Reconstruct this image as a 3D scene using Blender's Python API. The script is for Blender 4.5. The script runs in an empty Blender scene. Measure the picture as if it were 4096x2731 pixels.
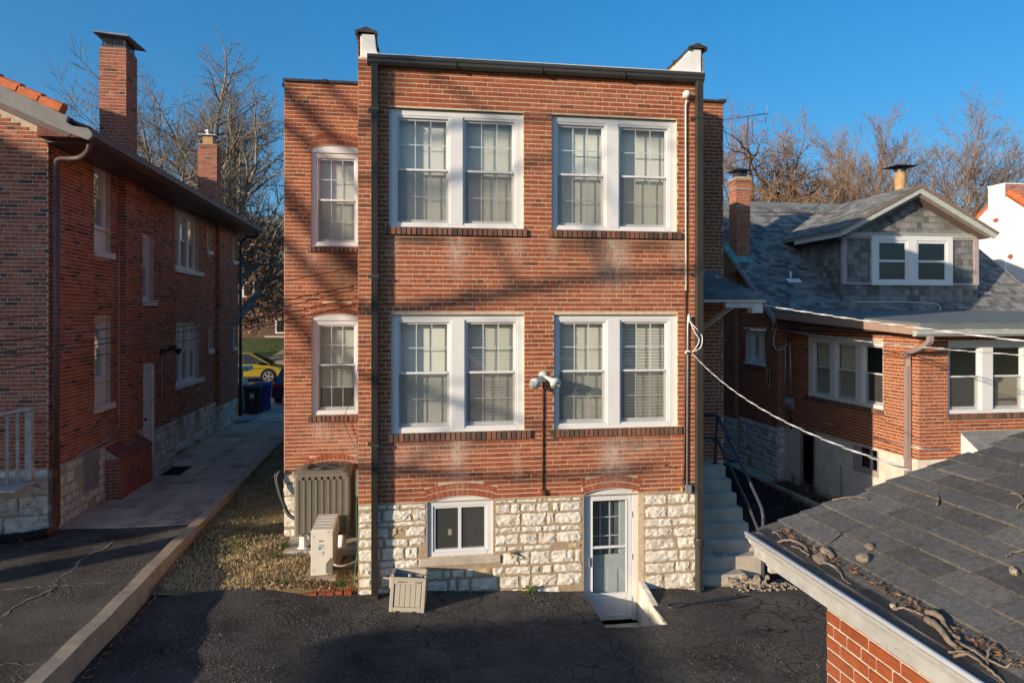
import bpy, math, random
from mathutils import Vector as V, Matrix
from mathutils.geometry import tessellate_polygon
R = random.Random(7)
sc = bpy.context.scene
COL = sc.collection
# ------------------------------------------------------------------ camera
YAW = math.atan(420/2731.)
cd = bpy.data.cameras.new('camera'); cam = bpy.data.objects.new('camera', cd); COL.objects.link(cam)
cd.sensor_width = 36.0; cd.lens = 24.0; cd.shift_y = -0.0262
cd.clip_start = 0.05; cd.clip_end = 3000
cam.location = (0, -10, 4.0); cam.rotation_euler = (math.radians(90), 0, -YAW)
sc.camera = cam
# ------------------------------------------------------------------ light
SUN_AZ = math.radians(58.5)      # light travels towards +x,+y, 58.5 deg from +y
SUN_EL = math.radians(13.0)
w = bpy.data.worlds.new('World'); sc.world = w; w.use_nodes = True
nt = w.node_tree; nt.nodes.clear()
sky = nt.nodes.new('ShaderNodeTexSky'); sky.sky_type = 'NISHITA'; sky.sun_disc = False
sky.sun_elevation = SUN_EL
sky.sun_rotation = SUN_AZ + math.pi
sky.altitude = 300; sky.air_density = 1.0; sky.dust_density = 3.0; sky.ozone_density = 5.0
bg = nt.nodes.new('ShaderNodeBackground'); bg.inputs[1].default_value = 0.15
wo = nt.nodes.new('ShaderNodeOutputWorld')
hs_n = nt.nodes.new('ShaderNodeHueSaturation'); hs_n.inputs['Saturation'].default_value = 1.38; hs_n.inputs['Value'].default_value = 0.66
gm_n = nt.nodes.new('ShaderNodeGamma'); gm_n.inputs[1].default_value = 0.7
nt.links.new(sky.outputs[0], gm_n.inputs[0]); nt.links.new(gm_n.outputs[0], hs_n.inputs['Color']); nt.links.new(hs_n.outputs[0], bg.inputs[0]); nt.links.new(bg.outputs[0], wo.inputs[0])
sl = bpy.data.lights.new('sun', 'SUN'); sl.energy = 2.05; sl.angle = math.radians(0.55); sl.color = (1.0, 0.83, 0.63)
sun = bpy.data.objects.new('sun', sl); COL.objects.link(sun)
sdir = V((math.sin(SUN_AZ)*math.cos(SUN_EL), math.cos(SUN_AZ)*math.cos(SUN_EL), -math.sin(SUN_EL)))
sun.rotation_euler = sdir.to_track_quat('-Z', 'Y').to_euler(); sun.location = (-30, -20, 20)
sc.view_settings.view_transform = 'Standard'; sc.view_settings.look = 'None'
sc.view_settings.exposure = 1.6; sc.view_settings.gamma = 1.0; sc.view_settings.use_curve_mapping = False
sc.cycles.max_bounces = 6; sc.cycles.transparent_max_bounces = 16; sc.cycles.use_denoising = True

# ------------------------------------------------------------------ geometry helpers
SY, CYW = math.sin(YAW), math.cos(YAW)
def proj(p):
    dx, dy, dz = p[0], p[1]+10, p[2]-4
    d = dx*SY+dy*CYW; r = dx*CYW-dy*SY
    if d < .3: return None
    return (2048+2731*r/d, 1258-2731*dz/d, d)
class MB:
    def __init__(s): s.v = []; s.f = []; s.t = []
    def poly(s, pts, tone=.5):
        n = len(s.v); s.v += [tuple(p) for p in pts]; s.f.append(tuple(range(n, n+len(pts)))); s.t.append(tone)
    def hexa(s, p, tone=.5, skip=()):
        n = len(s.v); s.v += [tuple(q) for q in p]
        for i, q in enumerate(((0,3,2,1),(4,5,6,7),(0,1,5,4),(1,2,6,5),(2,3,7,6),(3,0,4,7))):
            if i in skip: continue
            s.f.append(tuple(n+k for k in q)); s.t.append(tone)
    def box(s, x0, x1, y0, y1, z0, z1, tone=.5):
        s.hexa([(x0,y0,z0),(x1,y0,z0),(x1,y1,z0),(x0,y1,z0),(x0,y0,z1),(x1,y0,z1),(x1,y1,z1),(x0,y1,z1)], tone)
    def tube(s, pts, r, n=8, tone=.5, cap=True):
        pts = [V(p) for p in pts]; m = len(pts); rr = r if isinstance(r, (list, tuple)) else [r]*m
        base = len(s.v); ref = None
        for i, p in enumerate(pts):
            d = (pts[min(i+1, m-1)]-pts[max(i-1, 0)])
            if d.length < 1e-9: d = V((0,0,1))
            d.normalize()
            if ref is None:
                ref = d.orthogonal().normalized()
            else:
                ref = (ref-d*ref.dot(d))
                ref = ref.normalized() if ref.length > 1e-6 else d.orthogonal().normalized()
            b = d.cross(ref)
            for k in range(n):
                a = 2*math.pi*k/n
                s.v.append(tuple(p+(ref*math.cos(a)+b*math.sin(a))*rr[i]))
        for i in range(m-1):
            for k in range(n):
                a = base+i*n+k; b2 = base+i*n+(k+1) % n
                s.f.append((a, b2, b2+n, a+n)); s.t.append(tone)
        if cap:
            s.f.append(tuple(base+k for k in reversed(range(n)))); s.t.append(tone)
            s.f.append(tuple(base+(m-1)*n+k for k in range(n))); s.t.append(tone)
    def lathe(s, prof, c=(0,0,0), n=16, tone=.5):
        base = len(s.v); m = len(prof)
        for (r, z) in prof:
            for k in range(n):
                a = 2*math.pi*k/n; s.v.append((c[0]+r*math.cos(a), c[1]+r*math.sin(a), c[2]+z))
        for i in range(m-1):
            for k in range(n):
                a = base+i*n+k; b = base+i*n+(k+1) % n
                s.f.append((a, b, b+n, a+n)); s.t.append(tone)
        s.f.append(tuple(base+k for k in reversed(range(n)))); s.t.append(tone)
        s.f.append(tuple(base+(m-1)*n+k for k in range(n))); s.t.append(tone)
    def prism(s, poly, a, b, tone=.5, ax='y'):
        # polygon of (p,q) extruded from a to b along ax
        def mk(p, t):
            return {'y': (p[0], t, p[1]), 'x': (t, p[0], p[1]), 'z': (p[0], p[1], t)}[ax]
        n = len(poly); base = len(s.v)
        s.v += [mk(p, a) for p in poly]+[mk(p, b) for p in poly]
        tri = tessellate_polygon([[V((p[0], p[1], 0)) for p in poly]])
        for t in tri:
            s.f.append(tuple(base+i for i in t)); s.t.append(tone)
            s.f.append(tuple(base+n+i for i in reversed(t))); s.t.append(tone)
        for i in range(n):
            j = (i+1) % n; s.f.append((base+i, base+j, base+n+j, base+n+i)); s.t.append(tone)
    def mesh(s, name, mat, smooth=False):
        me = bpy.data.meshes.new(name); me.from_pydata(s.v, [], s.f)
        at = me.attributes.new('tone', 'FLOAT', 'FACE'); at.data.foreach_set('value', s.t)
        if mat: me.materials.append(mat)
        if smooth: me.polygons.foreach_set('use_smooth', [True]*len(me.polygons))
        me.update(); return me
    def build(s, name, mat, parent=None, smooth=False, fix=True, **pr):
        me = s.mesh(name, mat, smooth)
        if fix:
            import bmesh
            bm = bmesh.new(); bm.from_mesh(me); bmesh.ops.recalc_face_normals(bm, faces=bm.faces); bm.to_mesh(me); bm.free()
        o = bpy.data.objects.new(name, me); COL.objects.link(o)
        if parent: o.parent = parent
        for k, x in pr.items(): o[k] = x
        return o
def bevel(o, wd=.01, seg=2):
    m = o.modifiers.new('bevel', 'BEVEL'); m.width = wd; m.segments = seg; m.limit_method = 'ANGLE'; m.angle_limit = math.radians(40)
    return o
def thing(name, label, cat, group=None, loc=None):
    o = bpy.data.objects.new(name, None); COL.objects.link(o); o.empty_display_size = .2
    o['label'] = label; o['category'] = cat
    if group: o['group'] = group
    return o
def tag(o, label, cat, group=None):
    o['label'] = label; o['category'] = cat
    if group: o['group'] = group
    return o

# ------------------------------------------------------------------ materials
class NT:
    def __init__(s, name):
        s.m = bpy.data.materials.new(name); s.m.use_nodes = True; s.t = s.m.node_tree; s.n = s.t.nodes; s.l = s.t.links
        s.p = s.n['Principled BSDF']; s.o = s.n['Material Output']
        s.pos = s.n.new('ShaderNodeNewGeometry').outputs['Position']
    def link(s, a, b): s.l.new(a, b)
    def noise(s, scale, detail=4, rough=.6, vec=None, sc=None, dist=0):
        n = s.n.new('ShaderNodeTexNoise'); n.inputs['Scale'].default_value = scale; n.inputs['Detail'].default_value = detail
        n.inputs['Roughness'].default_value = rough; n.inputs['Distortion'].default_value = dist
        v = vec or s.pos
        if sc:
            mp = s.n.new('ShaderNodeMapping'); mp.inputs['Scale'].default_value = sc; s.link(v, mp.inputs[0]); v = mp.outputs[0]
        s.link(v, n.inputs['Vector']); return n.outputs[0]
    def vor(s, scale, feat='F1', sc=None, vec=None):
        n = s.n.new('ShaderNodeTexVoronoi'); n.feature = feat; n.inputs['Scale'].default_value = scale
        v = vec or s.pos
        if sc:
            mp = s.n.new('ShaderNodeMapping'); mp.inputs['Scale'].default_value = sc; s.link(v, mp.inputs[0]); v = mp.outputs[0]
        s.link(v, n.inputs['Vector']); return n.outputs[0]
    def ramp(s, fac, stops, const=False):
        n = s.n.new('ShaderNodeValToRGB'); e = n.color_ramp.elements
        if const: n.color_ramp.interpolation = 'CONSTANT'
        while len(e) < len(stops): e.new(.5)
        for i, (p, c) in enumerate(stops):
            e[i].position = p; e[i].color = (c if isinstance(c, tuple) else (c, c, c))+(1,)
        s.link(fac, n.inputs[0]); return n.outputs[0]
    def mix(s, fac, a, b, mode='MIX'):
        n = s.n.new('ShaderNodeMix'); n.data_type = 'RGBA'; n.blend_type = mode
        for sock, x in ((n.inputs[0], fac), (n.inputs[6], a), (n.inputs[7], b)):
            if isinstance(x, (int, float)): sock.default_value = x
            elif isinstance(x, tuple): sock.default_value = x+(1,)
            else: s.link(x, sock)
        return n.outputs[2]
    def math(s, op, a, b=0.):
        n = s.n.new('ShaderNodeMath'); n.operation = op
        for sock, x in ((n.inputs[0], a), (n.inputs[1], b)):
            if isinstance(x, (int, float)): sock.default_value = x
            else: s.link(x, sock)
        return n.outputs[0]
    def attr(s, name='tone'):
        n = s.n.new('ShaderNodeAttribute'); n.attribute_name = name; return n.outputs['Fac']
    def bump(s, h, strength=.4, dist=.01):
        n = s.n.new('ShaderNodeBump'); n.inputs['Strength'].default_value = strength; n.inputs['Distance'].default_value = dist
        s.link(h, n.inputs['Height']); s.link(n.outputs[0], s.p.inputs['Normal'])
    def col(s, c):
        if isinstance(c, tuple): s.p.inputs['Base Color'].default_value = c+(1,)
        else: s.link(c, s.p.inputs['Base Color'])
    def fin(s, rough=.7, spec=.3, metal=0):
        s.p.inputs['Roughness'].default_value = rough; s.p.inputs['Specular IOR Level'].default_value = spec; s.p.inputs['Metallic'].default_value = metal
        return s.m
def mat(name, c, rough=.6, spec=.3, metal=0, var=.15, vs=6, bump=0, bs=40, dirt=None):
    t = NT(name); n = t.noise(vs, 5)
    lo = tuple(x*(1-var) for x in c); hi = tuple(min(1, x*(1+var)) for x in c)
    cc = t.ramp(n, [(.3, lo), (.7, hi)])
    if dirt:
        dn = t.noise(dirt[1], 6, .7); cc = t.mix(t.ramp(dn, [(dirt[2], 0.), (dirt[2]+.12, 1.)]), cc, dirt[0])
    t.col(cc)
    if bump: t.bump(t.noise(bs, 5, .65), bump, .01)
    return t.fin(rough, spec, metal)
def gauss_spots(t, spots):
    sx = t.n.new('ShaderNodeSeparateXYZ'); t.link(t.pos, sx.inputs[0]); out = None
    for (x, z, a, b, amp) in spots:
        dx = t.math('POWER', t.math('DIVIDE', t.math('ABSOLUTE', t.math('SUBTRACT', sx.outputs[0], x)), a), 2)
        dz = t.math('POWER', t.math('DIVIDE', t.math('ABSOLUTE', t.math('SUBTRACT', sx.outputs[2], z)), b), 2)
        g = t.math('MULTIPLY', t.math('POWER', 2.718, t.math('MULTIPLY', t.math('ADD', dx, dz), -1.)), amp)
        out = g if out is None else t.math('ADD', out, g)
    return out
WHITE_SPOTS = [(.73,4.95,.13,.32,.8),(1.62,5.0,.1,.25,.55),(-.2,5.0,.1,.2,.35),(3.1,4.85,.22,.42,.8),(4.1,5.0,.1,.25,.5),(2.15,5.0,.08,.2,.4),
  (.75,1.95,.12,.4,.7),(1.62,1.8,.06,.2,.6),(3.1,1.8,.22,.45,.7),(.2,1.95,.6,.2,.35),(3.6,2.0,.5,.12,.3),(-1.5,2.0,.12,.2,.7),(-1.3,1.9,.4,.2,.3),(-1.62,4.95,.09,.2,.6),(-1.0,1.65,.3,.2,.3)]
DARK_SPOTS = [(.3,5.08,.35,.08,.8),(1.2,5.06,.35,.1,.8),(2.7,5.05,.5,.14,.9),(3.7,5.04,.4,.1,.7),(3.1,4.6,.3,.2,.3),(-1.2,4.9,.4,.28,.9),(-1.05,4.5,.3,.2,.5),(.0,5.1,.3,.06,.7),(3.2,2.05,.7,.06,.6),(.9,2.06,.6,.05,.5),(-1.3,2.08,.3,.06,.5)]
def brick_mat(name, stops, spots=False, bumpd=.25):
    t = NT(name); c = t.ramp(t.attr(), stops)
    n = t.noise(9, 6, .65); c = t.mix(.55, c, t.ramp(n, [(.25, .45), (.5, .9), (.8, 1.25)]), 'MULTIPLY')
    n2 = t.noise(70, 4, .7); c = t.mix(.5, c, t.ramp(n2, [(.3, .6), (.62, 1.1)]), 'MULTIPLY')
    lg = t.noise(.9, 3); c = t.mix(t.ramp(lg, [(.35, 0.), (.75, .45)]), c, t.mix(.4, c, (.42, .25, .17)))
    if spots:
        n3 = t.noise(5, 5, .7, sc=(1.6, 1, .5))
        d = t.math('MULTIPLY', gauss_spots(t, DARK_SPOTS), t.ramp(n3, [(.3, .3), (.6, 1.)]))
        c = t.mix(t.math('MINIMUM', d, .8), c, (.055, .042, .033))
        g = t.math('MULTIPLY', gauss_spots(t, WHITE_SPOTS), t.ramp(n3, [(.35, .1), (.6, 1.)]))
        c = t.mix(t.math('MINIMUM', g, .75), c, (.50, .42, .35))
    t.col(c); t.bump(t.noise(90, 5, .7), bumpd, .006)
    return t.fin(.85, .15)
def mortar_mat(name, c, spots=False):
    t = NT(name); n = t.noise(14, 6, .7)
    cc = t.ramp(n, [(.3, tuple(x*.72 for x in c)), (.68, tuple(x*1.15 for x in c))])
    if spots:
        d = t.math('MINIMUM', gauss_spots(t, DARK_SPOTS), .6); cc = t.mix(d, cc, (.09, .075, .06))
    t.col(cc); t.bump(t.noise(120, 4, .7), .4, .004); return t.fin(.95, .1)
RED = [(0, (.14,.046,.028)), (.2, (.25,.064,.03)), (.5, (.335,.085,.036)), (.8, (.385,.105,.044)), (1, (.42,.145,.07))]
MIXED = [(0, (.035,.028,.026)), (.12, (.06,.042,.036)), (.2, (.25,.072,.042)), (.5, (.36,.10,.055)), (.8, (.42,.125,.07)), (1, (.44,.19,.12))]
M = {}
M['brick'] = brick_mat('red_brick', RED, True)
M['brick_left'] = brick_mat('mixed_red_brick', MIXED)
M['brick_right'] = brick_mat('orange_red_brick', RED)
M['sillbrick'] = brick_mat('sill_brick', [(0,(.07,.05,.042)),(.4,(.14,.08,.058)),(.7,(.20,.105,.075)),(1,(.27,.11,.07))])
M['brick_garage'] = brick_mat('orange_brick', [(0,(.16,.042,.022)),(.3,(.27,.065,.026)),(1,(.36,.10,.036))], bumpd=.12)
M['mortar'] = mortar_mat('mortar_tan', (.60,.47,.33), True)
M['mortar_grey'] = mortar_mat('mortar_grey', (.52,.45,.37))
M['mortar_dark'] = mortar_mat('mortar_dull', (.46,.38,.30))
M['mortar_stone'] = mortar_mat('mortar_stone', (.38,.29,.19))
M['cement'] = mortar_mat('cement_render', (.40,.36,.30))
def stone_mat(name, lo, hi, st):
    t = NT(name); n = t.noise(5, 6, .6); c = t.ramp(n, [(.3, lo), (.55, hi), (.8, tuple(min(.9, x*1.08) for x in hi))])
    c = t.mix(t.ramp(t.noise(11, 5, .7), [(.52, 0.), (.72, .75)]), c, st)
    c = t.mix(t.math('MULTIPLY', t.math('LESS_THAN', t.attr(), .035), .8), c, (.42, .29, .14))
    t.col(c); t.bump(t.vor(11, sc=(1,1,1.7)), .4, .025); return t.fin(.85, .2)
M['stone'] = stone_mat('painted_limestone', (.50,.44,.35), (.72,.67,.58), (.36,.27,.17))
M['stone_left'] = stone_mat('limestone', (.42,.40,.36), (.66,.63,.57), (.28,.24,.18))
M['stone_right'] = stone_mat('grey_limestone', (.36,.36,.35), (.62,.61,.58), (.24,.23,.21))
M['white'] = mat('white_paint', (.66,.66,.65), .4, .4, var=.04, vs=3)
M['white_old'] = mat('worn_white_paint', (.62,.60,.57), .6, .3, var=.15, vs=8, bump=.2, bs=30, dirt=((.3,.26,.22),7,.66))
M['whitewash'] = mat('white_stucco', (.82,.81,.79), .8, .2, var=.05, vs=4, bump=.5, bs=25)
M['stucco'] = mat('tan_stucco', (.66,.60,.51), .9, .2, var=.15, vs=3, bump=1., bs=38)
M['gutter'] = mat('bronze_metal', (.045,.042,.036), .4, .5, var=.15, vs=4)
M['brownmetal'] = mat('brown_metal', (.10,.065,.06), .5, .4, var=.2, vs=4)
M['taupe'] = mat('taupe_metal', (.30,.23,.21), .45, .4, var=.08)
M['galv'] = mat('galvanised_steel', (.45,.46,.47), .4, .5, .6, var=.12)
M['rustpipe'] = mat('rusty_pipe', (.14,.05,.025), .7, .2, var=.5, vs=15)
M['whitemetal'] = mat('white_flashing', (.72,.70,.66), .5, .4, var=.1, vs=5, bump=.25, bs=9)
M['tile_cap'] = mat('glazed_coping', (.06,.04,.03), .35, .5, var=.4, vs=8)
M['tile'] = mat('terracotta', (.52,.14,.05), .7, .3, var=.2, vs=10)
M['tile_dark'] = mat('dark_terracotta', (.16,.06,.045), .8, .2, var=.4, vs=8)
M['concrete'] = mat('concrete', (.46,.40,.32), .9, .2, var=.22, vs=3, bump=.3, bs=60, dirt=((.17,.15,.12),2.5,.6))
M['kerb'] = mat('kerb_concrete', (.39,.31,.215), .9, .2, var=.2, vs=5, bump=.5, bs=45, dirt=((.2,.15,.1),5,.62))
M['walk'] = mat('walk_concrete', (.50,.40,.30), .9, .15, var=.2, vs=1.3, bump=.25, bs=60, dirt=((.27,.21,.16),1.1,.52))
M['wood'] = mat('weathered_wood', (.42,.40,.36), .8, .2, var=.3, vs=12, bump=.4, bs=35, dirt=((.2,.18,.14),14,.62))
M['wood_fascia'] = mat('fascia_board', (.36,.25,.19), .7, .3, var=.12)
M['greytrim'] = mat('grey_green_trim', (.42,.45,.41), .6, .3, var=.12, vs=9, dirt=((.55,.5,.42),16,.7))
M['rakegrey'] = mat('old_grey_barge', (.20,.195,.18), .7, .3, var=.15, vs=5, dirt=((.45,.42,.36),13,.7))
M['mauvetrim'] = mat('mauve_trim', (.38,.31,.31), .6, .3, var=.15, vs=9, dirt=((.6,.55,.5),16,.7))
M['brownrake'] = mat('brown_trim', (.20,.145,.12), .7, .3, var=.15, vs=9)
M['beigemetal'] = mat('taupe_cabinet', (.16,.145,.115), .5, .4, var=.06)
M['beige'] = mat('beige_enamel', (.62,.58,.50), .45, .4, var=.04)
M['plastic'] = mat('beige_plastic', (.42,.38,.30), .55, .3, var=.06)
M['plastic_d'] = mat('dark_beige_plastic', (.16,.14,.11), .6, .3, var=.2)
M['black'] = mat('black_plastic', (.018,.018,.02), .5, .4, var=.2)
M['blackmetal'] = mat('black_metal', (.025,.026,.03), .45, .5, var=.3)
M['bluebin'] = mat('blue_plastic', (.025,.05,.25), .5, .4, var=.2)
M['rubber'] = mat('rubber', (.02,.02,.02), .9, .2)
M['rail'] = mat('painted_pipe', (.045,.05,.065), .5, .4, var=.3, vs=20)
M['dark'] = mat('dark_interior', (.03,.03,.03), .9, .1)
M['doorgrey'] = mat('grey_blue_door', (.42,.45,.46), .5, .3, var=.04)
M['cream'] = mat('cream_interior', (.42,.39,.32), .9, .1, var=.03)
M['slat'] = mat('blind_slat', (.82,.80,.72), .5, .3, var=.02)
M['curtain'] = mat('curtain', (.55,.52,.46), .9, .1, var=.05)
M['insulator'] = mat('wire_white', (.70,.70,.68), .5, .3, var=.1)
M['wire'] = mat('wire_black', (.03,.028,.026), .6, .3)
M['bark'] = mat('bark', (.22,.185,.145), .9, .1, var=.35, vs=2.5, bump=.6, bs=12)
M['twigs'] = mat('brown_twigs', (.25,.165,.105), .9, .1, var=.3, vs=2)
M['bark_d'] = mat('dark_bark', (.13,.10,.075), .9, .1, var=.35, vs=2.5)
M['bark_red'] = mat('reddish_twigs', (.21,.12,.085), .9, .1, var=.3, vs=2)
M['leaf'] = mat('dry_oak_leaves', (.28,.125,.06), .8, .2, var=.45, vs=3)
M['litter'] = mat('brown_litter', (.17,.10,.06), .9, .1, var=.5, vs=30)
M['stick'] = mat('fallen_bark', (.20,.155,.115), .9, .1, var=.4, vs=14, bump=.6, bs=30)
M['verdigris'] = mat('verdigris_copper', (.12,.34,.30), .7, .3, var=.3, vs=9)
M['clay'] = mat('clay_pipe', (.42,.26,.12), .7, .3, var=.25, vs=8)
M['carpet'] = mat('grey_carpet', (.22,.24,.26), .95, .1, var=.15)
M['mat'] = mat('black_mat', (.012,.012,.013), .9, .1)
M['paper'] = mat('paper_tag', (.62,.52,.38), .8, .2, var=.05)
M['ink'] = mat('ink', (.03,.03,.03), .8, .1)
M['taillight'] = mat('red_lens', (.35,.01,.01), .2, .5)
M['yellow'] = mat('yellow_car_paint', (.30,.235,.025), .25, .6, var=.03)
M['navy'] = mat('navy_car_paint', (.02,.024,.045), .25, .6, var=.05)
M['alloy'] = mat('alloy', (.5,.5,.52), .3, .5, .7)
M['membrane'] = mat('roof_membrane', (.16,.175,.17), .85, .2, var=.15, vs=2, bump=.15, bs=30)
M['mesh'] = mat('gutter_mesh', (.03,.03,.032), .6, .3)
M['gutterwhite'] = mat('white_gutter', (.36,.36,.34), .55, .3, var=.16, vs=8, dirt=((.17,.14,.09),26,.6))
M['gutterclean'] = mat('gutter_lip', (.72,.72,.71), .4, .4, var=.04)
M['creamtrim'] = mat('cream_trim', (.48,.44,.37), .5, .3, var=.04)
M['rubble'] = mat('broken_concrete', (.36,.30,.23), .95, .1, var=.35, vs=14, bump=.8, bs=30)
M['gravelm'] = mat('pale_aggregate', (.22,.20,.17), .95, .1, var=.5, vs=20)
M['weed'] = mat('green_weed', (.10,.14,.03), .7, .3, var=.4, vs=20)
M['vine'] = mat('dead_vines', (.12,.085,.065), .9, .1, var=.3, vs=8)
def shingle_mat(name, stops, gscale=55):
    t = NT(name); c = t.ramp(t.attr(), stops)
    c = t.mix(.8, c, t.ramp(t.noise(gscale, 5, .8), [(.3, .45), (.7, 1.4)]), 'MULTIPLY')
    c = t.mix(.5, c, t.ramp(t.noise(2.2, 4), [(.3, .6), (.7, 1.25)]), 'MULTIPLY')
    sp = t.noise(120, 2, .5); c = t.mix(t.ramp(sp, [(.64, 0.), (.7, .5)]), c, (.34,.33,.29))
    t.col(c); t.bump(t.noise(220, 3, .8), .5, .004); return t.fin(.95, .15)
M['shingle'] = shingle_mat('grey_shingles', [(0,(.10,.103,.10)),(.5,(.19,.193,.187)),(1,(.28,.28,.27))], 40)
M['shingle_garage'] = shingle_mat('charcoal_shingles', [(0,(.085,.079,.070)),(.5,(.125,.117,.104)),(1,(.165,.155,.14))], 30)
def glass_mat(name, tint=(.9,.93,.92), lo=.07, rough=0.):
    t = NT(name); t.n.remove(t.p)
    tr = t.n.new('ShaderNodeBsdfTransparent'); tr.inputs[0].default_value = tint+(1,)
    gl = t.n.new('ShaderNodeBsdfGlossy'); gl.inputs['Roughness'].default_value = rough; gl.inputs[0].default_value = (.95,.97,1,1)
    lw = t.n.new('ShaderNodeLayerWeight'); lw.inputs[0].default_value = .5
    f = t.math('ADD', t.math('MULTIPLY', t.math('POWER', lw.outputs['Facing'], 5), .9), lo)
    mx = t.n.new('ShaderNodeMixShader'); t.link(f, mx.inputs[0]); t.link(tr.outputs[0], mx.inputs[1]); t.link(gl.outputs[0], mx.inputs[2])
    t.link(mx.outputs[0], t.o.inputs[0]); return t.m
M['glass'] = glass_mat('window_glass')
M['glass_dark'] = glass_mat('dark_glass', (.35,.37,.37), .08)
def screen_mat():
    t = NT('insect_screen'); t.n.remove(t.p)
    tr = t.n.new('ShaderNodeBsdfTransparent'); df = t.n.new('ShaderNodeBsdfDiffuse'); df.inputs[0].default_value = (.16,.16,.15,1)
    mx = t.n.new('ShaderNodeMixShader'); mx.inputs[0].default_value = .30
    t.link(tr.outputs[0], mx.inputs[1]); t.link(df.outputs[0], mx.inputs[2]); t.link(mx.outputs[0], t.o.inputs[0]); return t.m
M['screen'] = screen_mat()
def twist_mat():
    t = NT('cable_sheath'); t.col(t.ramp(t.attr(), [(0, (.10,.10,.10)), (.5, (.10,.10,.10)), (.55, (.62,.62,.60))])); return t.fin(.5, .3)
M['twist'] = twist_mat()
def asphalt_mat(name, base, crack=True, wear=.5):
    t = NT(name); n = t.noise(1.1, 5, .6)
    c = t.ramp(n, [(.32, tuple(x*.5 for x in base)), (.68, tuple(x*1.5 for x in base))])
    # worn pale aggregate speckles, denser in patches
    sp = t.noise(34, 3, .6, sc=(1, .62, 1)); pat = t.ramp(t.noise(.75, 3, .6), [(.40, 0.), (.66, 1.)])
    c = t.mix(t.math('MULTIPLY', t.ramp(sp, [(.52, 0.), (.60, 1.)]), t.math('MINIMUM', t.math('ADD', t.math('MULTIPLY', pat, wear*.75), .03), 1.)), c, (.30,.275,.24))
    pl_ = t.ramp(t.noise(2.1, 6, .75, sc=(.6,1,1)), [(.56, 0.), (.74, .55)]); c = t.mix(pl_, c, (.27,.255,.235))
    sp2 = t.noise(95, 2, .5); c = t.mix(t.math('MULTIPLY', t.ramp(sp2, [(.66, 0.), (.70, 1.)]), .5), c, (.36,.33,.29))
    h = t.noise(60, 4, .8)
    if crack:
        wv = t.noise(3.2, 3); mp = t.mix(.12, t.pos, wv, 'ADD')
        e = t.vor(3.6, 'DISTANCE_TO_EDGE', vec=mp); msk = t.ramp(t.noise(.55, 2), [(.46, 0.), (.6, 1.)])
        cr = t.math('MULTIPLY', t.ramp(e, [(.0, 1.), (.035, 0.)]), msk); c = t.mix(t.math('MULTIPLY', cr, .85), c, (.012,.011,.011))
        e2 = t.vor(.62, 'DISTANCE_TO_EDGE', vec=mp); cr2 = t.ramp(e2, [(.0, 1.), (.008, 0.)]); c = t.mix(t.math('MULTIPLY', t.math('MULTIPLY', cr2, .7), t.ramp(t.noise(1.3, 2), [(.5, 0.), (.62, 1.)])), c, (.014,.013,.012))
    hh = t.math('ADD', h, t.math('MULTIPLY', sp, .8)); t.col(c); t.bump(hh, 1., .09); return t.fin(.95, .1)
M['asphalt'] = asphalt_mat('asphalt', (.125,.116,.105), True, 1.0)
M['asphalt_left'] = asphalt_mat('old_asphalt', (.14,.13,.118), False, 1.0)
M['asphalt_dark'] = asphalt_mat('fresh_asphalt', (.03,.031,.033), False, .2)
M['seam'] = mat('pale_gravel_seam', (.22,.20,.165), .95, .1, var=.4, vs=25, bump=.6, bs=60)
def soil_mat():
    t = NT('lawn_soil'); n = t.noise(2.2, 5)
    c = t.ramp(n, [(.3, (.13,.115,.055)), (.5, (.30,.22,.12)), (.75, (.44,.33,.19))])
    c = t.mix(.7, c, t.ramp(t.noise(40, 5, .8), [(.3, .4), (.7, 1.4)]), 'MULTIPLY'); t.col(c); t.bump(t.noise(50, 5, .8), 1., .03); return t.fin(.95, .1)
M['soil'] = soil_mat()
def blade_mat():
    t = NT('grass_blades'); c = t.ramp(t.attr(), [(0,(.06,.10,.02)),(.25,(.11,.14,.035)),(.3,(.40,.29,.14)),(.7,(.60,.45,.23)),(1,(.72,.57,.33))]); t.col(c); return t.fin(.8, .2)
M['blade'] = blade_mat()
M['lawn'] = mat('green_lawn', (.085,.10,.035), .95, .1, var=.5, vs=3, bump=.5, bs=40)
M['tandrive'] = mat('tan_drive', (.46,.33,.19), .9, .1, var=.1, vs=2)
M['terrain'] = mat('terrain', (.12,.11,.07), .95, .1, var=.3, vs=.3)
# ------------------------------------------------------------------ walls
class Fr:
    def __init__(s, O, U, N): s.O = V(O); s.U = V(U); s.N = V(N); s.Z = V((0,0,1))
    def p(s, u, z, d=0.): return s.O+s.U*u+s.Z*z+s.N*d
    def box(s, mb, u0, u1, z0, z1, d0, d1, tone=.5):
        P = s.p; mb.hexa([P(u0,z0,d0),P(u1,z0,d0),P(u1,z0,d1),P(u0,z0,d1),P(u0,z1,d0),P(u1,z1,d0),P(u1,z1,d1),P(u0,z1,d1)], tone)
CR = .0674; BL = .2186
def sub(iv, a, b):
    out = []
    for (x, y) in iv:
        if b <= x or a >= y: out.append((x, y)); continue
        if a > x: out.append((x, a))
        if b < y: out.append((b, y))
    return out
def rect(u0, u1, z0, z1):
    return lambda z: (u0, u1) if z0-.02 < z < z1+.02 else None
def arch_geo(u0, u1, spring, rise):
    w = (u1-u0)/2; Rr = (w*w+rise*rise)/(2*rise); return (u0+u1)/2, spring+rise-Rr, Rr, w
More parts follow.
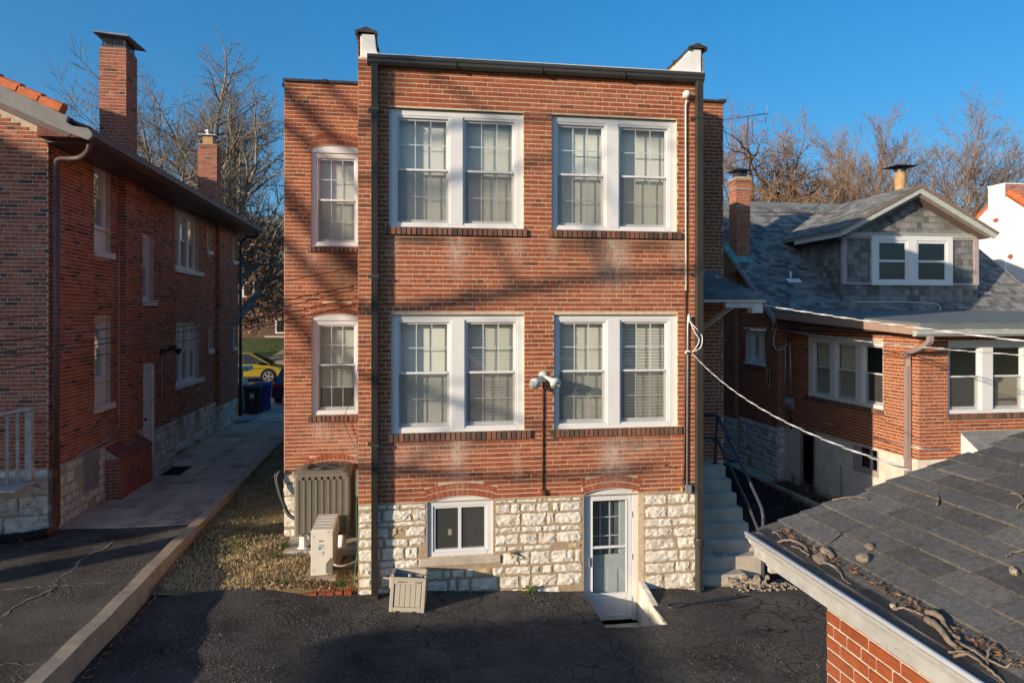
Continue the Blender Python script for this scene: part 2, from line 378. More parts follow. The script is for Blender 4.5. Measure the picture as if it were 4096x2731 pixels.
def archhole(u0, u1, z0, spring, rise, ring):
    uc, zc, Rr, w = arch_geo(u0, u1, spring, rise)
    def f(z):
        if z < z0-.02: return None
        a0 = math.asin(min(1, w/Rr))
        Ro = Rr+ring; zs = zc+Ro*math.cos(a0)
        if z < spring+.005: return (u0, u1)
        if z >= zc+Ro-.01: return None
        half = math.sqrt(max(0, Ro*Ro-(z-zc)**2)); 
        half = min(half, (z-zc)*math.tan(a0)) if z < zs else half
        return (uc-half, uc+half)
    return f
def arch_poly(u0, u1, z0, spring, rise, n=10):
    uc, zc, Rr, w = arch_geo(u0, u1, spring, rise); a0 = math.asin(min(1, w/Rr))
    return [(u0, z0)]+[(uc+Rr*math.sin(-a0+2*a0*i/n), zc+Rr*math.cos(-a0+2*a0*i/n)) for i in range(n+1)]+[(u1, z0)]
def arch_bricks(F, recs, u0, u1, spring, rise, rings=2, h=.098, wd=.072):
    uc, zc, Rr, w = arch_geo(u0, u1, spring, rise); a0 = math.asin(min(1, w/Rr))
    for k in range(rings):
        r = Rr+h*(k+.5)+.006; n = max(3, int(2*a0*(r)/wd)); 
        for i in range(n):
            a = -a0+2*a0*(i+.5)/n
            U = (F.U*math.cos(a)-F.Z*math.sin(a)); Z = (F.U*math.sin(a)+F.Z*math.cos(a))
            recs.append((F.p(uc+r*math.sin(a), zc+r*math.cos(a)), U, Z, F.N, 2*a0*r/n-.011, h-.011, .008+R.uniform(-.001,.002), R.uniform(.35,.85)))
def soldier_sill(F, recs, u0, u1, z0, z1, proud=.05, wd=.075):
    n = int(round((u1-u0)/wd))
    for i in range(n):
        c = u0+(u1-u0)*(i+.5)/n
        recs.append((F.p(c, (z0+z1)/2, 0), F.U, F.Z, F.N, (u1-u0)/n-.012, z1-z0, proud+R.uniform(-.003,.003), R.random()))
def brickwall(F, recs, u0, u1, z0, z1, holes=(), hdr=6, proud=.007, top=None, phase=0, tone=(0, 1), bl=BL, cr=CR, ends=None):
    k = 0; z = z0
    while z < z1-.02:
        h = min(cr, z1-z); zc = z+h/2; iv = [(u0, u1)]
        if top:
            t = top(zc)
            if t is None: z += cr; k += 1; continue
            iv = [(max(u0, t[0]), min(u1, t[1]))]
        for f in holes:
            g = f(zc)
            if g: iv = sub(iv, g[0], g[1])
        hd = (k % hdr == hdr-1); L = bl/2 if hd else bl
        off = u0+(0 if k % 2 else -bl/2) + phase + (bl/4 if hd else 0) - bl*2
        for (a, b) in iv:
            if b-a < .02: continue
            i0 = int((a-off)//L); x = off+i0*L
            while x < b-1e-6:
                xa, xb = max(x, a), min(x+L, b)
                if xb-xa > .025:
                    ga = .0056 if xa > a+1e-6 else .001; gb = .0056 if xb < b-1e-6 else .001
                    l = xb-xa-ga-gb
                    t = min(1, max(0, R.gauss(.5, .2))) if tone == (0, 1) else R.uniform(*tone)
                    recs.append((F.p((xa+ga+xb-gb)/2, zc+R.uniform(-.001,.001), 0), F.U, F.Z, F.N, l+R.uniform(-.002,.001), h-.0125+R.uniform(-.001,.001), proud+R.uniform(-.0018,.0018), t))
                x += L
        z += cr; k += 1
POOL = {}
def emit(recs, parent, m, limit, name, stuff, wedge=False):
    camp = V((0,-10,4)); sc_ = []
    for i, r in enumerate(recs):
        p = proj(r[0]); s = 0
        if p and -20 < p[0] < 4116 and -20 < p[1] < 2751:
            v = camp-r[0]; s = r[4]*r[5]*max(0, r[3].dot(v.normalized()))/(p[2]**2)
        sc_.append((-s, i))
    sc_.sort(); chosen = set(i for s, i in sc_[:limit] if s < 0)
    mb = MB()
    def corners(lu, lv, th):
        a, b = lu/2, lv/2
        if wedge: return [(-a,-b,0),(a,-b,0),(a,b,-.004),(-a,b,-.004),(-a,-b,th),(a,-b,th),(a,b,.002),(-a,b,.002)]
        c = min(.0025, th*.4)
        return [(-a,-b,-.002),(a,-b,-.002),(a,b,-.002),(-a,b,-.002),(-a+c,-b+c,th),(a-c,-b+c,th),(a-c,b-c,th),(-a+c,b-c,th)]
    for i, (C, U, Vv, N, lu, lv, th, tone) in enumerate(recs):
        if i in chosen:
            key = (m.name, name, round(lu, 2), round(lv, 2), round(th, 2), int(tone*11.99), wedge)
            if key not in POOL:
                q = MB(); q.hexa(corners(max(.01, key[2]), max(.01, key[3]), th), (key[5]+.5)/12, skip=(0,))
                POOL[key] = q.mesh(name, m)
            o = bpy.data.objects.new(name, POOL[key]); COL.objects.link(o)
            su, sv = lu/max(.01, key[2]), lv/max(.01, key[3])
            o.matrix_local = Matrix(((U.x*su, Vv.x*sv, N.x, C.x), (U.y*su, Vv.y*sv, N.y, C.y), (U.z*su, Vv.z*sv, N.z, C.z), (0,0,0,1)))
            o.parent = parent
        else:
            mb.hexa([C+U*x+Vv*y+N*z for x, y, z in corners(lu, lv, th)], (int(tone*11.99)+.5)/12, skip=(0,))
    if mb.f: mb.build(stuff, m, parent, fix=False, kind='stuff')
def wallplane(F, outline, holes, m, parent, name='wall', rev=.12, d=0.):
    loops = [outline]+holes; mb = MB()
    pts = [p for l in loops for p in l]
    for t in tessellate_polygon([[V((p[0], p[1], 0)) for p in l] for l in loops]):
        mb.poly([F.p(*pts[i], d) for i in t])
    for h in (holes if rev > 0 else []):
        for i in range(len(h)):
            a, b = h[i], h[(i+1) % len(h)]
            mb.poly([F.p(*a, d), F.p(*b, d), F.p(*b, d-rev), F.p(*a, d-rev)])
    return mb.build(name, m, parent, fix=False)
def rpoly(u0, u1, z0, z1): return [(u0,z0),(u0,z1),(u1,z1),(u1,z0)]
def stone(F, u0, u1, z0, z1, m, parent, rough=.016, proud=.006, tone=None):
    w, h = u1-u0, z1-z0
    nx = max(4, min(11, int(w/.045)+2)); nz = max(4, min(7, int(h/.045)+2)); mb = MB(); g = []
    cu, cz = (u0+u1)/2, (z0+z1)/2; jit = min(.013, h*.1)
    tl = [R.uniform(-.02,.02)*w, R.uniform(-.05,.05)*h]; px_, pz_ = R.uniform(-.012,.012), R.uniform(-.012,.012); bx, bz = R.uniform(.2,.8), R.uniform(.2,.8)
    eu = [[R.uniform(-1,.25)*jit*1.5 for _ in range(max(nx,nz))] for _ in range(4)]
    for j in range(nz):
        for i in range(nx):
            fu, fz = i/(nx-1), j/(nz-1); e = i in (0, nx-1) or j in (0, nz-1)
            u = u0+w*fu; z = z0+h*fz
            if i == 0: u -= eu[0][j]
            elif i == nx-1: u += eu[1][j]
            else: u += R.uniform(-jit, jit)
            if j == 0: z -= eu[2][i]
            elif j == nz-1: z += eu[3][i]
            else: z += R.uniform(-jit, jit)
            ridge = max(0, 1-2.2*abs(fu-bx)-1.2*abs(fz-bz))
            d = proud+px_*(fu-.5)+pz_*(fz-.5)+R.random()*rough*(.45 if e else 1)+ridge*rough*.8
            g.append(F.U*(u-cu)+F.Z*(z-cz)+F.N*max(.003, d))
    mb.v = [tuple(p) for p in g]
    t = tone if tone is not None else R.random()
    for j in range(nz-1):
        for i in range(nx-1):
            a = j*nx+i
            if R.random() < .5: mb.f += [(a,a+1,a+nx+1),(a,a+nx+1,a+nx)]
            else: mb.f += [(a,a+1,a+nx),(a+1,a+nx+1,a+nx)]
            mb.t += [t, t]
    ring = list(range(nx))+[j*nx+nx-1 for j in range(1, nz)]+[(nz-1)*nx+i for i in range(nx-2, -1, -1)]+[j*nx for j in range(nz-2, 0, -1)]
    base = len(mb.v)
    for k in ring: mb.v.append(tuple(V(mb.v[k])-F.N*(V(mb.v[k]).dot(F.N)+.004)))
    L = len(ring)
    for i in range(L):
        mb.f.append((ring[i], ring[(i+1) % L], base+(i+1) % L, base+i)); mb.t.append(t)
    o = mb.build('stone', m, parent, fix=False); o.location = F.p(cu, cz, 0); return o
def stonewall(F, u0, u1, z0, z1, holes, m, parent, hr=(.09,.25), lr=(.16,.5), gap=.026, cover=1.0, skip=None, rough=.016):
    z = z0
    while z < z1-.05:
        h = R.uniform(*hr); h = min(h, z1-z) if z1-z-h > hr[0]*.8 else z1-z
        ivs = [(u0, u1)]
        for f in holes:
            for zz in (z+.02, z+h/2, z+h-.02):
                g = f(zz)
                if g: ivs = sub(ivs, g[0], g[1])
        for (a, b) in ivs:
            x = a
            while x < b-.05:
                l = R.uniform(*lr); l = l if b-x-l > lr[0]*.7 else b-x
                if l > .06 and not (skip and skip(x, x+l, z, z+h)):
                    g = gap*R.uniform(.5, 1.3)
                    if R.random() < cover:
                        if h > .2 and l < .35 and R.random() < .45:
                            hh = h*R.uniform(.4, .6)
                            stone(F, x+g/2, x+l-g/2, z+g/2, z+hh-g/2, m, parent, rough); stone(F, x+g/2, x+l-g/2, z+hh+g/2, z+h-g/2, m, parent, rough)
                        else: stone(F, x+g/2, x+l-g/2, z+g/2, z+h-g/2, m, parent, rough)
                x += l
        z += h
# ------------------------------------------------------------------ windows
SLATP = {}
def slats(F, par, ua, ub, za, zb, d=-.2, step=.047, tilt=-66, m='slat'):
    n = int((zb-za)/step); wkey = (round(ub-ua, 3), tuple(F.U), tilt)
    if wkey not in SLATP:
        mb = MB(); a = math.radians(tilt); hw = .0245; L = (ub-ua)/2
        dz, dn = math.sin(a)*hw, math.cos(a)*hw
        q = [F.U*(-L)+F.Z*dz-F.N*dn, F.U*L+F.Z*dz-F.N*dn, F.U*L-F.Z*dz+F.N*dn, F.U*(-L)-F.Z*dz+F.N*dn]
        off = (F.Z*dn+F.N*dz).normalized()*.0018
        mb.hexa([p-off for p in q]+[p+off for p in q]); SLATP[wkey] = mb.mesh('slat', M[m])
    for i in range(n):
        o = bpy.data.objects.new('slat', SLATP[wkey]); COL.objects.link(o); o.parent = par
        o.location = F.p((ua+ub)/2, zb-step*(i+.5), d)
    return n
def dh(F, par, outer, units, meet, d=-.05, grid=(2, 1), blinds=True, cas=M['white'], screen=True, header=True, glass='glass', btm=0., room=None, arch=None, lite=.035, curtain=False, cap=True):
    u0, u1, z0, z1 = outer
    mb = MB(); 
    ua0, ub1 = units[0][0][0], units[-1][0][1]; uz0, uz1 = units[0][1]
    F.box(mb, u0, ua0, z0, z1, d-.1, d); F.box(mb, ub1, u1, z0, z1, d-.1, d)
    F.box(mb, ua0, ub1, uz1, z1, d-.1, d-.002); F.box(mb, ua0, ub1, z0, uz0, d-.1, d+.004)
    for i in range(len(units)-1): F.box(mb, units[i][0][1], units[i+1][0][0], uz0, uz1, d-.1, d+.008)
    if cap and header: F.box(mb, u0-.012, u1+.012, z1, z1+.012, d-.06, d+.045)
    if arch:
        pl = arch_poly(u0, u1, z1, arch[0], arch[1]); n = len(mb.v)
        mb.v += [tuple(F.p(*p, d)) for p in pl]+[tuple(F.p(*p, d-.08)) for p in pl]
        for t in tessellate_polygon([[V((p[0], p[1], 0)) for p in pl]]):
            mb.f.append(tuple(n+i for i in t)); mb.t.append(.5)
    wob = mb.build('window', cas, par)
    for (ua, ub), (za, zb), _ in units:
        s = MB(); e = .03
        F.box(s, ua, ua+e, za, zb, d-.09, d-.012); F.box(s, ub-e, ub, za, zb, d-.09, d-.012); F.box(s, ua+e, ub-e, zb-e, zb, d-.09, d-.012); F.box(s, ua+e, ub-e, za, za+e*.8, d-.09, d-.004)
        s.build('frame', cas, wob)
        a, b = ua+e, ub-e; t, bt = zb-e, za+e*.8; sw = .03
        for (lo, hi, dd, nm) in ((meet, t, d-.055, 'upper_sash'), (bt, meet+.02, d-.085, 'lower_sash')):
            s = MB()
            F.box(s, a, a+sw, lo, hi, dd-.025, dd); F.box(s, b-sw, b, lo, hi, dd-.025, dd)
            F.box(s, a+sw, b-sw, hi-(sw if nm == 'upper_sash' else .025), hi, dd-.025, dd); F.box(s, a+sw, b-sw, lo, lo+(.03 if nm == 'upper_sash' else .05), dd-.025, dd+(.014 if nm == 'upper_sash' else 0))
            if grid:
                for i in range(grid[0]):
                    x = a+sw+(b-a-2*sw)*(i+1)/(grid[0]+1); F.box(s, x-.007, x+.007, lo+.03, hi-.025, dd-.018, dd-.008)
                for i in range(grid[1]):
                    z = lo+.03+(hi-lo-.06)*(i+1)/(grid[1]+1); F.box(s, a+sw, b-sw, z-.007, z+.007, dd-.0175, dd-.0085)
            s.build(nm, cas, wob)
            g = MB(); g.poly([F.p(a+sw, lo+.02, dd-.005), F.p(b-sw, lo+.02, dd-.005), F.p(b-sw, hi-.02, dd-.005), F.p(a+sw, hi-.02, dd-.005)]); g.build('pane', M[glass], wob, fix=False)
        if screen:
            g = MB(); g.poly([F.p(a, bt, d-.05), F.p(b, bt, d-.05), F.p(b, meet, d-.05), F.p(a, meet, d-.05)]); g.build('insect_screen', M['screen'], wob, fix=False)
        if blinds: slats(F, wob, a-.01, b+.01, bt+btm, t, d-.2, tilt=R.choice((-66,-58,-72,-80,-62)), step=R.choice((.047,.044,.049)))
        if curtain:
            g = MB(); n = 24
            for i in range(n):
                x0, x1 = a+(b-a)*i/n, a+(b-a)*(i+1)/n; w0, w1 = .02*math.sin(i*1.9), .02*math.sin((i+1)*1.9)
                g.poly([F.p(x0, bt, d-.2+w0), F.p(x1, bt, d-.2+w1), F.p(x1, t, d-.2+w1), F.p(x0, t, d-.2+w0)])
            g.build('curtain', M['curtain'], wob, fix=False)
    if room:
        g = MB(); q = (u0-.6, u1+.6, z0-.9, z1+.4)
        P = lambda u, z, dd: F.p(u, z, dd)
        for c in ([(q[0],q[2],-room),(q[1],q[2],-room),(q[1],q[3],-room),(q[0],q[3],-room)], [(q[0],q[2],-.2),(q[0],q[2],-room),(q[0],q[3],-room),(q[0],q[3],-.2)], [(q[1],q[2],-.2),(q[1],q[2],-room),(q[1],q[3],-room),(q[1],q[3],-.2)], [(q[0],q[2],-.2),(q[1],q[2],-.2),(q[1],q[2],-room),(q[0],q[2],-room)], [(q[0],q[3],-.2),(q[1],q[3],-.2),(q[1],q[3],-room),(q[0],q[3],-room)]):
            g.poly([P(*x) for x in c])
        g.build('room_wall', M['cream'], wob, fix=False)
    return wob
def lathe_tube(mb, pts, r, n=8): mb.tube(pts, r, n)
# ------------------------------------------------------------------ setting: ground
def gz(x, y):
    if x < 0: z = .0
    elif x < 4.4: z = -.25*x/4.4
    else: z = -.25-.06*min(1, (x-4.4)/3)
    if x < -.6 and y < .5: z += .13*min(1, (-.6-x)/1.9)
    return z
PIT = (2.62, 3.49, -1.2, 0.)
def lin(a, b, n): return [a+(b-a)*i/n for i in range(n+1)]
def grid_sheet(xs, ys, zf, skip, name, m, **pr):
    mb = MB(); nx = len(xs)
    for y in ys:
        for x in xs: mb.v.append((x, y, zf(x, y)))
    for j in range(len(ys)-1):
        for i in range(nx-1):
            if skip((xs[i]+xs[i+1])/2, (ys[j]+ys[j+1])/2): continue
            a = j*nx+i; mb.f.append((a, a+1, a+nx+1, a+nx)); mb.t.append(.5)
    o = mb.build(name, m, None, smooth=True, fix=False, **pr); return o
def bumpy(x, y): return .012*math.sin(2.1*x+.7*y)+.010*math.sin(1.3*y-2.9*x+1)+.006*math.sin(5*x+4*y)
xs = lin(-3.5, 0, 14)+lin(0, 2.62, 11)[1:]+lin(2.62, 3.49, 4)[1:]+lin(3.49, 9.8, 20)[1:]
ys = lin(-14, -1.2, 30)+lin(-1.2, 0, 5)[1:]+lin(0, .12, 1)[1:]
grid_sheet(xs, ys, lambda x, y: gz(x, y)+bumpy(x, y), lambda x, y: PIT[0] < x < PIT[1] and PIT[2] < y < .2, 'asphalt_ground', M['asphalt'], kind='structure')
grid_sheet(lin(4.5, 10.2, 14), lin(.12, 26, 40), lambda x, y: gz(x, y)+.005+.012*max(0, y-3), lambda x, y: False, 'asphalt_alley', M['asphalt_dark'], kind='structure')
mb = MB(); mb.box(PIT[0], PIT[1], PIT[2], .2, -.75, -.69); mb.build('pit_floor', M['concrete'], kind='structure')
mb = MB(); mb.box(PIT[0]-.12, PIT[0], PIT[2]-.1, -.001, -.8, -.19); mb.box(PIT[0], PIT[1], PIT[2]-.1, PIT[2], -.8, -.24)
mb.build('pit_edge', M['asphalt'], kind='structure')
mb = MB(); mb.prism([(.0,-.06),(-.0,-.8),(-1.3,-.8),(-1.3,-.27),(-.75,-.22),(-.2,-.1)], PIT[1], PIT[1]+.1, ax='x'); bevel(mb.build('pit_wall', M['stone'], kind='structure'), .015)
# left drive and walk (higher level)
grid_sheet(lin(-30, -3.66, 40), lin(-16, 2.72, 30), lambda x, y: .318+bumpy(x, y)*.7, lambda x, y: False, 'drive_asphalt', M['asphalt_left'], kind='structure')
mb = MB(); ysw = [2.72, 6.1, 9.0, 12.0, 15.0, 18.2, 22.0, 27.0]
walk = []
for j in range(len(ysw)-1):
    for (xa, xb) in ((-6.0, -4.72), (-4.72, -3.66)):
        q = MB(); q.box(xa+.006, xb-.006, ysw[j]+.006, ysw[j+1]-.006, .1, .335+R.uniform(-.003,.003)); o = bevel(q.build('walk_slab', M['walk'], None, kind='structure'), .008); walk.append(o)
mb.box(-6.0, -3.66, 2.7, 27, .0, .31); mb.build('walk_bed', M['walk'], kind='structure')
def seam(name, pts, wd):
    mb = MB(); P = []
    for (a, b) in zip(pts[:-1], pts[1:]):
        n = max(2, int((V(b)-V(a)).length/.07))
        P += [V(a).lerp(V(b), i/n) for i in range(n)]
    P.append(V(pts[-1])); prev = None
    for i, p in enumerate(P):
        d = (P[min(i+1, len(P)-1)]-P[max(i-1, 0)]).normalized(); nrm = V((-d.y, d.x, 0)); h = wd*R.uniform(.05, .75); s = R.uniform(-.03, .03)+.05*math.sin(i*.21)+.03*math.sin(i*.53)
        a, b = p+nrm*(h+s), p-nrm*(h-s)
        z = .318+bumpy(p.x, p.y)*.7+.006; a.z = b.z = z
        if prev: mb.poly([prev[0], a, b, prev[1]])
        prev = (a, b)
    mb.build(name, M['seam'], fix=False, kind='structure')
seam('drive_crack', [(-4.72,2.7,0),(-4.78,1.2,0),(-4.80,.1,0),(-4.86,-1.0,0),(-5.1,-2.4,0)], .045)
seam('drive_crack', [(-6.9,.25,0),(-6.0,.25,0),(-4.8,.05,0),(-3.7,.05,0)], .035)
seam('drive_crack', [(-6.4,1.75,0),(-5.4,1.85,0),(-4.8,1.98,0),(-4.3,2.45,0)], .018)
seam('drive_crack', [(-5.2,-2.2,0),(-4.3,-2.15,0),(-3.7,-2.1,0)], .03)
# kerb wall between drive and lawn, cast in lengths
yk = [-14, -8, -4.2, -2.05, .35, 3.4, 6.5, 9.6, 13, 17, 22]
for a, b in zip(yk[:-1], yk[1:]):
    mb = MB(); n = 24
    for j in range(n):
        ya, yb = a+(b-a)*j/n+(.004 if j == 0 else 0), a+(b-a)*(j+1)/n-(.004 if j == n-1 else 0)
        sa, sb = .012*math.sin(ya*1.7)+.008*math.sin(ya*6.1), .012*math.sin(yb*1.7)+.008*math.sin(yb*6.1)
        P = [(-3.67,ya,-.2),(-3.49,ya,-.2),(-3.50+sa*.3,ya,.425+sa),(-3.66,ya,.435+sa)]; Q = [(-3.67,yb,-.2),(-3.49,yb,-.2),(-3.50+sb*.3,yb,.425+sb),(-3.66,yb,.435+sb)]
        for i in range(4): k = (i+1) % 4; mb.poly([P[i], P[k], Q[k], Q[i]])
        if j == 0: mb.poly(P)
        if j == n-1: mb.poly(Q)
    mb.build('kerb_wall', M['kerb'], kind='structure')
def lz(x, y): return .03+.20*max(0, min(1, (-.9-x)/2.2))*min(1, .75+.25*max(0,y))+.05*min(1, max(0, y)/2.2)+.012*max(0, y-2.2)+.02*math.sin(3*x+2*y)+.012*math.sin(7*x-5*y)
grid_sheet(lin(-3.5, -.66, 24), lin(.02, 2.3, 24), lambda x, y: lz(x, y)-(.06 if y < .06 else 0), lambda x, y: False, 'lawn', M['soil'], kind='structure')
grid_sheet(lin(-3.5, -2.05, 12), lin(2.3, 24, 60), lz, lambda x, y: False, 'lawn_strip', M['soil'], kind='structure')
mb = MB(); mb.poly([(-400,-300,-.9),(400,-300,-.9),(400,900,-.9),(-400,900,-.9)]); mb.build('terrain', M['terrain'], kind='structure', fix=False)
mb = MB(); mb.box(-60, -6.0, 2.72, 27, -.5, .30); mb.build('left_yard', M['lawn'], kind='structure')
mb = MB(); mb.box(-80, 80, 27, 40, -.5, .32); mb.build('street', M['asphalt_left'], kind='structure')
mb = MB(); mb.box(9.9, 60, 1.0, 27, -.5, -.33); mb.box(-80, 80, -60, -13.9, -.6, -.33); mb.box(9.8, 60, -14, 1.0, -.5, -.34); mb.build('yard', M['lawn'], kind='structure')
def hz(x, y): return .35+max(0, min(1, (y-40.5)/9))*1.55+.12*math.sin(x*.4)
grid_sheet(lin(-60, 40, 50), lin(40, 70, 20), hz, lambda x, y: False, 'far_lawn', M['lawn'], kind='structure')
mb = MB()
pp = [((-10.3, 40.2), (-4.2, 40.2)), ((-9.9, 43), (-4.2, 43)), ((-9.5, 46), (-4.2, 46)), ((-9.0, 49), (-4.2, 49))]
for (a, b), (c, d) in zip(pp[:-1], pp[1:]): mb.poly([(a[0],a[1],hz(*a)+.06),(b[0],b[1],hz(*b)+.06),(d[0],d[1],hz(*d)+.06),(c[0],c[1],hz(*c)+.06)])
mb.build('far_driveway', M['tandrive'], kind='structure', fix=False)
# ------------------------------------------------------------------ main building
B = thing('brick_building', 'two storey red brick building in the middle on a white stone base', 'building')
FB = Fr((0,0,0), (1,0,0), (0,-1,0)); FW = Fr((0,2.28,0), (1,0,0), (0,-1,0))
BX0, BX1 = -.69, 4.53; ZB = 1.285
holes = []; hp = []
bayw = [(-.257, 1.712, 5.27, 6.99), (2.14, 4.105, 5.27, 6.99), (-.227, 1.722, 2.28, 4.0), (2.17, 4.114, 2.28, 4.0)]
sills = [(-.305, 1.762, 5.155, 5.268), (2.076, 4.165, 5.155, 5.268), (-.267, 1.82, 2.17, 2.285), (2.11, 4.182, 2.17, 2.28)]
for (a, b, c, d) in bayw: holes.append(rect(a, b, c, d)); hp.append(rpoly(a, b, c, d))
for (a, b, c, d) in sills: holes.append(rect(a, b, c+.03, d-.03))
BW = (.295, 1.255, .473, 1.268, .075); DW = (2.634, 3.484, -.69, 1.297, .07)
holes += [archhole(BW[0], BW[1], BW[2], BW[3], BW[4], .21), archhole(DW[0], DW[1], DW[2], DW[3], DW[4], .21)]
hp += [arch_poly(*BW), arch_poly(*DW)]
recs = []; sb = []
brickwall(FB, recs, BX0, BX1, ZB, 7.66, holes)
arch_bricks(FB, recs, BW[0], BW[1], BW[3], BW[4]); arch_bricks(FB, recs, DW[0], DW[1], DW[3], DW[4])
for s in sills: soldier_sill(FB, sb, *s)
wallplane(FB, rpoly(BX0, BX1, -.85, 7.7), hp, M['mortar'], B, 'bay_wall', .13)
# wing front walls left and right of the bay
W1 = (-1.655, -.80, 5.2, 6.905, .055); W2 = (-1.645, -.80, 2.245, 3.955, .06)
wh = [archhole(*W1, .2), archhole(*W2, .2), rect(-1.712, -.7, 5.11, 5.17), rect(-1.705, -.7, 2.15, 2.22)]
W3 = (-1.69, -.85, .35, 1.29, .07); wh.append(archhole(*W3, .2))
brickwall(FW, recs, -2.095, BX0, 1.265, 8.03, wh, phase=.03)
arch_bricks(FW, recs, *W1[:2], *W1[3:]); arch_bricks(FW, recs, *W2[:2], *W2[3:]); arch_bricks(FW, recs, *W3[:2], *W3[3:])
soldier_sill(FW, sb, -1.712, -.70, 5.09, 5.19); soldier_sill(FW, sb, -1.705, -.70, 2.135, 2.243)
wallplane(FW, rpoly(-2.1, BX0, -.2, 8.06), [arch_poly(*W1), arch_poly(*W2), arch_poly(*W3)], M['mortar'], B, 'wing_wall', .12)
brickwall(FW, recs, BX1, 5.965, 1.22, 8.03, [rect(4.6, 5.45, 1.22, 3.35)], phase=.05, tone=(.15, .6))
wallplane(FW, rpoly(BX1, 5.97, -.4, 8.06), [rpoly(4.6, 5.45, 1.22, 3.35)], M['mortar'], B, 'wing_wall', .12)
emit(recs, B, M['brick'], 285, 'brick', 'brickwork')
emit(sb, B, M['sillbrick'], 200, 'sill_brick', 'sill_brickwork')
# plain side walls, coursed in relief near the front
FS = Fr((BX0,0,0), (0,1,0), (-1,0,0)); r2 = []
brickwall(FS, r2, 0, 2.28, ZB, 8.0); wallplane(FS, rpoly(0, 2.28, -.5, 8.0), [], M['mortar'], B, 'bay_wall')
FS2 = Fr((BX1,0,0), (0,1,0), (1,0,0)); brickwall(FS2, r2, 0, 2.28, ZB, 8.0); wallplane(FS2, rpoly(0, 2.28, -.5, 8.0), [], M['mortar'], B, 'bay_wall')
FS3 = Fr((-2.1,0,0), (0,1,0), (-1,0,0)); brickwall(FS3, r2, 2.28, 8, 1.265, 8.03); wallplane(FS3, rpoly(2.28, 14.5, -.5, 8.06), [], M['mortar'], B, 'wing_wall')
FS4 = Fr((5.97,0,0), (0,1,0), (1,0,0)); brickwall(FS4, r2, 2.28, 8, 1.265, 8.03); wallplane(FS4, rpoly(2.28, 14.5, -.5, 8.06), [], M['mortar'], B, 'wing_wall')
emit(r2, B, M['brick'], 0, 'brick', 'side_brickwork')
mb = MB(); mb.box(-2.08, 5.95, 14.4, 14.5, -.4, 8.06); mb.build('back_wall', M['mortar'], B)
mb = MB(); mb.box(-2.08, 5.95, 2.3, 14.4, 7.55, 7.62); mb.box(BX0+.02, BX1-.02, .02, 2.3, 7.6, 7.68); mb.build('flat_roof', M['membrane'], B)
# painted rubble stone base
sh = [archhole(BW[0]-.02, BW[1]+.02, .33, BW[3], BW[4], .02), archhole(DW[0]-.02, DW[1]+.05, -1, DW[3], DW[4], .02), rect(.16, 1.38, .345, .46)]
wb = thing; 
stonewall(FB, BX0, .28, -.08, 1.27, sh, M['stone'], B, lr=(.18,.46), hr=(.07,.22))
stonewall(FB, .28, 2.6, -.2, 1.27, sh, M['stone'], B, lr=(.12,.46), hr=(.07,.22), cover=.97)
stonewall(FB, 3.58, BX1+.02, -.3, 1.26, sh, M['stone'], B, lr=(.16,.62), hr=(.09,.28))
stonewall(FW, -2.12, BX0, .02, 1.24, [rect(-1.7, -.85, .3, 1.3)], M['stone'], B, lr=(.25,.5), hr=(.18,.34))
stonewall(FS2, .0, 2.2, -.3, 1.26, [], M['stone'], B, lr=(.3,.5), hr=(.18,.3))
mb = MB(); FB.box(mb, BX0-.005, BX1+.005, -.6, 1.28, -.01, .003)
# mortar bed over the stone base, cut round door and window
wallplane(FB, rpoly(BX0-.003, BX1+.003, -.82, 1.283), [rpoly(DW[0], DW[1]+.09, -.8, 1.27), rpoly(BW[0], BW[1], BW[2]-.13, 1.27)], M['mortar_stone'], B, 'stone_bed', 0, .004)
wallplane(FW, rpoly(-2.103, BX0, -.2, 1.26), [], M['mortar_stone'], B, 'stone_bed', 0, .004)
wallplane(FS2, rpoly(0, 2.28, -.5, 1.28), [], M['mortar_stone'], B, 'stone_bed', 0, .003)
mb = MB(); FB.box(mb, 3.486, 3.575, -.5, 1.27, -.12, -.012); bevel(mb.build('door_jamb', M['mortar_stone'], B), .02)
mb = MB(); FB.box(mb, .174, 1.366, .343, .457, -.1, .03); bevel(mb.build('window_ledge', M['concrete'], B), .012)
# windows
units = [[((-.165, .632), (5.32, 6.9)), ((.81, 1.615), (5.32, 6.9))], [((2.21, 3.0), (5.32, 6.9)), ((3.19, 4.012), (5.32, 6.9))],
         [((-.15, .647), (2.335, 3.92)), ((.835, 1.634), (2.335, 3.92))], [((2.234, 3.02), (2.335, 3.92)), ((3.208, 4.012), (2.335, 3.92))]]
for k, (o, u) in enumerate(zip(bayw, units)):
    uu = [(a, b, None) for a, b in u]
    dh(FB, B, o, uu, 6.105 if k < 2 else 3.13, d=-.055)
dh(FW, B, (W1[0], W1[1], 5.2, 6.83), [((-1.575, -.87), (5.25, 6.78), None)], 6.0, d=-.05, arch=(.0, .0) if False else None, cap=False)
dh(FW, B, (W2[0], W2[1], 2.25, 3.9), [((-1.57, -.87), (2.3, 3.85), None)], 3.1, d=-.05, btm=.36, cap=False)
for (W, z0) in ((W1, 6.83), (W2, 3.9)):
    mb = MB(); pl = [(W[0], z0)]+arch_poly(W[0], W[1], W[3], W[3], W[4])[1:-1]+[(W[1], z0)]
    n = len(pl); mb.v = [tuple(FW.p(*p, -.02)) for p in pl]+[tuple(FW.p(*p, -.1)) for p in pl]
    for t in tessellate_polygon([[V((p[0], p[1], 0)) for p in pl]]): mb.f.append(tuple(t)); mb.t.append(.5)
    for i in range(n): j = (i+1) % n; mb.f.append((i, j, n+j, n+i)); mb.t.append(.5)
    mb.build('arch_panel', M['white'], B)
mb = MB(); FW.box(mb, W3[0], W3[1], .3, 1.36, -.1, -.03); mb.build('window_board', M['white'], B)
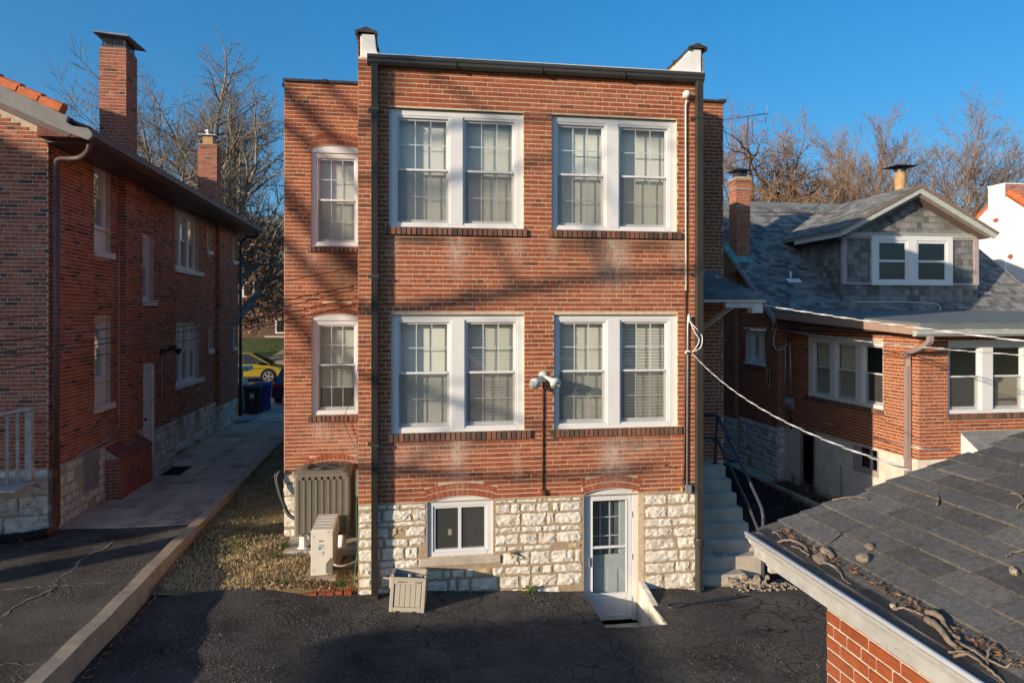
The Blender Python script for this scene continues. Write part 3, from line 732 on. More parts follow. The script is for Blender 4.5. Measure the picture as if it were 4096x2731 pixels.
# basement slider window
mb = MB(); F = FB; d = -.03
pl = [(BW[0], 1.2)]+arch_poly(*BW)[1:-1]+[(BW[1], 1.2)]; n = len(pl)
mb.v = [tuple(F.p(*p, d)) for p in pl]+[tuple(F.p(*p, -.12)) for p in pl]
for t in tessellate_polygon([[V((p[0], p[1], 0)) for p in pl]]): mb.f.append(tuple(t)); mb.t.append(.5)
F.box(mb, BW[0], .373, .458, 1.2, -.12, d-.002); F.box(mb, 1.17, BW[1], .458, 1.2, -.12, d-.002); F.box(mb, .373, 1.17, .458, .535, -.12, d+.003)
wo_ = mb.build('window', M['white'], B, fix=False); wo_['label'] = 'white arched basement sliding window'
s = MB(); F.box(s, .373, .41, .535, 1.2, -.11, -.05); F.box(s, 1.135, 1.17, .535, 1.2, -.11, -.05); F.box(s, .41, 1.135, 1.165, 1.2, -.11, -.05); F.box(s, .41, 1.135, .535, .565, -.11, -.045); F.box(s, .745, .79, .565, 1.165, -.1, -.055)
s.build('sash', M['white'], wo_)
for a, b in ((.41, .745), (.79, 1.135)):
    g = MB(); g.poly([F.p(a,.565,-.085), F.p(b,.565,-.085), F.p(b,1.165,-.085), F.p(a,1.165,-.085)]); g.build('pane', M['glass'], wo_, fix=False)
g = MB(); g.poly([F.p(.41,.565,-.07), F.p(1.135,.565,-.07), F.p(1.135,1.165,-.07), F.p(.41,1.165,-.07)]); g.build('insect_screen', M['screen'], wo_, fix=False)
g = MB(); g.poly([F.p(.3,.4,-.35), F.p(1.3,.4,-.35), F.p(1.3,1.4,-.35), F.p(.3,1.4,-.35)]); g.build('dark_room_sheet', M['dark'], wo_, fix=False)  # flat dark sheet in place of the basement's inner darkness
g = MB(); F.box(g, .60, .65, .75, .84, -.1, -.095); g.build('sticker', M['paper'], wo_)
# storm door in front of a panelled door
mb = MB(); d = -.06
F.box(mb, DW[0], 2.70, -.68, 1.29, -.16, d); F.box(mb, 3.415, 3.484, -.68, 1.29, -.16, d); F.box(mb, 2.70, 3.415, 1.255, 1.36, -.16, d)
df = mb.build('door_frame', M['white'], B); bevel(df, .006)
mb = MB(); F.box(mb, 2.703, 2.775, -.66, 1.25, -.11, -.07); F.box(mb, 3.33, 3.412, -.66, 1.25, -.11, -.07); F.box(mb, 2.775, 3.33, 1.185, 1.25, -.11, -.07); F.box(mb, 2.775, 3.33, -.66, -.25, -.11, -.07); F.box(mb, 2.775, 3.33, .44, .475, -.11, -.068)
F.box(mb, 2.775, 2.79, -.25, 1.185, -.1, -.06); F.box(mb, 3.315, 3.33, -.25, 1.185, -.1, -.06); F.box(mb, 2.79, 3.315, -.26, -.245, -.1, -.06); F.box(mb, 2.79, 3.315, 1.17, 1.185, -.1, -.06)
F.box(mb, 2.80, 3.31, -.60, -.58, -.08, -.063); F.box(mb, 2.80, 3.31, -.34, -.32, -.08, -.063)
dr = mb.build('storm_door', M['white'], B); bevel(dr, .006); dr['label'] = 'white storm door with full glass panel'
g = MB(); g.poly([F.p(2.79,-.245,-.09), F.p(3.315,-.245,-.09), F.p(3.315,.44,-.09), F.p(2.79,.44,-.09)]); g.build('pane', M['glass'], dr, fix=False)
g = MB(); g.poly([F.p(2.79,.475,-.09), F.p(3.315,.475,-.09), F.p(3.315,1.17,-.09), F.p(2.79,1.17,-.09)]); g.build('pane', M['glass'], dr, fix=False)
mb = MB(); F.box(mb, 2.715, 2.735, .18, .32, -.07, -.03); F.box(mb, 2.712, 2.74, .21, .29, -.07, -.05); bevel(mb.build('handle', M['galv'], dr), .004)
mb = MB()
for z in (-.4, .25, .9): F.box(mb, 3.406, 3.42, z, z+.09, -.075, -.055)
mb.build('hinge', M['galv'], dr)
d = -.2; mb = MB(); F.box(mb, 2.68, 3.45, -.68, .3, d-.05, d); F.box(mb, 2.68, 2.8, .3, 1.3, d-.05, d); F.box(mb, 3.25, 3.45, .3, 1.3, d-.05, d); F.box(mb, 2.8, 3.25, 1.16, 1.3, d-.05, d)
for i in (1, 2): F.box(mb, 2.8+.15*i-.01, 2.8+.15*i+.01, .3, 1.16, d-.03, d-.01)
for i in (1, 2): F.box(mb, 2.8, 3.25, .3+.287*i-.01, .3+.287*i+.01, d-.031, d-.009)
F.box(mb, 2.84, 3.0, -.55, .1, d, d+.012); F.box(mb, 3.06, 3.22, -.55, .1, d, d+.012)
ind = mb.build('inner_door', M['doorgrey'], B); bevel(ind, .006)
g = MB(); g.poly([F.p(2.8,.3,d-.02), F.p(3.25,.3,d-.02), F.p(3.25,1.16,d-.02), F.p(2.8,1.16,d-.02)]); g.build('pane', M['glass'], ind, fix=False)
g = MB(); g.poly([F.p(2.8,.3,d-.06), F.p(3.25,.3,d-.06), F.p(3.25,1.16,d-.06), F.p(2.8,1.16,d-.06)]); g.build('door_backing', mat('grey_backing', (.16,.18,.20), .9, .1), ind, fix=False)  # grey sheet added so the door lites look less black
# eaves: white roof edge, box gutter, parapet ends and tile copings
mb = MB(); mb.prism([(-.03,7.555),(-.10,7.555),(-.135,7.59),(-.135,7.63),(-.15,7.645),(-.15,7.69),(-.14,7.69),(-.14,7.665),(-.03,7.665)], -.56, 4.5, ax='x'); mb.build('gutter', M['gutter'], B)
for x in (.7, 1.96, 3.22):
    q = MB(); q.box(x-.004, x+.004, -.153, -.02, 7.553, 7.693); q.build('gutter_joint', M['gutter'], B)
mb = MB(); mb.prism([(-.10,7.69),(-.10,7.715),(.05,7.775),(2.2,7.9),(2.2,7.6),(-.01,7.6),(-.01,7.67)], -.55, 4.51, ax='x'); mb.build('roof_edge', M['whitemetal'], B)
mb = MB(); mb.prism([(-.66,7.67),(-.35,7.67),(-.39,7.735),(-.43,7.79),(-.455,8.02),(-.66,8.02)], -.012, .24); bevel(mb.build('parapet_flashing', M['whitemetal'], B), .012)
mb = MB(); mb.prism([(4.03,7.735),(4.13,7.70),(4.50,7.67),(4.50,8.10),(4.33,8.11),(4.27,8.02)], -.012, .2); bevel(mb.build('parapet_flashing', M['whitemetal'], B), .012)
rp = []
for (xa, xb) in ((-.69, -.46), (4.31, 4.53)):
    F2 = Fr((0,.03,0), (1,0,0), (0,-1,0)); brickwall(F2, rp, xa, xb, 7.66, 8.03, proud=.004)
    mb = MB(); mb.box(xa, xb, .031, 2.4, 7.6, 8.05 if xa < 0 else 8.12); mb.build('parapet', M['mortar'], B)
emit(rp, B, M['brick'], 0, 'brick', 'parapet_brickwork')
def coping(x0, x1, y0, y1, z, along='y', step=.6, hgt=.07, zf=None):
    n = max(1, int(round(((y1-y0) if along == 'y' else (x1-x0))/step)))
    for i in range(n):
        mb = MB()
        if along == 'y':
            a, b = y0+(y1-y0)*i/n, y0+(y1-y0)*(i+1)/n; xc, h = (x0+x1)/2, (x1-x0)/2; zz = z+(zf(a) if zf else 0)
            pr = [(xc-h-.03,zz-.03),(xc-h-.03,zz+.01),(xc-h*.5,zz+hgt*.6),(xc,zz+hgt),(xc+h*.5,zz+hgt*.6),(xc+h+.03,zz+.01),(xc+h+.03,zz-.03),(xc+h,zz-.03),(xc+h,zz),(xc-h,zz),(xc-h,zz-.03)]
            mb.prism(pr, a+.004, b-.004)
            pr2 = [(p[0]+(p[0]-xc)*.09, p[1]+(.012 if p[1] > zz else 0)) for p in pr]; mb.prism(pr2, a, a+.06)
        else:
            a, b = x0+(x1-x0)*i/n, x0+(x1-x0)*(i+1)/n; yc, h = (y0+y1)/2, (y1-y0)/2; zz = z+R.uniform(-.008,.008)
            pr = [(yc-h-.02,zz-.02),(yc-h-.02,zz+.015),(yc,zz+hgt),(yc+h+.02,zz+.015),(yc+h+.02,zz-.02)]
            mb.prism(pr, a+.004, b-.004, ax='x')
            pr2 = [(p[0]+(p[0]-yc)*.12, p[1]+(.014 if p[1] > zz else -.004)) for p in pr]; mb.prism(pr2, b-.07, b+.004, ax='x')
        mb.build('coping_tile', M['tile_cap'], B)
coping(-.69, -.46, -.05, 2.35, 8.03); coping(4.32, 4.54, -.05, 2.35, 8.1)
coping(-2.12, -.64, 2.24, 2.5, 8.055, 'x'); coping(4.5, 6.0, 2.24, 2.5, 8.055, 'x')
coping(-2.13, -1.88, 2.5, 14, 8.055); coping(5.75, 6.0, 2.5, 14, 8.055)
# downpipes
def downpipe(x0, x1, y0, y1, z0, z1, name, lean=0.):
    mb = MB(); n = 5; w_ = (x1-x0)/n; pr = [(x0, y1)]
    pr.append((x0, y0))
    for i in range(n): pr += [(x0+w_*(i+.15), y0), (x0+w_*(i+.3), y0-.011), (x0+w_*(i+.7), y0-.011), (x0+w_*(i+.85), y0)]
    pr += [(x1, y0), (x1, y1)]
    seen = []
    for p in pr:
        if not seen or (V(p)-V(seen[-1])).length > 1e-6: seen.append(p)
    mb.prism(seen, z0, z1, ax='z'); return mb.build(name, M['gutter'], B)
downpipe(-.502, -.407, -.14, -.055, .06, 7.56, 'downpipe')
mb = MB(); mb.prism([(-.14,.06),(-.06,.06),(-.10,-.03),(-.24,-.02),(-.24,.05)], -.502, -.407, ax='x'); mb.build('downpipe_shoe', M['gutter'], B)
downpipe(4.372, 4.474, -.14, -.055, .56, 7.56, 'downpipe')
mb = MB(); mb.lathe([(.058,-.26),(.058,.46),(.075,.47),(.078,.56),(.07,.58)], (4.423,-.09,0), 18); mb.build('drain_boot', M['gutter'], B, smooth=False)
for (x, z) in ((-.455, 4.53), (-.455, 6.9), (-.455, 2.13), (4.42, 4.6), (4.42, 7.0), (4.42, 1.37)):
    mb = MB(); mb.box(x-.062, x+.062, -.158, -.04, z, z+.035); mb.box(x-.10, x-.055, -.03, .0, z-.005, z+.04); mb.build('pipe_strap', M['gutter'], B)
# conduits
mb = MB(); mb.tube([(4.243,-.045,7.30),(4.235,-.03,7.2),(4.245,-.022,4.37)], .0135, 8); mb.build('white_conduit', M['insulator'], B, True)
mb = MB(); mb.tube([(4.238,-.022,4.37),(4.23,-.022,3.0),(4.215,-.022,1.75),(4.20,-.03,1.5),(4.17,-.05,1.40),(4.165,-.06,1.33)], .014, 8); mb.build('rusty_pipe', M['rustpipe'], B, True)
mb = MB(); mb.lathe([(.02,0),(.028,.03),(.02,.09)], (4.163,-.06,1.29), 10); mb.build('pipe_elbow', M['clay'], B)
mb = MB(); mb.tube([(4.275,-.03,3.96),(4.27,-.025,3.8),(4.262,-.022,1.38)], .0165, 8); mb.build('metal_conduit', M['galv'], B, True)
mb = MB(); mb.box(4.215, 4.305, -.075, -.008, 1.265, 1.385); mb.box(4.21, 4.31, -.082, -.075, 1.26, 1.39); bevel(mb.build('junction_box', M['galv'], B), .006)
mb = MB(); mb.tube([(4.285,-.04,3.93),(4.27,-.09,3.99),(4.255,-.10,3.93),(4.25,-.09,3.87)], [.02,.026,.024,.02], 8); mb.build('weatherhead', M['insulator'], B, True)
mb = MB(); mb.tube([(4.26,-.02,3.44),(4.262,-.12,3.44)], .012, 6); mb.tube([(4.24,-.05,3.44),(4.225,-.05,3.40)], .016, 6); mb.build('cable_hook', M['insulator'], B)
mb = MB(); mb.tube([(2.003,-.025,3.0),(2.0,-.02,2.2),(2.003,-.02,1.4)], .0135, 8); mb.build('rusty_pipe', M['rustpipe'], B, True)
mb = MB(); mb.box(1.975, 2.03, -.06, -.005, 1.315, 1.40); bevel(mb.build('junction_box', M['rustpipe'], B), .008)
for x, z in ((1.755, 1.645), (3.946, 1.665)):
    mb = MB(); mb.tube([(x-.02,-.005,z+.02),(x-.02,-.03,z+.02),(x,-.06,z+.01),(x+.03,-.07,z-.01),(x+.05,-.06,z+.02)], .006, 6); mb.box(x-.04, x-.01, -.02, -.006, z, z+.04); mb.build('wall_hook', M['rustpipe'], B)
mb = MB(); mb.tube([(1.50,.0,.49),(1.50,-.10,.49),(1.52,-.14,.45)], .018, 8); mb.tube([(1.46,-.10,.53),(1.55,-.10,.52)], .012, 6); mb.build('spigot', M['clay'], B)
# canopy over the side door
mb = MB(); e0, e1 = 1.15, 2.27
P = [(4.56,e0,4.27),(6.22,e0,4.27),(6.22,2.27,4.30),(5.5,2.27,4.88),(4.56,2.27,4.88)]
mb.poly([P[0],P[1],P[3],P[4]]); mb.poly([P[1],P[2],P[3]]); mb.poly([(4.56,e0,4.22),(6.22,e0,4.22),(6.22,2.27,4.22),(4.56,2.27,4.22)]); mb.poly([P[0],P[1],(6.22,e0,4.22),(4.56,e0,4.22)]); mb.poly([P[1],P[2],(6.22,2.27,4.22),(6.22,e0,4.22)])
can = mb.build('canopy', M['white_old'], B)
def shplane(recs, O, U, Vv, N, wu, wv, tw, ex, test=None, tone=(0,1), th=.012, stag=True, jt=.35):
    O, U, Vv, N = V(O), V(U).normalized(), V(Vv).normalized(), V(N).normalized(); nr = int(wv/ex+.5)
    for j in range(nr):
        x = -(R.random()*tw if stag else (tw/2 if j % 2 else 0))
        while x < wu:
            l = tw*R.uniform(1-jt, 1+jt); a, b = max(0, x), min(wu, x+l)
            if b-a > tw*.15:
                c = O+U*((a+b)/2)+Vv*(ex*(j+.5))
                if not test or test(c): recs.append((c, U, Vv, N, b-a-.006, ex, th*R.uniform(.7, 1.4), R.uniform(*tone)))
            x += l
cr_ = []; sv = V((0, 1.12, .61)); nn = V((0,-.61,1.12)).normalized()
shplane(cr_, (4.56,e0-.02,4.265), (1,0,0), sv, nn, 1.68, 1.28, .3, .14, lambda c: c.x < 6.24-(c.y-e0)*.64, (.1,.6))
emit(cr_, can, M['shingle'], 100, 'shingle', 'shingles')
mb = MB(); mb.tube([(5.5,2.25,3.72),(5.82,1.4,4.22)], .045, 4); mb.box(5.5, 6.18, 1.2, 1.3, 4.12, 4.215); mb.box(5.98, 6.18, 1.18, 1.36, 4.03, 4.13); mb.build('bracket', M['white_old'], can)
d = -.08; mb = MB(); FW.box(mb, 4.6, 5.45, 1.22, 3.35, d-.05, d); mb.build('side_door', M['white'], B)
# ------------------------------------------------------------------ concrete side steps with pipe rail
ST = thing('concrete_steps', 'worn concrete steps with a crumbling bottom step climbing beside the brick building', 'steps')
for k in range(8):
    y = .1325+.2125*k; z = -.10+.1955*k; mb = MB()
    if k == 0:
        mb.prism([(4.56,-.45),(5.30,-.45),(5.42,-.40),(5.50,-.30),(5.44,-.22),(5.35,-.16),(5.3,z),(4.56,z)], y, y+.24)
    else: mb.box(4.56, 5.7+R.uniform(-.006,.006), y, y+.24 if k < 7 else 2.26, z-.35, z)
    o = mb.build('step', M['concrete'], ST); bevel(o, .012)
mb = MB(); mb.prism([(.16,-.5),(2.26,-.5),(2.26,1.0),(1.62,1.0),(.36,-.16),(.36,-.5)], 4.56, 5.66, ax='x'); mb.build('stair_base', M['concrete'], ST)
mb = MB()
for i in range(60):
    c = V((R.uniform(5.0,5.66), R.uniform(.06,.2), R.uniform(-.33,-.15))); s = R.uniform(.015,.05)
    P = [c+V((sx*s*R.uniform(.5,1.2), sy*s*.8*R.uniform(.5,1.2), sz*s*R.uniform(.5,1.1))) for sz in (-1,1) for sx,sy in ((-1,-1),(1,-1),(1,1),(-1,1))]
    mb.hexa(P)
mb.build('broken_edge', M['rubble'], ST, kind='stuff')
HR = thing('stair_handrail', 'dark bent pipe handrail with two rails beside the concrete steps', 'handrail')
mb = MB(); mb.tube([(5.6,1.84,1.2),(5.6,1.80,1.7),(5.6,1.74,2.14)], .028, 8); mb.build('post', M['rail'], HR, True)
mb = MB(); mb.lathe([(.07,0),(.07,.012),(.03,.016)], (5.6,1.84,1.265), 12); mb.build('base_flange', M['rail'], HR)
def smooth_path(pts, k=4):
    out = []
    P = [V(p) for p in pts]
    for i in range(len(P)-1):
        p0, p1, p2, p3 = P[max(0,i-1)], P[i], P[i+1], P[min(len(P)-1,i+2)]
        for j in range(k):
            t = j/k; out.append(.5*((2*p1)+(p2-p0)*t+(2*p0-5*p1+4*p2-p3)*t*t+(3*p1-p0-3*p2+p3)*t**3))
    out.append(P[-1]); return out
mb = MB(); mb.tube(smooth_path([(4.9,2.2,2.13),(5.4,1.95,2.15),(5.6,1.74,2.15),(5.6,1.64,2.09),(5.6,1.2,1.74),(5.6,.65,1.31),(5.6,.24,.97),(5.6,.15,.84),(5.6,.13,.66),(5.6,.12,-.28)]), .027, 8); mb.build('top_rail', M['rail'], HR, True)
mb = MB(); mb.tube(smooth_path([(4.9,2.2,1.72),(5.4,1.96,1.73),(5.6,1.79,1.72),(5.6,1.69,1.67),(5.6,1.2,1.30),(5.6,.67,.89),(5.6,.33,.57),(5.6,.13,.38)]), .024, 8); mb.build('lower_rail', M['rail'], HR, True)
mb = MB(); mb.tube([(5.2,2.06,2.15),(5.22,2.03,1.98),(5.21,2.02,1.85),(5.2,2.05,1.70)], .006, 5); q = mb.build('blue_cord', M['bluebin'], None); tag(q, 'thin blue cord tied round the two pipe handrails', 'cord')

# ------------------------------------------------------------------ left house
L = thing('brick_house', 'dark red brick house on the left with two chimneys and a brown eaves gutter', 'house')
XL = -5.9; FL = Fr((XL,0,0), (0,1,0), (1,0,0)); FF = Fr((0,2.4,0), (1,0,0), (0,-1,0))
def ztop(y): return 1.42 if y < 7 else (1.30 if y < 12.45 else 1.15)
lw = []  # windows: (y0,y1,z0,z1)
lr = []; hs = []; hpp = []
wins = {'A2': (4.07,4.81,5.11,6.9), 'C2': (6.48,7.16,4.21,5.88), 'T2': (8.65,10.66,5.1,6.75), 'B2': (11.52,11.98,5.8,6.7), 'F2': (14.03,14.5,5.69,6.66),
        'A1': (4.09,4.81,2.12,3.93), 'T1': (8.72,10.72,2.06,3.8), 'B1': (11.64,12.1,2.83,3.76), 'F1': (14.08,14.55,2.78,3.71), 'D': (6.53,7.2,.55,2.86)}
for w_ in wins.values(): hs.append(rect(*w_)); hpp.append(rpoly(*w_))
bsm = [(8.77,9.33,.63,1.24), (10.33,10.8,.63,1.22)]
for w_ in bsm: hpp.append(rpoly(*w_))
brickwall(FL, lr, 2.4, 5.2, 1.42, 6.95, hs, tone=(.09,.99)); brickwall(FL, lr, 5.75, 7.0, 1.42, 6.95, hs, tone=(.09,.99)); brickwall(FL, lr, 7.0, 12.45, 1.30, 6.95, hs, tone=(.09,.99))
wallplane(FL, rpoly(2.4, 12.46, .0, 7.0), [h for k, h in zip(list(wins)+['x','y'], hpp) if k not in ('F2','F1')], M['mortar_grey'], L, 'side_wall', .16)
XB = -5.75; FBst = Fr((XB,0,0), (0,1,0), (1,0,0)); FBf = Fr((0,5.2,0), (1,0,0), (0,-1,0)); FBb = Fr((0,5.75,0), (1,0,0), (0,1,0))
brickwall(FBst, lr, 5.2, 5.75, 1.15, 7.0, tone=(.09,.99)); brickwall(FBf, lr, XL, XB, 1.15, 7.0, bl=.30)
wallplane(FBst, rpoly(5.2, 5.75, .3, 7.2), [], M['mortar_grey'], L, 'chimney_breast'); wallplane(FBf, rpoly(XL, XB, .3, 7.2), [], M['mortar_grey'], L, 'chimney_breast'); wallplane(FBb, rpoly(XL, XB, .3, 7.2), [], M['mortar_grey'], L, 'chimney_breast')
XP = -5.78; FP = Fr((XP,0,0), (0,1,0), (1,0,0)); FPf = Fr((0,12.45,0), (1,0,0), (0,-1,0))
brickwall(FP, lr, 12.45, 14.75, 1.15, 6.95, hs, tone=(.09,.99)); brickwall(FPf, lr, XL, XP, 1.15, 6.95, bl=.24)
wallplane(FP, rpoly(12.45, 14.76, .0, 7.0), [rpoly(*wins['F2']), rpoly(*wins['F1'])], M['mortar_grey'], L, 'side_wall', .16); wallplane(FPf, rpoly(XL, XP, .2, 7.0), [], M['mortar_grey'], L, 'side_wall')
FLb = Fr((0,14.76,0), (1,0,0), (0,1,0)); wallplane(FLb, rpoly(-10, XP, 0, 6.9), [], M['mortar_grey'], L, 'far_wall')
# rear wall facing the drive
brickwall(FF, lr, -10.4, XL, 1.45, 7.45, [], tone=(.09,.99), top=lambda z: (-10.4, XL) if z < 6.95 else (-10.4, XL-(z-6.95)/.457))
wallplane(FF, [(-10.5,0),(-10.5,9.25),(XL-.001,7.12),(XL-.001,0)], [], M['mortar_grey'], L, 'rear_wall')
# bulkhead of brick at the foot of the chimney breast
XK = -5.60; FK = Fr((XK,0,0), (0,1,0), (1,0,0)); FKf = Fr((0,4.55,0), (1,0,0), (0,-1,0))
brickwall(FK, lr, 4.55, 6.2, .34, 1.14); brickwall(FKf, lr, XL, XK, .34, 1.14)
mb = MB(); mb.prism([(XL,1.36),(XL,.3),(XK-.003,.3),(XK-.003,1.14)], 4.553, 6.2); mb.build('bulkhead', M['mortar_grey'], L)
mb = MB(); mb.prism([(XL,1.385),(XL,1.34),(XK+.012,1.13),(XK+.012,1.165)], 4.54, 6.21); mb.build('bulkhead_cap', mat('red_cap', (.22,.075,.06), .85, .2, var=.3, vs=9), L)
emit(lr, L, M['brick_left'], 300, 'brick', 'brickwork')
stonewall(FL, 2.4, 4.55, .36, 1.40, [rect(3.6, 4.28, .7, 1.42)], M['stone_left'], L, cover=.95, lr=(.12,.34), hr=(.12,.28)); stonewall(FL, 6.2, 12.45, .36, 1.29, [rect(6.42, 7.3, 0, 2), rect(*bsm[0][:2], .5, 1.3), rect(*bsm[1][:2], .5, 1.3)], M['stone_left'], L, cover=.95, lr=(.18,.42), hr=(.14,.28))
stonewall(FP, 12.45, 14.75, .36, 1.14, [], M['stone_left'], L, lr=(.2,.45), hr=(.16,.3)); stonewall(FF, -9.4, XL+.02, .33, 1.44, [], M['stone_left'], L, lr=(.35,.75), hr=(.22,.36), rough=.05)
stonewall(FPf, XL, XP, .36, 1.14, [], M['stone_left'], L, lr=(.1,.14))
wallplane(FL, rpoly(2.4, 4.56, .2, 1.42), [rpoly(3.63, 4.25, .74, 1.41)], M['cement'], L, 'stone_bed', 0, .004); wallplane(FL, rpoly(6.19, 12.45, .2, 1.30), [rpoly(6.53, 7.2, .25, 1.29)]+[rpoly(a,b,c,min(d,1.2)) for a,b,c,d in bsm], M['cement'], L, 'stone_bed', 0, .004)
wallplane(FP, rpoly(12.45, 14.76, .2, 1.15), [], M['cement'], L, 'stone_bed', 0, .004); wallplane(FF, rpoly(-10.4, XL, .0, 1.45), [], M['cement'], L, 'stone_bed', 0, .004)
def limestone_sill(F, u0, u1, z0, z1, par, m='white_old', out=.06): q = MB(); F.box(q, u0, u1, z0, z1, -.1, out); return bevel(q.build('stone_sill', M[m], par), .008)
def sidewin(F, w_, k, panel=0, mull=0):
    y0, y1, z0, z1 = w_; zb = z0+.12; mb = MB()
    zp = zb+panel
    e = .05
    for i in range(mull+1):
        ua = y0+(y1-y0)*i/(mull+1); ub = y0+(y1-y0)*(i+1)/(mull+1)
        units_ = ((ua+.09 if i == 0 else ua+.05, ub-.09 if i == mull else ub-.05), (zp+.05, z1-.08), None)
        if i == 0: U_ = []
        U_.append(units_)
    o = dh(F, L, (y0, y1, zp, z1), U_, (zp+z1)/2, d=-.09, grid=None, blinds=False, curtain=True, screen=True, header=False, cas=M['white'], glass='glass')
    if panel:
        q = MB(); F.box(q, y0, y1, zb, zp-.003, -.14, -.085); F.box(q, y0+.02, y1-.07, zb+panel*.42, zp-.06, -.084, -.078); F.box(q, y0+.02, y1-.07, zb+.03, zb+panel*.38, -.084, -.078); q.build('window_panel', M['white'], o)
        q = MB(); F.box(q, y0-.01, y1+.02, zp-.01, zp+.035, -.09, -.03); q.build('window_ledge', M['white'], o)
    limestone_sill(F, y0-.04, y1+(.13 if not mull else .36) if k != 'x' else y1+.04, z0-.005, zb, L)
    return o
sidewin(FL, wins['A2'], 'A', .44); sidewin(FL, wins['A1'], 'A', .47); sidewin(FL, wins['C2'], 'C'); sidewin(FL, wins['T2'], 'T', 0, 2); sidewin(FL, wins['T1'], 'T', 0, 2)
sidewin(FL, wins['B2'], 'x'); sidewin(FL, wins['B1'], 'x'); sidewin(FP, wins['F2'], 'x'); sidewin(FP, wins['F1'], 'x')
mb = MB(); FL.box(mb, 6.53, 7.2, .55, 2.86, -.14, -.035); FL.box(mb, 7.12, 7.2, .5, 2.86, -.035, .012); FL.box(mb, 6.53, 7.2, 2.78, 2.86, -.034, .0)
dl = mb.build('door', M['white'], L); bevel(dl, .008)
mb = MB(); mb.lathe([(.0,0),(.03,.0),(.03,.05)], (0,0,0), 10); o = mb.build('door_knob', M['blackmetal'], dl); o.location = (XL+.0,6.62,1.62); o.rotation_euler = (0, math.pi/2, 0)
mb = MB(); mb.box(XL, -5.55, 6.45, 7.45, .3, .50); mb.box(XL, -5.72, 6.45, 7.3, .5, .72); bevel(mb.build('doorstep', M['concrete'], L), .015)
for a, b, c, d in bsm:
    mb = MB(); FL.box(mb, a, b, c, d, -.14, -.10); mb.build('basement_window', M['white'], L); limestone_sill(FL, a-.12, b+.16, c-.14, c-.01, L, 'stone_left', .10)
mb = MB(); FL.box(mb, 3.63, 4.25, .74, 1.41, -.03, .018); FL.box(mb, 3.66, 4.22, .77, 1.38, .018, .022); bevel(mb.build('metal_hatch', M['galv'], L), .006)
# roof, rake, tiles, gutter
mb = MB(); mb.prism([(-5.12,6.86),(-5.12,6.93),(-5.36,7.05),(-10.5,9.40),(-10.5,9.28),(-5.85,7.12),(-5.85,6.86)], 1.95, 14.9); mb.build('roof', M['tile_dark'], L)
mb = MB(); mb.box(-5.88, -5.14, 2.2, 14.9, 6.82, 6.858); mb.build('soffit', M['brownmetal'], L)
mb = MB(); mb.prism([(-5.15,6.84),(-5.10,6.84),(-5.03,6.90),(-5.03,6.955),(-5.02,6.955),(-5.02,6.99),(-5.035,6.99),(-5.035,6.965),(-5.15,6.965)], 1.98, 15.1); mb.build('gutter', M['brownmetal'], L)
mb = MB(); mb.prism([(-5.06,6.80),(-5.0,6.86),(-5.0,6.93),(-5.06,6.99),(-5.30,7.02),(-5.38,7.07),(-5.36,7.17),(-5.47,7.22),(-10.3,9.44),(-10.3,9.12),(-5.5,6.96)], 1.86, 1.94); bevel(mb.build('barge_board', M['rakegrey'], L), .006)
mb = MB(); mb.prism([(-5.4,6.86),(-5.9,7.05),(-10.3,9.07),(-10.3,9.25),(-5.3,6.93)], 1.94, 2.39); mb.build('rake_soffit', M['brownmetal'], L)
def barrel(o, U, Vv, N, ln, wd, hgt, m, par, name='roof_tile', taper=.88):
    mb = MB(); n = 6
    for j, (t, s) in enumerate(((0, 1.), (1, taper))):
        for i in range(n+1):
            a = math.pi*i/n; mb.v.append(tuple(o+Vv*(ln*t)+U*(-math.cos(a)*wd/2*s)+N*(math.sin(a)*hgt*s+(.02 if j == 0 else 0))))
    for i in range(n): mb.f.append((i, i+1, n+2+i, n+1+i)); mb.t.append(.5)
    mb.f.append(tuple(range(n+1))); mb.t.append(.5)
    return mb.build(name, m, par, fix=False)
rv = V((-1,0,.457)).normalized(); rn = V((.457,0,1)).normalized()
for i in range(12):  # tiles along the rake, seen from their flat side
    o = V((-5.50,1.86,7.225))+rv*(.34*i); mb = MB()
    P = []
    for t, s in ((0, 1.), (.36, .9)):
        for (yy, nn_) in ((0,0),(0,.13*s),(.03,.155*s),(.14,.16*s),(.2,.1*s),(.2,0)): P.append(o+rv*t+V((0,yy,0))+rn*(nn_+(.018 if t == 0 else 0)))
    mb.v = [tuple(p) for p in P]; n = 6
    for k in range(n): j = (k+1) % n; mb.f.append((k, j, n+j, n+k)); mb.t.append(.5)
    mb.f.append(tuple(range(n-1,-1,-1))); mb.f.append(tuple(range(n, 2*n))); mb.t += [.5,.5]
    mb.build('roof_tile', M['tile'], L)
mb = MB()
for j in range(58):
    y = 2.1+j*.22; o = V((-5.15,y,7.0))
    n = 5
    for i in range(2):
        oo = o+rv*(.3*i)
        b = len(mb.v)
        for t, s in ((0, 1.), (1, .9)):
            for k in range(n+1): a = math.pi*k/n; mb.v.append(tuple(oo+rv*(.36*t)+V((0,1,0))*(-math.cos(a)*.09*s)+rn*(math.sin(a)*.06*s+(.02 if t == 0 else 0))))
        for k in range(n): mb.f.append((b+k, b+k+1, b+n+2+k, b+n+1+k)); mb.t.append(.5)
        mb.f.append(tuple(b+k for k in range(n+1))); mb.t.append(.5)
mb.build('roof_tiles', M['tile_dark'], L, fix=False, kind='stuff')
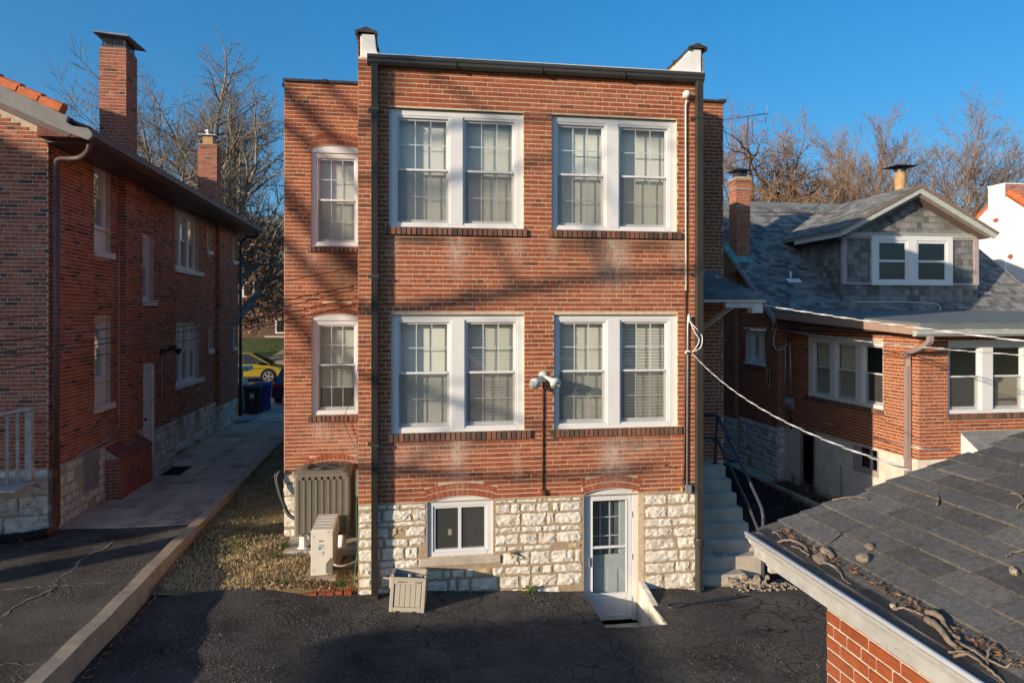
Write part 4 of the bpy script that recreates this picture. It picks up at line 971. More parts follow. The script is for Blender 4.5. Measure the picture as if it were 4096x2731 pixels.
def chimney(par, x0, x1, y0, y1, z0, z1, m, mort, faces=('f','r'), lim=60, name='chimney'):
    mb = MB(); mb.box(x0+.006, x1-.006, y0+.006, y1-.006, z0, z1); c = mb.build(name, mort, par); rr = []
    brickwall(Fr((0,y0+.006,0),(1,0,0),(0,-1,0)), rr, x0, x1, z0, z1, proud=.006)
    if 'r' in faces: brickwall(Fr((x1-.006,0,0),(0,1,0),(1,0,0)), rr, y0, y1, z0, z1, proud=.006)
    if 'l' in faces: brickwall(Fr((x0+.006,0,0),(0,1,0),(-1,0,0)), rr, y0, y1, z0, z1, proud=.006)
    emit(rr, c, m, lim, 'brick', 'brickwork'); return c
c1 = chimney(L, -6.27, -5.75, 5.2, 5.78, 7.0, 9.52, M['brick_left'], M['mortar_dark'], lim=80)
mb = MB(); mb.box(-6.24, -5.78, 5.23, 5.75, 9.52, 9.58)
for x in (-6.22, -6.01, -5.80):
    for y in (5.25, 5.73): mb.box(x-.01, x+.01, y-.01, y+.01, 9.58, 9.80)
for i in range(14): x = -6.22+.44*i/13; mb.box(x-.004, x+.004, 5.24, 5.25, 9.58, 9.79)
for i in range(14): y = 5.25+.48*i/13; mb.box(-5.80, -5.79, y-.004, y+.004, 9.58, 9.79)
mb.build('spark_screen', M['blackmetal'], c1)
mb = MB(); mb.hexa([(-6.36,5.08,9.78),(-5.66,5.08,9.72),(-5.60,5.92,9.72),(-6.36,5.92,9.78),(-6.33,5.12,9.82),(-5.70,5.12,9.78),(-5.66,5.88,9.78),(-6.33,5.88,9.82)]); mb.build('chimney_cap', M['galv'], c1)
c2 = chimney(L, -6.42, -5.85, 12.4, 12.9, 7.0, 9.3, M['brick_left'], M['mortar_dark'], lim=60)
mb = MB(); mb.box(-6.30, -6.0, 12.5, 12.8, 9.3, 9.58); mb.build('flue_liner', M['clay'], c2)
mb = MB(); mb.box(-6.42, -5.88, 12.42, 12.88, 9.58, 9.61); mb.lathe([(.1,9.61),(.1,9.68)], (-6.15,12.65,0), 12); mb.lathe([(.13,9.72),(.13,9.76),(.02,9.79)], (-6.15,12.65,0), 12); mb.build('flue_cap', M['galv'], c2)
# rainwater pipe at the corner
mb = MB(); mb.tube(smooth_path([(-5.16,2.15,6.84),(-5.2,2.2,6.70),(-5.45,2.42,6.62),(-5.76,2.46,6.60),(-5.8,2.46,6.5),(-5.8,2.46,6.3)]), .048, 8); mb.tube([(-5.8,2.46,6.3),(-5.8,2.46,1.35)], .046, 8)
mb.build('downpipe', M['brownmetal'], L, True)
mb = MB(); mb.tube(smooth_path([(-5.8,2.46,1.42),(-5.8,2.46,.75),(-5.8,2.44,.5),(-5.86,2.3,.40),(-6.2,2.12,.37)]), .055, 10); mb.build('boot_pipe', M['rustpipe'], L, True)
mb = MB(); P = smooth_path([(-5.86,2.3,.41),(-6.2,2.15,.39),(-6.8,2.08,.38),(-7.6,2.1,.38),(-9,2.1,.38)], 20); mb.tube(P, [.072+(.012 if i % 2 else 0) for i in range(len(P))], 10); q = mb.build('drain_hose', M['rubber'], None); tag(q, 'black corrugated drain hose lying along the stone base behind the wooden stair', 'hose')
mb = MB(); mb.tube(smooth_path([(-5.1,14.5,6.86),(-5.15,14.7,6.72),(-5.5,14.8,6.66),(-5.68,14.8,6.5),(-5.7,14.8,6.2)]), .05, 8); mb.tube([(-5.7,14.8,6.2),(-5.7,14.8,.5)], .05, 8); mb.build('downpipe', M['gutter'], L, True)
mb = MB(); mb.tube(smooth_path([(-5.885,5.17,5.5),(-5.885,5.17,2.2),(-5.885,5.17,1.75),(-5.885,5.0,1.6),(-5.885,4.4,1.50),(-5.885,3.5,1.46),(-5.885,3.35,1.42)]), .014, 6); mb.build('grey_conduit', M['galv'], L, True)
mb = MB(); mb.tube([(-5.87,7.62,3.05),(-5.87,7.62,1.45),(-5.87,8.5,1.33)], .012, 6); mb.build('grey_conduit', M['galv'], L, True)
LL = thing('floodlight', 'black floodlight with two heads above the white door of the left house', 'lamp', 'wall floodlights')
mb = MB(); mb.box(-5.89, -5.80, 7.58, 7.70, 3.05, 3.17); mb.build('base', M['blackmetal'], LL)
for (a, b) in ((7.5, 3.22), (7.85, 3.12)):
    mb = MB(); mb.tube([(-5.82,7.64,3.1),(-5.7,(7.64+a)/2,3.15),(-5.62,a,b)], [.02,.03,.05], 8); mb.tube([(-5.62,a,b),(-5.52,a,b-.03)], [.05,.085], 10); mb.build('lamp_head', M['blackmetal'], LL)
# porch wall beyond the house
mb = MB(); mb.box(-9, -6.15, 16.7, 17.4, .2, 1.35); rr = []; brickwall(Fr((0,16.7,0),(1,0,0),(0,-1,0)), rr, -9, -6.15, .3, 1.35); pw = mb.build('porch_wall', M['mortar_grey'], L); emit(rr, pw, M['brick_left'], 0, 'brick', 'porch_brickwork')
mb = MB(); mb.box(-9, -6.05, 16.6, 17.5, 1.35, 1.55); mb.box(-9, -5.95, 17.0, 17.9, 1.86, 2.02); mb.box(-6.9, -6.2, 17.1, 17.4, 1.55, 1.86); mb.build('porch_cap', M['stone_left'], L)

# ------------------------------------------------------------------ weathered stair of the left house
WS = thing('wooden_stair', 'weathered pale wooden porch stair with a slatted railing against the left house', 'stair')
def wbox(name, *a): q = MB(); q.box(*a); return bevel(q.build(name, M['wood'], WS), .006)
wbox('post', -6.05, -5.95, 1.98, 2.08, 1.35, 2.44); wbox('post', -6.66, -6.56, 1.42, 1.52, .30, 2.36)
wbox('platform_board', -6.62, -5.92, 1.46, 2.38, 1.28, 1.32)
def bar(name, a, b, wd, hg):
    a, b = V(a), V(b); d = (b-a).normalized(); s = d.cross(V((0,0,1))).normalized()*wd/2; u = V((0,0,hg/2)); q = MB()
    q.hexa([a-s-u, a+s-u, a+s+u, a-s+u, b-s-u, b+s-u, b+s+u, b-s+u]); return bevel(q.build(name, M['wood'], WS), .005)
bar('handrail', (-6.62,1.44,2.40), (-5.98,2.06,2.49), .10, .045); bar('rim_beam', (-6.62,1.44,1.18), (-5.98,2.06,1.20), .04, .2)
for i in range(5):
    t = (i+.8)/6; x, y = -6.60+.60*t, 1.46+.58*t; wbox('baluster', x-.02, x+.02, y-.02, y+.02, 1.24+.02*i*.5, 2.37+.085*t)
bar('handrail', (-6.62,1.46,2.36), (-7.6,.5,1.35), .10, .045); bar('stringer', (-6.66,1.46,1.1), (-7.7,.45,.1), .045, .22)
for i in range(9):
    t = (i+.7)/9; x, y = -6.62-.98*t, 1.46-.96*t; wbox('baluster', x-.02, x+.02, y-.02, y+.02, 1.05-1.0*t, 2.32-1.0*t)
for i in range(5):
    t = (i+.5)/5; x, y, z = -6.75-.95*t, 1.5-.96*t, 1.12-1.0*t; q = MB(); P = [V((x,y,z)), V((x-.2,y-.2,z)), V((x-1.0,y+.65,z)), V((x-.8,y+.85,z))]; q.hexa(P+[p+V((0,0,.035)) for p in P]); bevel(q.build('tread', M['wood'], WS), .005)
PT = thing('paper_bag', 'tan paper bag with black print lying behind the wooden stair post', 'bag')
q = MB(); F3 = Fr((-6.87,1.30,.55), (.78,.62,0), (.62,-.78,0)); ca, sa = math.cos(.12), math.sin(.12)
P = [(-.07,-.16),(.12,-.13),(.07,.16),(-.09,.15)]; q.hexa([F3.p(a, b, 0) for a, b in P]+[F3.p(a, b, .012) for a, b in P]); q.build('bag_face', M['paper'], PT)
def text(s, F, u, z, size, d, m, par, rot=0., ex=.001, name='lettering'):
    c = bpy.data.curves.new(name, 'FONT'); c.body = s; c.size = size; c.extrude = ex; c.align_x = 'CENTER'; c.align_y = 'CENTER'
    o = bpy.data.objects.new(name, c); COL.objects.link(o); c.materials.append(m); o.parent = par
    U = F.U*math.cos(rot)+F.Z*math.sin(rot); Z = F.Z*math.cos(rot)-F.U*math.sin(rot); p = F.p(u, z, d); N = U.cross(Z)
    o.matrix_local = Matrix(((U.x,Z.x,N.x,p.x),(U.y,Z.y,N.y,p.y),(U.z,Z.z,N.z,p.z),(0,0,0,1))); return o
text('MORTAR MIX', F3, .03, .05, .055, .014, M['ink'], PT, -1.3); text('for masonry', F3, -.02, .0, .025, .014, M['ink'], PT, -1.3)
# ------------------------------------------------------------------ right house
H = thing('dormer_house', 'low brick house on the right with grey shingle roof, large gabled dormer and rear extension', 'house')
XR = 9.7; FR = Fr((XR,0,0), (0,1,0), (-1,0,0)); FRr = Fr((0,1.75,0), (1,0,0), (0,-1,0))
ZR = 1.21
tw = (2.74, 5.385, 2.03, 3.45); sw_ = (7.05, 8.14, 2.62, 3.6); rw = (10.33, 13.2, 2.08, 3.5)
rr = []; rs = []
brickwall(FR, rr, 1.75, 6.45, ZR, 3.95, [rect(*tw), rect(2.7, 5.5, 1.955, 2.0)], top=lambda z: (1.75, 6.45) if z < 3.72 else (1.75+(z-3.72)/.3*4.6, 6.45))
soldier_sill(FR, rs, 2.7, 5.5, 1.93, 2.03, .04)
wallplane(FR, [(1.75,-.5),(1.75,3.72),(6.45,4.05),(6.45,-.5)], [rpoly(*tw), rpoly(5.10,5.66,-.3,1.19), rpoly(2.88,3.40,.72,1.17)], M['mortar'], H, 'side_wall', .12)
brickwall(FRr, rr, XR, 13.3, ZR, 3.62, [rect(*rw), rect(10.3, 13.25, 2.0, 2.05)]); soldier_sill(FRr, rs, 10.29, 13.25, 1.97, 2.085, .04)
wallplane(FRr, rpoly(XR, 17.6, -.6, 3.7), [rpoly(*rw)], M['mortar'], H, 'rear_wall', .12)
F9 = Fr((9.5,0,0), (0,1,0), (-1,0,0)); Frf = Fr((0,6.45,0), (1,0,0), (0,-1,0)); F8 = Fr((9.38,0,0), (0,1,0), (-1,0,0)); Frg = Fr((0,8.55,0), (1,0,0), (0,-1,0))
def gab(z, y0, y1):
    if z < 4.1: return (y0, y1)
    a, b = 6.35+(z-4.05)/.77, 15.6-(z-4.05)/.77
    return (max(y0, a), min(y1, b)) if b > a else None
brickwall(F9, rr, 6.45, 8.55, 1.08, 6.0, [rect(*sw_), rect(6.95, 8.25, 2.5, 2.6)], top=lambda z: gab(z, 6.45, 8.55)); soldier_sill(F9, rs, 6.98, 8.24, 2.50, 2.61, .04)
brickwall(Frf, rr, 9.5, 9.7, 1.1, 4.0, bl=.14)
aw = (9.35, 10.4, 1.7, 3.1, .25)
brickwall(F8, rr, 8.55, 13, 1.0, 7.5, [archhole(*aw, .0)], top=lambda z: gab(z, 8.55, 13)); brickwall(Frg, rr, 9.38, 9.5, 1.0, 5.6, bl=.12)
emit(rr, H, M['brick_right'], 230, 'brick', 'brickwork'); emit(rs, H, M['sillbrick'], 70, 'sill_brick', 'sill_brickwork')
gp = lambda y0, y1: [(y0,-.5),(y0,gz_(y0)),(y1,gz_(y1)),(y1,-.5)]
gz_ = lambda y: 4.05+.77*(y-6.35)
wallplane(F9, [(6.45,-.5),(6.45,4.05),(8.55,gz_(8.55)-.1),(8.55,-.5)], [rpoly(*sw_)], M['mortar_dark'], H, 'side_wall', .12)
wallplane(F8, [(8.55,-.5),(8.55,gz_(8.55)-.1),(10.98,gz_(10.98)-.1),(15.6,4.05),(15.6,-.5)], [arch_poly(*aw)], M['mortar_dark'], H, 'side_wall', .12)
wallplane(Frf, rpoly(9.5, 9.71, -.5, 4.1), [], M['mortar_dark'], H, 'side_wall'); wallplane(Frg, rpoly(9.38, 9.51, -.5, 5.7), [], M['mortar_dark'], H, 'side_wall')
# grey stone base, stucco base
stonewall(F9, 6.42, 8.55, -.4, 1.06, [], M['stone_right'], H, lr=(.2,.42), hr=(.16,.28), rough=.03, gap=.02); stonewall(F8, 8.55, 11.2, -.35, .98, [], M['stone_right'], H, lr=(.2,.42), hr=(.16,.28), rough=.03, gap=.02)
stonewall(Frf, 9.5, 9.72, -.4, 1.08, [], M['stone_right'], H, lr=(.2,.22), hr=(.18,.28))
wallplane(F9, rpoly(6.45, 8.55, -.6, 1.08), [], M['cement'], H, 'stone_bed', .02, .003); wallplane(F8, rpoly(8.55, 12, -.6, 1.0), [], M['cement'], H, 'stone_bed', .02, .003)
wallplane(FR, [(1.75,-.6),(1.75,ZR),(6.45,ZR-.09),(6.45,-.6)], [rpoly(5.10,5.66,-.3,1.15), rpoly(2.88,3.66,.66,1.16)], M['stucco'], H, 'stucco_base', .14, .012)
wallplane(FRr, rpoly(XR-.012, 17.6, -.6, ZR), [], M['stucco'], H, 'stucco_base', .05, .012)
mb = MB(); FR.box(mb, 5.60, 5.70, -.35, 1.15, -.05, .03); FR.box(mb, 5.08, 5.14, -.35, 1.15, -.05, .03); FR.box(mb, 5.1, 5.66, 1.06, 1.15, -.05, .03); FR.box(mb, 5.14, 5.60, -.35, 1.06, -.12, -.09)
mb.build('basement_door', M['wood_fascia'], H)
mb = MB(); FR.box(mb, 3.40, 3.68, .60, 1.16, -.05, .02); FR.box(mb, 2.86, 3.40, .60, .71, -.05, .02); FR.box(mb, 2.86, 2.90, .71, 1.16, -.05, .02); FR.box(mb, 3.12, 3.16, .72, 1.15, -.06, .0); bw_ = mb.build('basement_window', M['mauvetrim'], H)
g = MB(); g.poly([FR.p(2.9,.71,-.05), FR.p(3.4,.71,-.05), FR.p(3.4,1.16,-.05), FR.p(2.9,1.16,-.05)]); g.build('pane', M['glass_dark'], bw_, fix=False)
# windows
dh(FR, H, tw, [((2.75+.03, 3.44), (2.09, 3.37), None), ((3.65, 4.39), (2.09, 3.37), None), ((4.58, 5.27), (2.09, 3.37), None)], 2.74, d=-.03, grid=None, blinds=False, cap=False)
q = MB()
for a, b in ((3.66,4.38),(4.59,5.26)): q.poly([FR.p(a,2.1,-.17), FR.p(b,2.1,-.17), FR.p(b,3.36,-.17), FR.p(a,3.36,-.17)])
q.build('roller_shade', mat('tan_shade', (.66,.60,.47), .9, .1, var=.03), H, fix=False)
dh(FRr, H, (10.33, 13.2, 2.08, 3.5), [((10.37, 11.09), (2.13, 3.41), None), ((11.33, 12.05), (2.13, 3.41), None), ((12.29, 13.1), (2.13, 3.41), None)], 2.78, d=-.03, grid=None, blinds=False, cap=False)
g = MB()
for c in ([(9.72,1.9,1.0),(14.2,1.9,1.0),(14.2,6.3,1.0),(9.72,6.3,1.0)],[(14.2,1.9,1.0),(14.2,6.3,1.0),(14.2,6.3,3.65),(14.2,1.9,3.65)],[(9.72,6.3,1.0),(14.2,6.3,1.0),(14.2,6.3,3.65),(9.72,6.3,3.65)],[(10.3,3.4,1.0),(14.2,3.4,1.0),(14.2,3.4,3.65),(10.3,3.4,3.65)],[(11.2,3.6,1.0),(11.2,6.3,1.0),(11.2,6.3,3.65),(11.2,3.6,3.65)]): g.poly(c)
g.build('room_wall', M['cream'], H, fix=False)
o = dh(F9, H, (sw_[0], sw_[1], 2.66, 3.56), [((7.1, 7.42), (2.74, 3.5), None), ((7.48, 7.92), (2.74, 3.5), None)], 3.45, d=-.06, grid=None, blinds=False, screen=False, cap=False, glass='glass_dark')
mb = MB(); F9.box(mb, 6.98, 8.2, 3.60, 3.64, -.05, .05); F9.box(mb, 7.02, 8.2, 2.615, 2.66, -.1, .05); mb.build('window_lintel', M['whitemetal'], H)
mb = MB(); pl = arch_poly(*aw); F8.box(mb, aw[0], aw[1], 2.3, 2.36, -.14, -.06); F8.box(mb, aw[0], aw[1], 1.7, 1.78, -.14, -.06); n = len(mb.v)
mb.v += [tuple(F8.p(*p, -.11)) for p in pl]
for t in tessellate_polygon([[V((p[0], p[1], 0)) for p in pl]]): mb.f.append(tuple(n+i for i in t)); mb.t.append(.5)
mb.build('arched_window', M['glass_dark'], H, fix=False)
# main roof
sl_ = math.sqrt(1+.77**2); RV = V((0,1,.77)).normalized(); RN = V((0,-.77,1)).normalized()
def roofz(y): return 4.06+.77*(y-6.3)
mb = MB(); mb.prism([(6.2,roofz(6.2)-.012),(6.2,roofz(6.2)-.10),(10.98,roofz(10.98)-.12),(15.75,roofz(6.2)-.10),(15.75,roofz(6.2)-.012),(10.98,roofz(10.98)-.012)], 9.25, 17.65, ax='x'); mb.build('roof_deck', M['membrane'], H)
mb = MB(); mb.prism([(6.15,roofz(6.15)+.01),(6.15,roofz(6.15)-.16),(10.98,roofz(10.98)-.16),(10.98,roofz(10.98)+.01)], 9.21, 9.249, ax='x'); mb.prism([(6.15,roofz(6.15)+.01),(6.15,roofz(6.15)-.16),(10.98,roofz(10.98)-.16),(10.98,roofz(10.98)+.01)], 17.651, 17.69, ax='x'); mb.build('barge_board', M['mauvetrim'], H)
DY = 6.68; DX0, DX1 = 11.5, 15.56
sh = []
def inrange(c): return not (11.3 < c.x < 15.7 and c.y > DY and roofz(c.y) < 6.22+(2.35-abs(c.x-13.48))*.53-.02)
shplane(sh, (9.22,6.2,roofz(6.2)), (1,0,0), RV, RN, 8.46, 4.79*sl_, .21, .138, inrange, th=.011)
# dormer
mb = MB(); PZ = 7.36; EZ = 6.17
mb.prism([(DX0,4.2),(DX1,4.2),(DX1,6.12),((DX0+DX1)/2,7.25),(DX0,6.12)], DY, 9.3); dm = mb.build('dormer', M['membrane'], H)
FD = Fr((0,DY,0), (1,0,0), (0,-1,0)); FDs = Fr((DX0,0,0), (0,1,0), (-1,0,0))
pitch = (7.448-6.262)/(13.457-11.215)
def below(c): return c.z < 6.12 + (1.12-abs(c.x-13.53)*.55) and not (12.28 < c.x < 14.76 and 4.79 < c.z < 6.14)
shd = []
shplane(shd, FD.p(DX0, 4.36, .0), (1,0,0), (0,0,1), (0,-1,0), DX1-DX0, 2.9, .17, .165, below, th=.016, jt=.25, tone=(.0,.85))
shplane(shd, FDs.p(DY, 4.2, .0), (0,1,0), (0,0,1), (-1,0,0), 2.6, 1.95, .17, .165, lambda c: c.z > roofz(c.y)-.05, th=.016, jt=.25, tone=(.0,.85))
apx = 13.48; dv = V((apx-11.13, 0, 7.47-6.22)).normalized(); dn_ = V((-dv.z,0,dv.x)); dln = (V((apx,0,7.47))-V((11.13,0,6.22))).length
shr = []
shplane(shr, (11.13,6.3,6.225), (0,1,0), dv, dn_, 4.5, dln, .21, .138, lambda c: c.z > roofz(c.y)-.03, th=.011)
dv2 = V((-dv.x,0,dv.z)); shplane(shr, (15.83,6.3,6.225), (0,1,0), dv2, V((dv.z,0,dv.x)), 4.5, dln, .21, .138, lambda c: c.z > roofz(c.y)-.03, th=.011)
for q, pr, nm, lim in ((sh, H, 'shingle', 240), (shd, dm, 'shingle', 230), (shr, dm, 'roof_shingle', 60)): emit(q, pr, M['shingle'], lim, nm, nm+'s', wedge=True)
mb = MB(); mb.prism([(11.13,6.21),(apx,7.455),(15.83,6.21),(15.83,6.13),(apx,7.36),(11.13,6.13)], 6.3, 10.8); mb.build('dormer_roof', M['membrane'], dm)
for sgn in (-1, 1):
    q = MB(); X_ = lambda x: apx+sgn*(x)
    q.prism([(X_(0),7.46),(X_(2.37),6.215),(X_(2.33),6.16),(X_(0),7.37)], 6.24, 6.30); q.build('rake_trim', M['brownrake'], dm)
    q = MB(); q.prism([(X_(0),7.37),(X_(2.33),6.16),(X_(2.25),6.06),(X_(0),7.22)], 6.27, 6.33); q.build('rake_board', M['greytrim'], dm)
    q = MB(); q.prism([(X_(0),7.23),(X_(2.2),6.09),(X_(2.1),6.06),(X_(0),7.14)], 6.33, DY-.02); q.build('rake_soffit', M['brownrake'], dm)
mb = MB(); mb.box(11.14, 11.20, 6.3, 8.4, 6.03, 6.17); mb.build('eave_board', M['greytrim'], dm)
mb = MB(); mb.box(11.2, 11.47, 6.5, 8.2, 6.06, 6.10); mb.box(11.36, 11.47, DY-.04, 8.2, 5.98, 6.06); mb.build('eave_soffit', M['brownmetal'], dm)
mb = MB(); FD.box(mb, 11.47, 15.6, 6.10, 6.17, -.02, .07); FD.box(mb, 11.47, 15.6, 6.17, 6.20, -.02, .1); mb.build('frieze', M['greytrim'], dm)
for x in (11.53, 15.50):
    q = MB(); FD.box(q, x-.07, x+.07, 4.81, 6.10, -.03, .05); q.build('corner_board', M['mauvetrim'], dm)
for a, b in ((11.60, 12.30), (14.74, 15.43)):
    q = MB(); FD.box(q, a, b, 6.04, 6.10, -.02, .045); FD.box(q, a, b, 4.80, 4.86, -.02, .045); q.build('panel_trim', M['mauvetrim'], dm)
dh(Fr((0,DY-.02,0),(1,0,0),(0,-1,0)), dm, (12.31, 14.745, 4.79, 6.11), [((12.49, 13.37), (4.89, 6.0), None), ((13.65, 14.58), (4.89, 6.0), None)], 5.45, d=.07, grid=None, blinds=False, screen=False, cap=False, glass='glass_dark') if False else None
def dormer_window():
    F = Fr((0,DY,0),(1,0,0),(0,-1,0)); mb = MB(); d = .075
    F.box(mb, 12.31, 12.48, 4.79, 6.115, -.1, d); F.box(mb, 14.59, 14.745, 4.79, 6.115, -.1, d); F.box(mb, 13.38, 13.65, 4.88, 6.0, -.1, d-.002); F.box(mb, 12.48, 14.59, 6.0, 6.115, -.1, d-.003); F.box(mb, 12.48, 14.59, 4.79, 4.88, -.1, d+.004)
    wv = mb.build('window', M['white'], dm)
    for a, b in ((12.48, 13.38), (13.65, 14.59)):
        q = MB(); e = .06
        F.box(q, a, a+e, 4.88, 6.0, -.08, .05); F.box(q, b-e, b, 4.88, 6.0, -.08, .05); F.box(q, a+e, b-e, 5.93, 6.0, -.08, .049); F.box(q, a+e, b-e, 4.88, 4.95, -.08, .051); F.box(q, a+e, b-e, 5.415, 5.475, -.08, .045); q.build('sash', M['white'], wv)
        g = MB(); g.poly([F.p(a,4.88,-.004+.012), F.p(b,4.88,.008), F.p(b,6.0,.008), F.p(a,6.0,.008)]); g.build('dark_backing', M['dark'], wv, fix=False)  # black sheet standing in for the unlit room behind the panes
        for z0, z1, dd in ((5.475, 5.93, .03), (4.95, 5.415, .02)):
            g = MB(); g.poly([F.p(a+e,z0,dd), F.p(b-e,z0,dd), F.p(b-e,z1,dd), F.p(a+e,z1,dd)]); g.build('pane', M['glass_dark'], wv, fix=False)
dormer_window()
# ridge cap, flashing strip, roof vent
mb = MB(); mb.prism([(10.80,roofz(10.80)+.01),(10.98,roofz(10.98)+.045),(11.16,roofz(10.80)+.01),(11.16,roofz(10.80)-.04),(10.80,roofz(10.80)-.02)], 9.22, 17.68, ax='x'); mb.build('ridge_cap', M['membrane'], H)
mb = MB(); mb.tube(smooth_path([(11.7,6.60,roofz(6.6)+.05),(13.9,6.58,roofz(6.58)+.05),(14.2,6.45,roofz(6.45)+.05),(14.05,6.3,roofz(6.3)+.04),(13.6,6.25,roofz(6.25)+.03)]), .012, 6); mb.tube([(9.55,6.22,roofz(6.22)+.04),(12.9,6.18,roofz(6.18)+.04)], .012, 6); mb.build('roof_cable', M['insulator'], H, True)
mb = MB(); mb.hexa([(10.35,7.35,roofz(7.35)+.012),(10.75,7.35,roofz(7.35)+.012),(10.75,7.5,roofz(7.5)+.012),(10.35,7.5,roofz(7.5)+.012),(10.38,7.36,roofz(7.36)+.03),(10.72,7.36,roofz(7.36)+.03),(10.72,7.48,roofz(7.48)+.03),(10.38,7.48,roofz(7.48)+.03)]); mb.tube([(10.52,7.55,roofz(7.55)-.02),(10.52,7.55,roofz(7.55)+.18)], .03, 8); mb.build('roof_vent', M['insulator'], H)
# extension low slope roof, fascia, gutter
mb = MB(); mb.hexa([(9.35,1.30,3.70),(17.7,1.30,3.70),(17.7,6.4,3.98),(9.35,6.4,3.98),(9.33,1.27,3.845),(17.72,1.27,3.845),(17.72,6.45,4.115),(9.33,6.45,4.115)]); mb.build('low_roof', M['membrane'], H)
mb = MB(); mb.prism([(1.35,3.80),(1.35,3.62),(6.35,3.90),(6.35,4.075)], 9.31, 9.345, ax='x'); mb.build('fascia', M['wood_fascia'], H); mb = MB(); mb.box(9.36, 9.7, 1.4, 6.4, 3.66, 3.69); mb.build('eave_soffit', M['brownmetal'], H)
mb = MB(); mb.box(9.38, 17.7, 1.30, 1.34, 3.70, 3.80); mb.build('fascia', M['white'], H)
mb = MB(); mb.prism([(1.298,3.6),(1.23,3.6),(1.18,3.65),(1.18,3.69),(1.165,3.70),(1.165,3.725),(1.18,3.725),(1.18,3.70),(1.298,3.70)], 9.2, 17.7, ax='x'); gt = mb.build('gutter', M['greytrim'], H)
mb = MB()
for x in (9.6, 10.3, 11.1, 11.9): mb.box(x-.01, x+.01, 1.17, 1.3, 3.715, 3.735)
mb.build('gutter_strap', M['galv'], H)
mb = MB(); mb.tube(smooth_path([(9.5,1.24,3.6),(9.5,1.25,3.50),(9.52,1.5,3.36),(9.58,1.85,3.27),(9.62,1.95,3.18),(9.62,1.95,3.0)]), .062, 4); mb.tube([(9.62,1.95,3.0),(9.62,1.95,-.3)], .062, 4); mb.box(9.56, 9.70, 1.9, 2.0, 1.2, 1.24); mb.build('downpipe', M['taupe'], H)
# hooded bulkhead against the rear wall
mb = MB(); mb.prism([(10.6,1.0),(10.6,1.76),(11.05,1.44),(11.5,1.1),(11.5,1.0)], 1.2, 1.75) if False else mb.hexa([(10.6,.2,-.3),(14,.2,-.3),(14,1.75,-.3),(10.6,1.75,-.3),(10.6,.75,1.1),(14,.75,1.1),(14,1.749,1.72),(10.6,1.749,1.72)]); mb.build('bulkhead', M['white'], H)
hs_ = []; shplane(hs_, (10.56,.72,1.10), (1,0,0), V((0,1.0,.62)), V((0,-.62,1.0)), 3.4, 1.19, .25, .138, th=.011, tone=(.5,1)); emit(hs_, H, M['shingle'], 20, 'shingle', 'hood_shingles', wedge=True)
# pipes, meter
mb = MB(); mb.tube([(9.68,6.38,4.0),(9.66,6.38,1.1)], .018, 6); mb.build('grey_conduit', M['galv'], H, True)
mb = MB(); mb.tube([(9.64,6.1,3.3),(9.66,6.1,2.0)], .025, 8); mb.build('blue_grey_conduit', M['galv'], H, True); mb = MB(); mb.tube([(9.66,6.1,2.0),(9.66,6.1,1.1)], .03, 8); mb.build('rusty_pipe', M['rustpipe'], H, True)
mb = MB(); mb.tube([(9.70,6.12,1.78),(9.50,6.12,1.78)], .09, 14); mb.box(9.62, 9.69, 6.0, 6.25, 1.6, 1.9); mb.build('meter', M['galv'], H)
mb = MB(); mb.tube([(9.67,5.6,1.50),(9.67,4.4,1.47)], .014, 6); mb.tube([(9.67,3.0,1.42),(9.67,1.72,1.45),(9.9,1.71,1.42),(10.3,1.71,1.42)], .016, 6); mb.build('wall_pipe', M['galv'], H, True)
mb = MB(); mb.tube([(9.5,6.86,2.6),(9.47,6.8,2.45),(9.47,6.8,2.15),(9.5,6.87,2.05),(9.47,6.93,2.2),(9.47,6.93,2.5),(9.5,6.86,2.6)], .012, 5); mb.build('vent_ring', M['cement'], H); mb = MB(); F9.box(mb, 6.81, 6.92, 2.15, 2.48, -.05, .01); mb.build('vent_hole', M['dark'], H)
# chimney with cap
c3 = chimney(H, 9.27, 9.7, 8.25, 8.7, 5.2, 7.78, M['brick_right'], M['mortar'], faces=('f','l'), lim=75)
rr = []; brickwall(Fr((0,8.21,0),(1,0,0),(0,-1,0)), rr, 9.23, 9.74, 7.78, 7.85); brickwall(Fr((9.23,0,0),(0,1,0),(-1,0,0)), rr, 8.21, 8.74, 7.78, 7.85); mb = MB(); mb.box(9.235, 9.735, 8.215, 8.735, 7.78, 7.855); mb.build('corbel', M['mortar'], c3); emit(rr, c3, M['brick_right'], 10, 'brick', 'corbel_brickwork')
mb = MB(); mb.hexa([(9.22,8.2,7.855),(9.75,8.2,7.855),(9.75,8.75,7.855),(9.22,8.75,7.855),(9.29,8.27,7.94),(9.68,8.27,7.94),(9.68,8.68,7.94),(9.29,8.68,7.94)]); mb.build('crown', M['rubble'], c3)
mb = MB(); mb.box(9.34, 9.63, 8.32, 8.63, 7.94, 8.0)
for x in lin(9.36, 9.61, 9): mb.box(x-.004, x+.004, 8.34, 8.345, 8.0, 8.12)
for y in lin(8.34, 8.61, 9): mb.box(9.355, 9.36, y-.004, y+.004, 8.0, 8.12); mb.box(9.61, 9.615, y-.004, y+.004, 8.0, 8.12)
mb.hexa([(9.20,8.18,8.12),(9.77,8.18,8.12),(9.77,8.77,8.12),(9.20,8.77,8.12),(9.36,8.34,8.19),(9.61,8.34,8.19),(9.61,8.61,8.19),(9.36,8.61,8.19)]); mb.build('chimney_cap', M['blackmetal'], c3)
mb = MB(); mb.box(9.255, 9.715, 8.235, 8.245, 7.55, 7.58); mb.box(9.255, 9.262, 8.24, 8.7, 7.55, 7.58); mb.box(9.255, 9.715, 8.235, 8.245, 7.07, 7.09); mb.build('steel_band', M['galv'], c3)
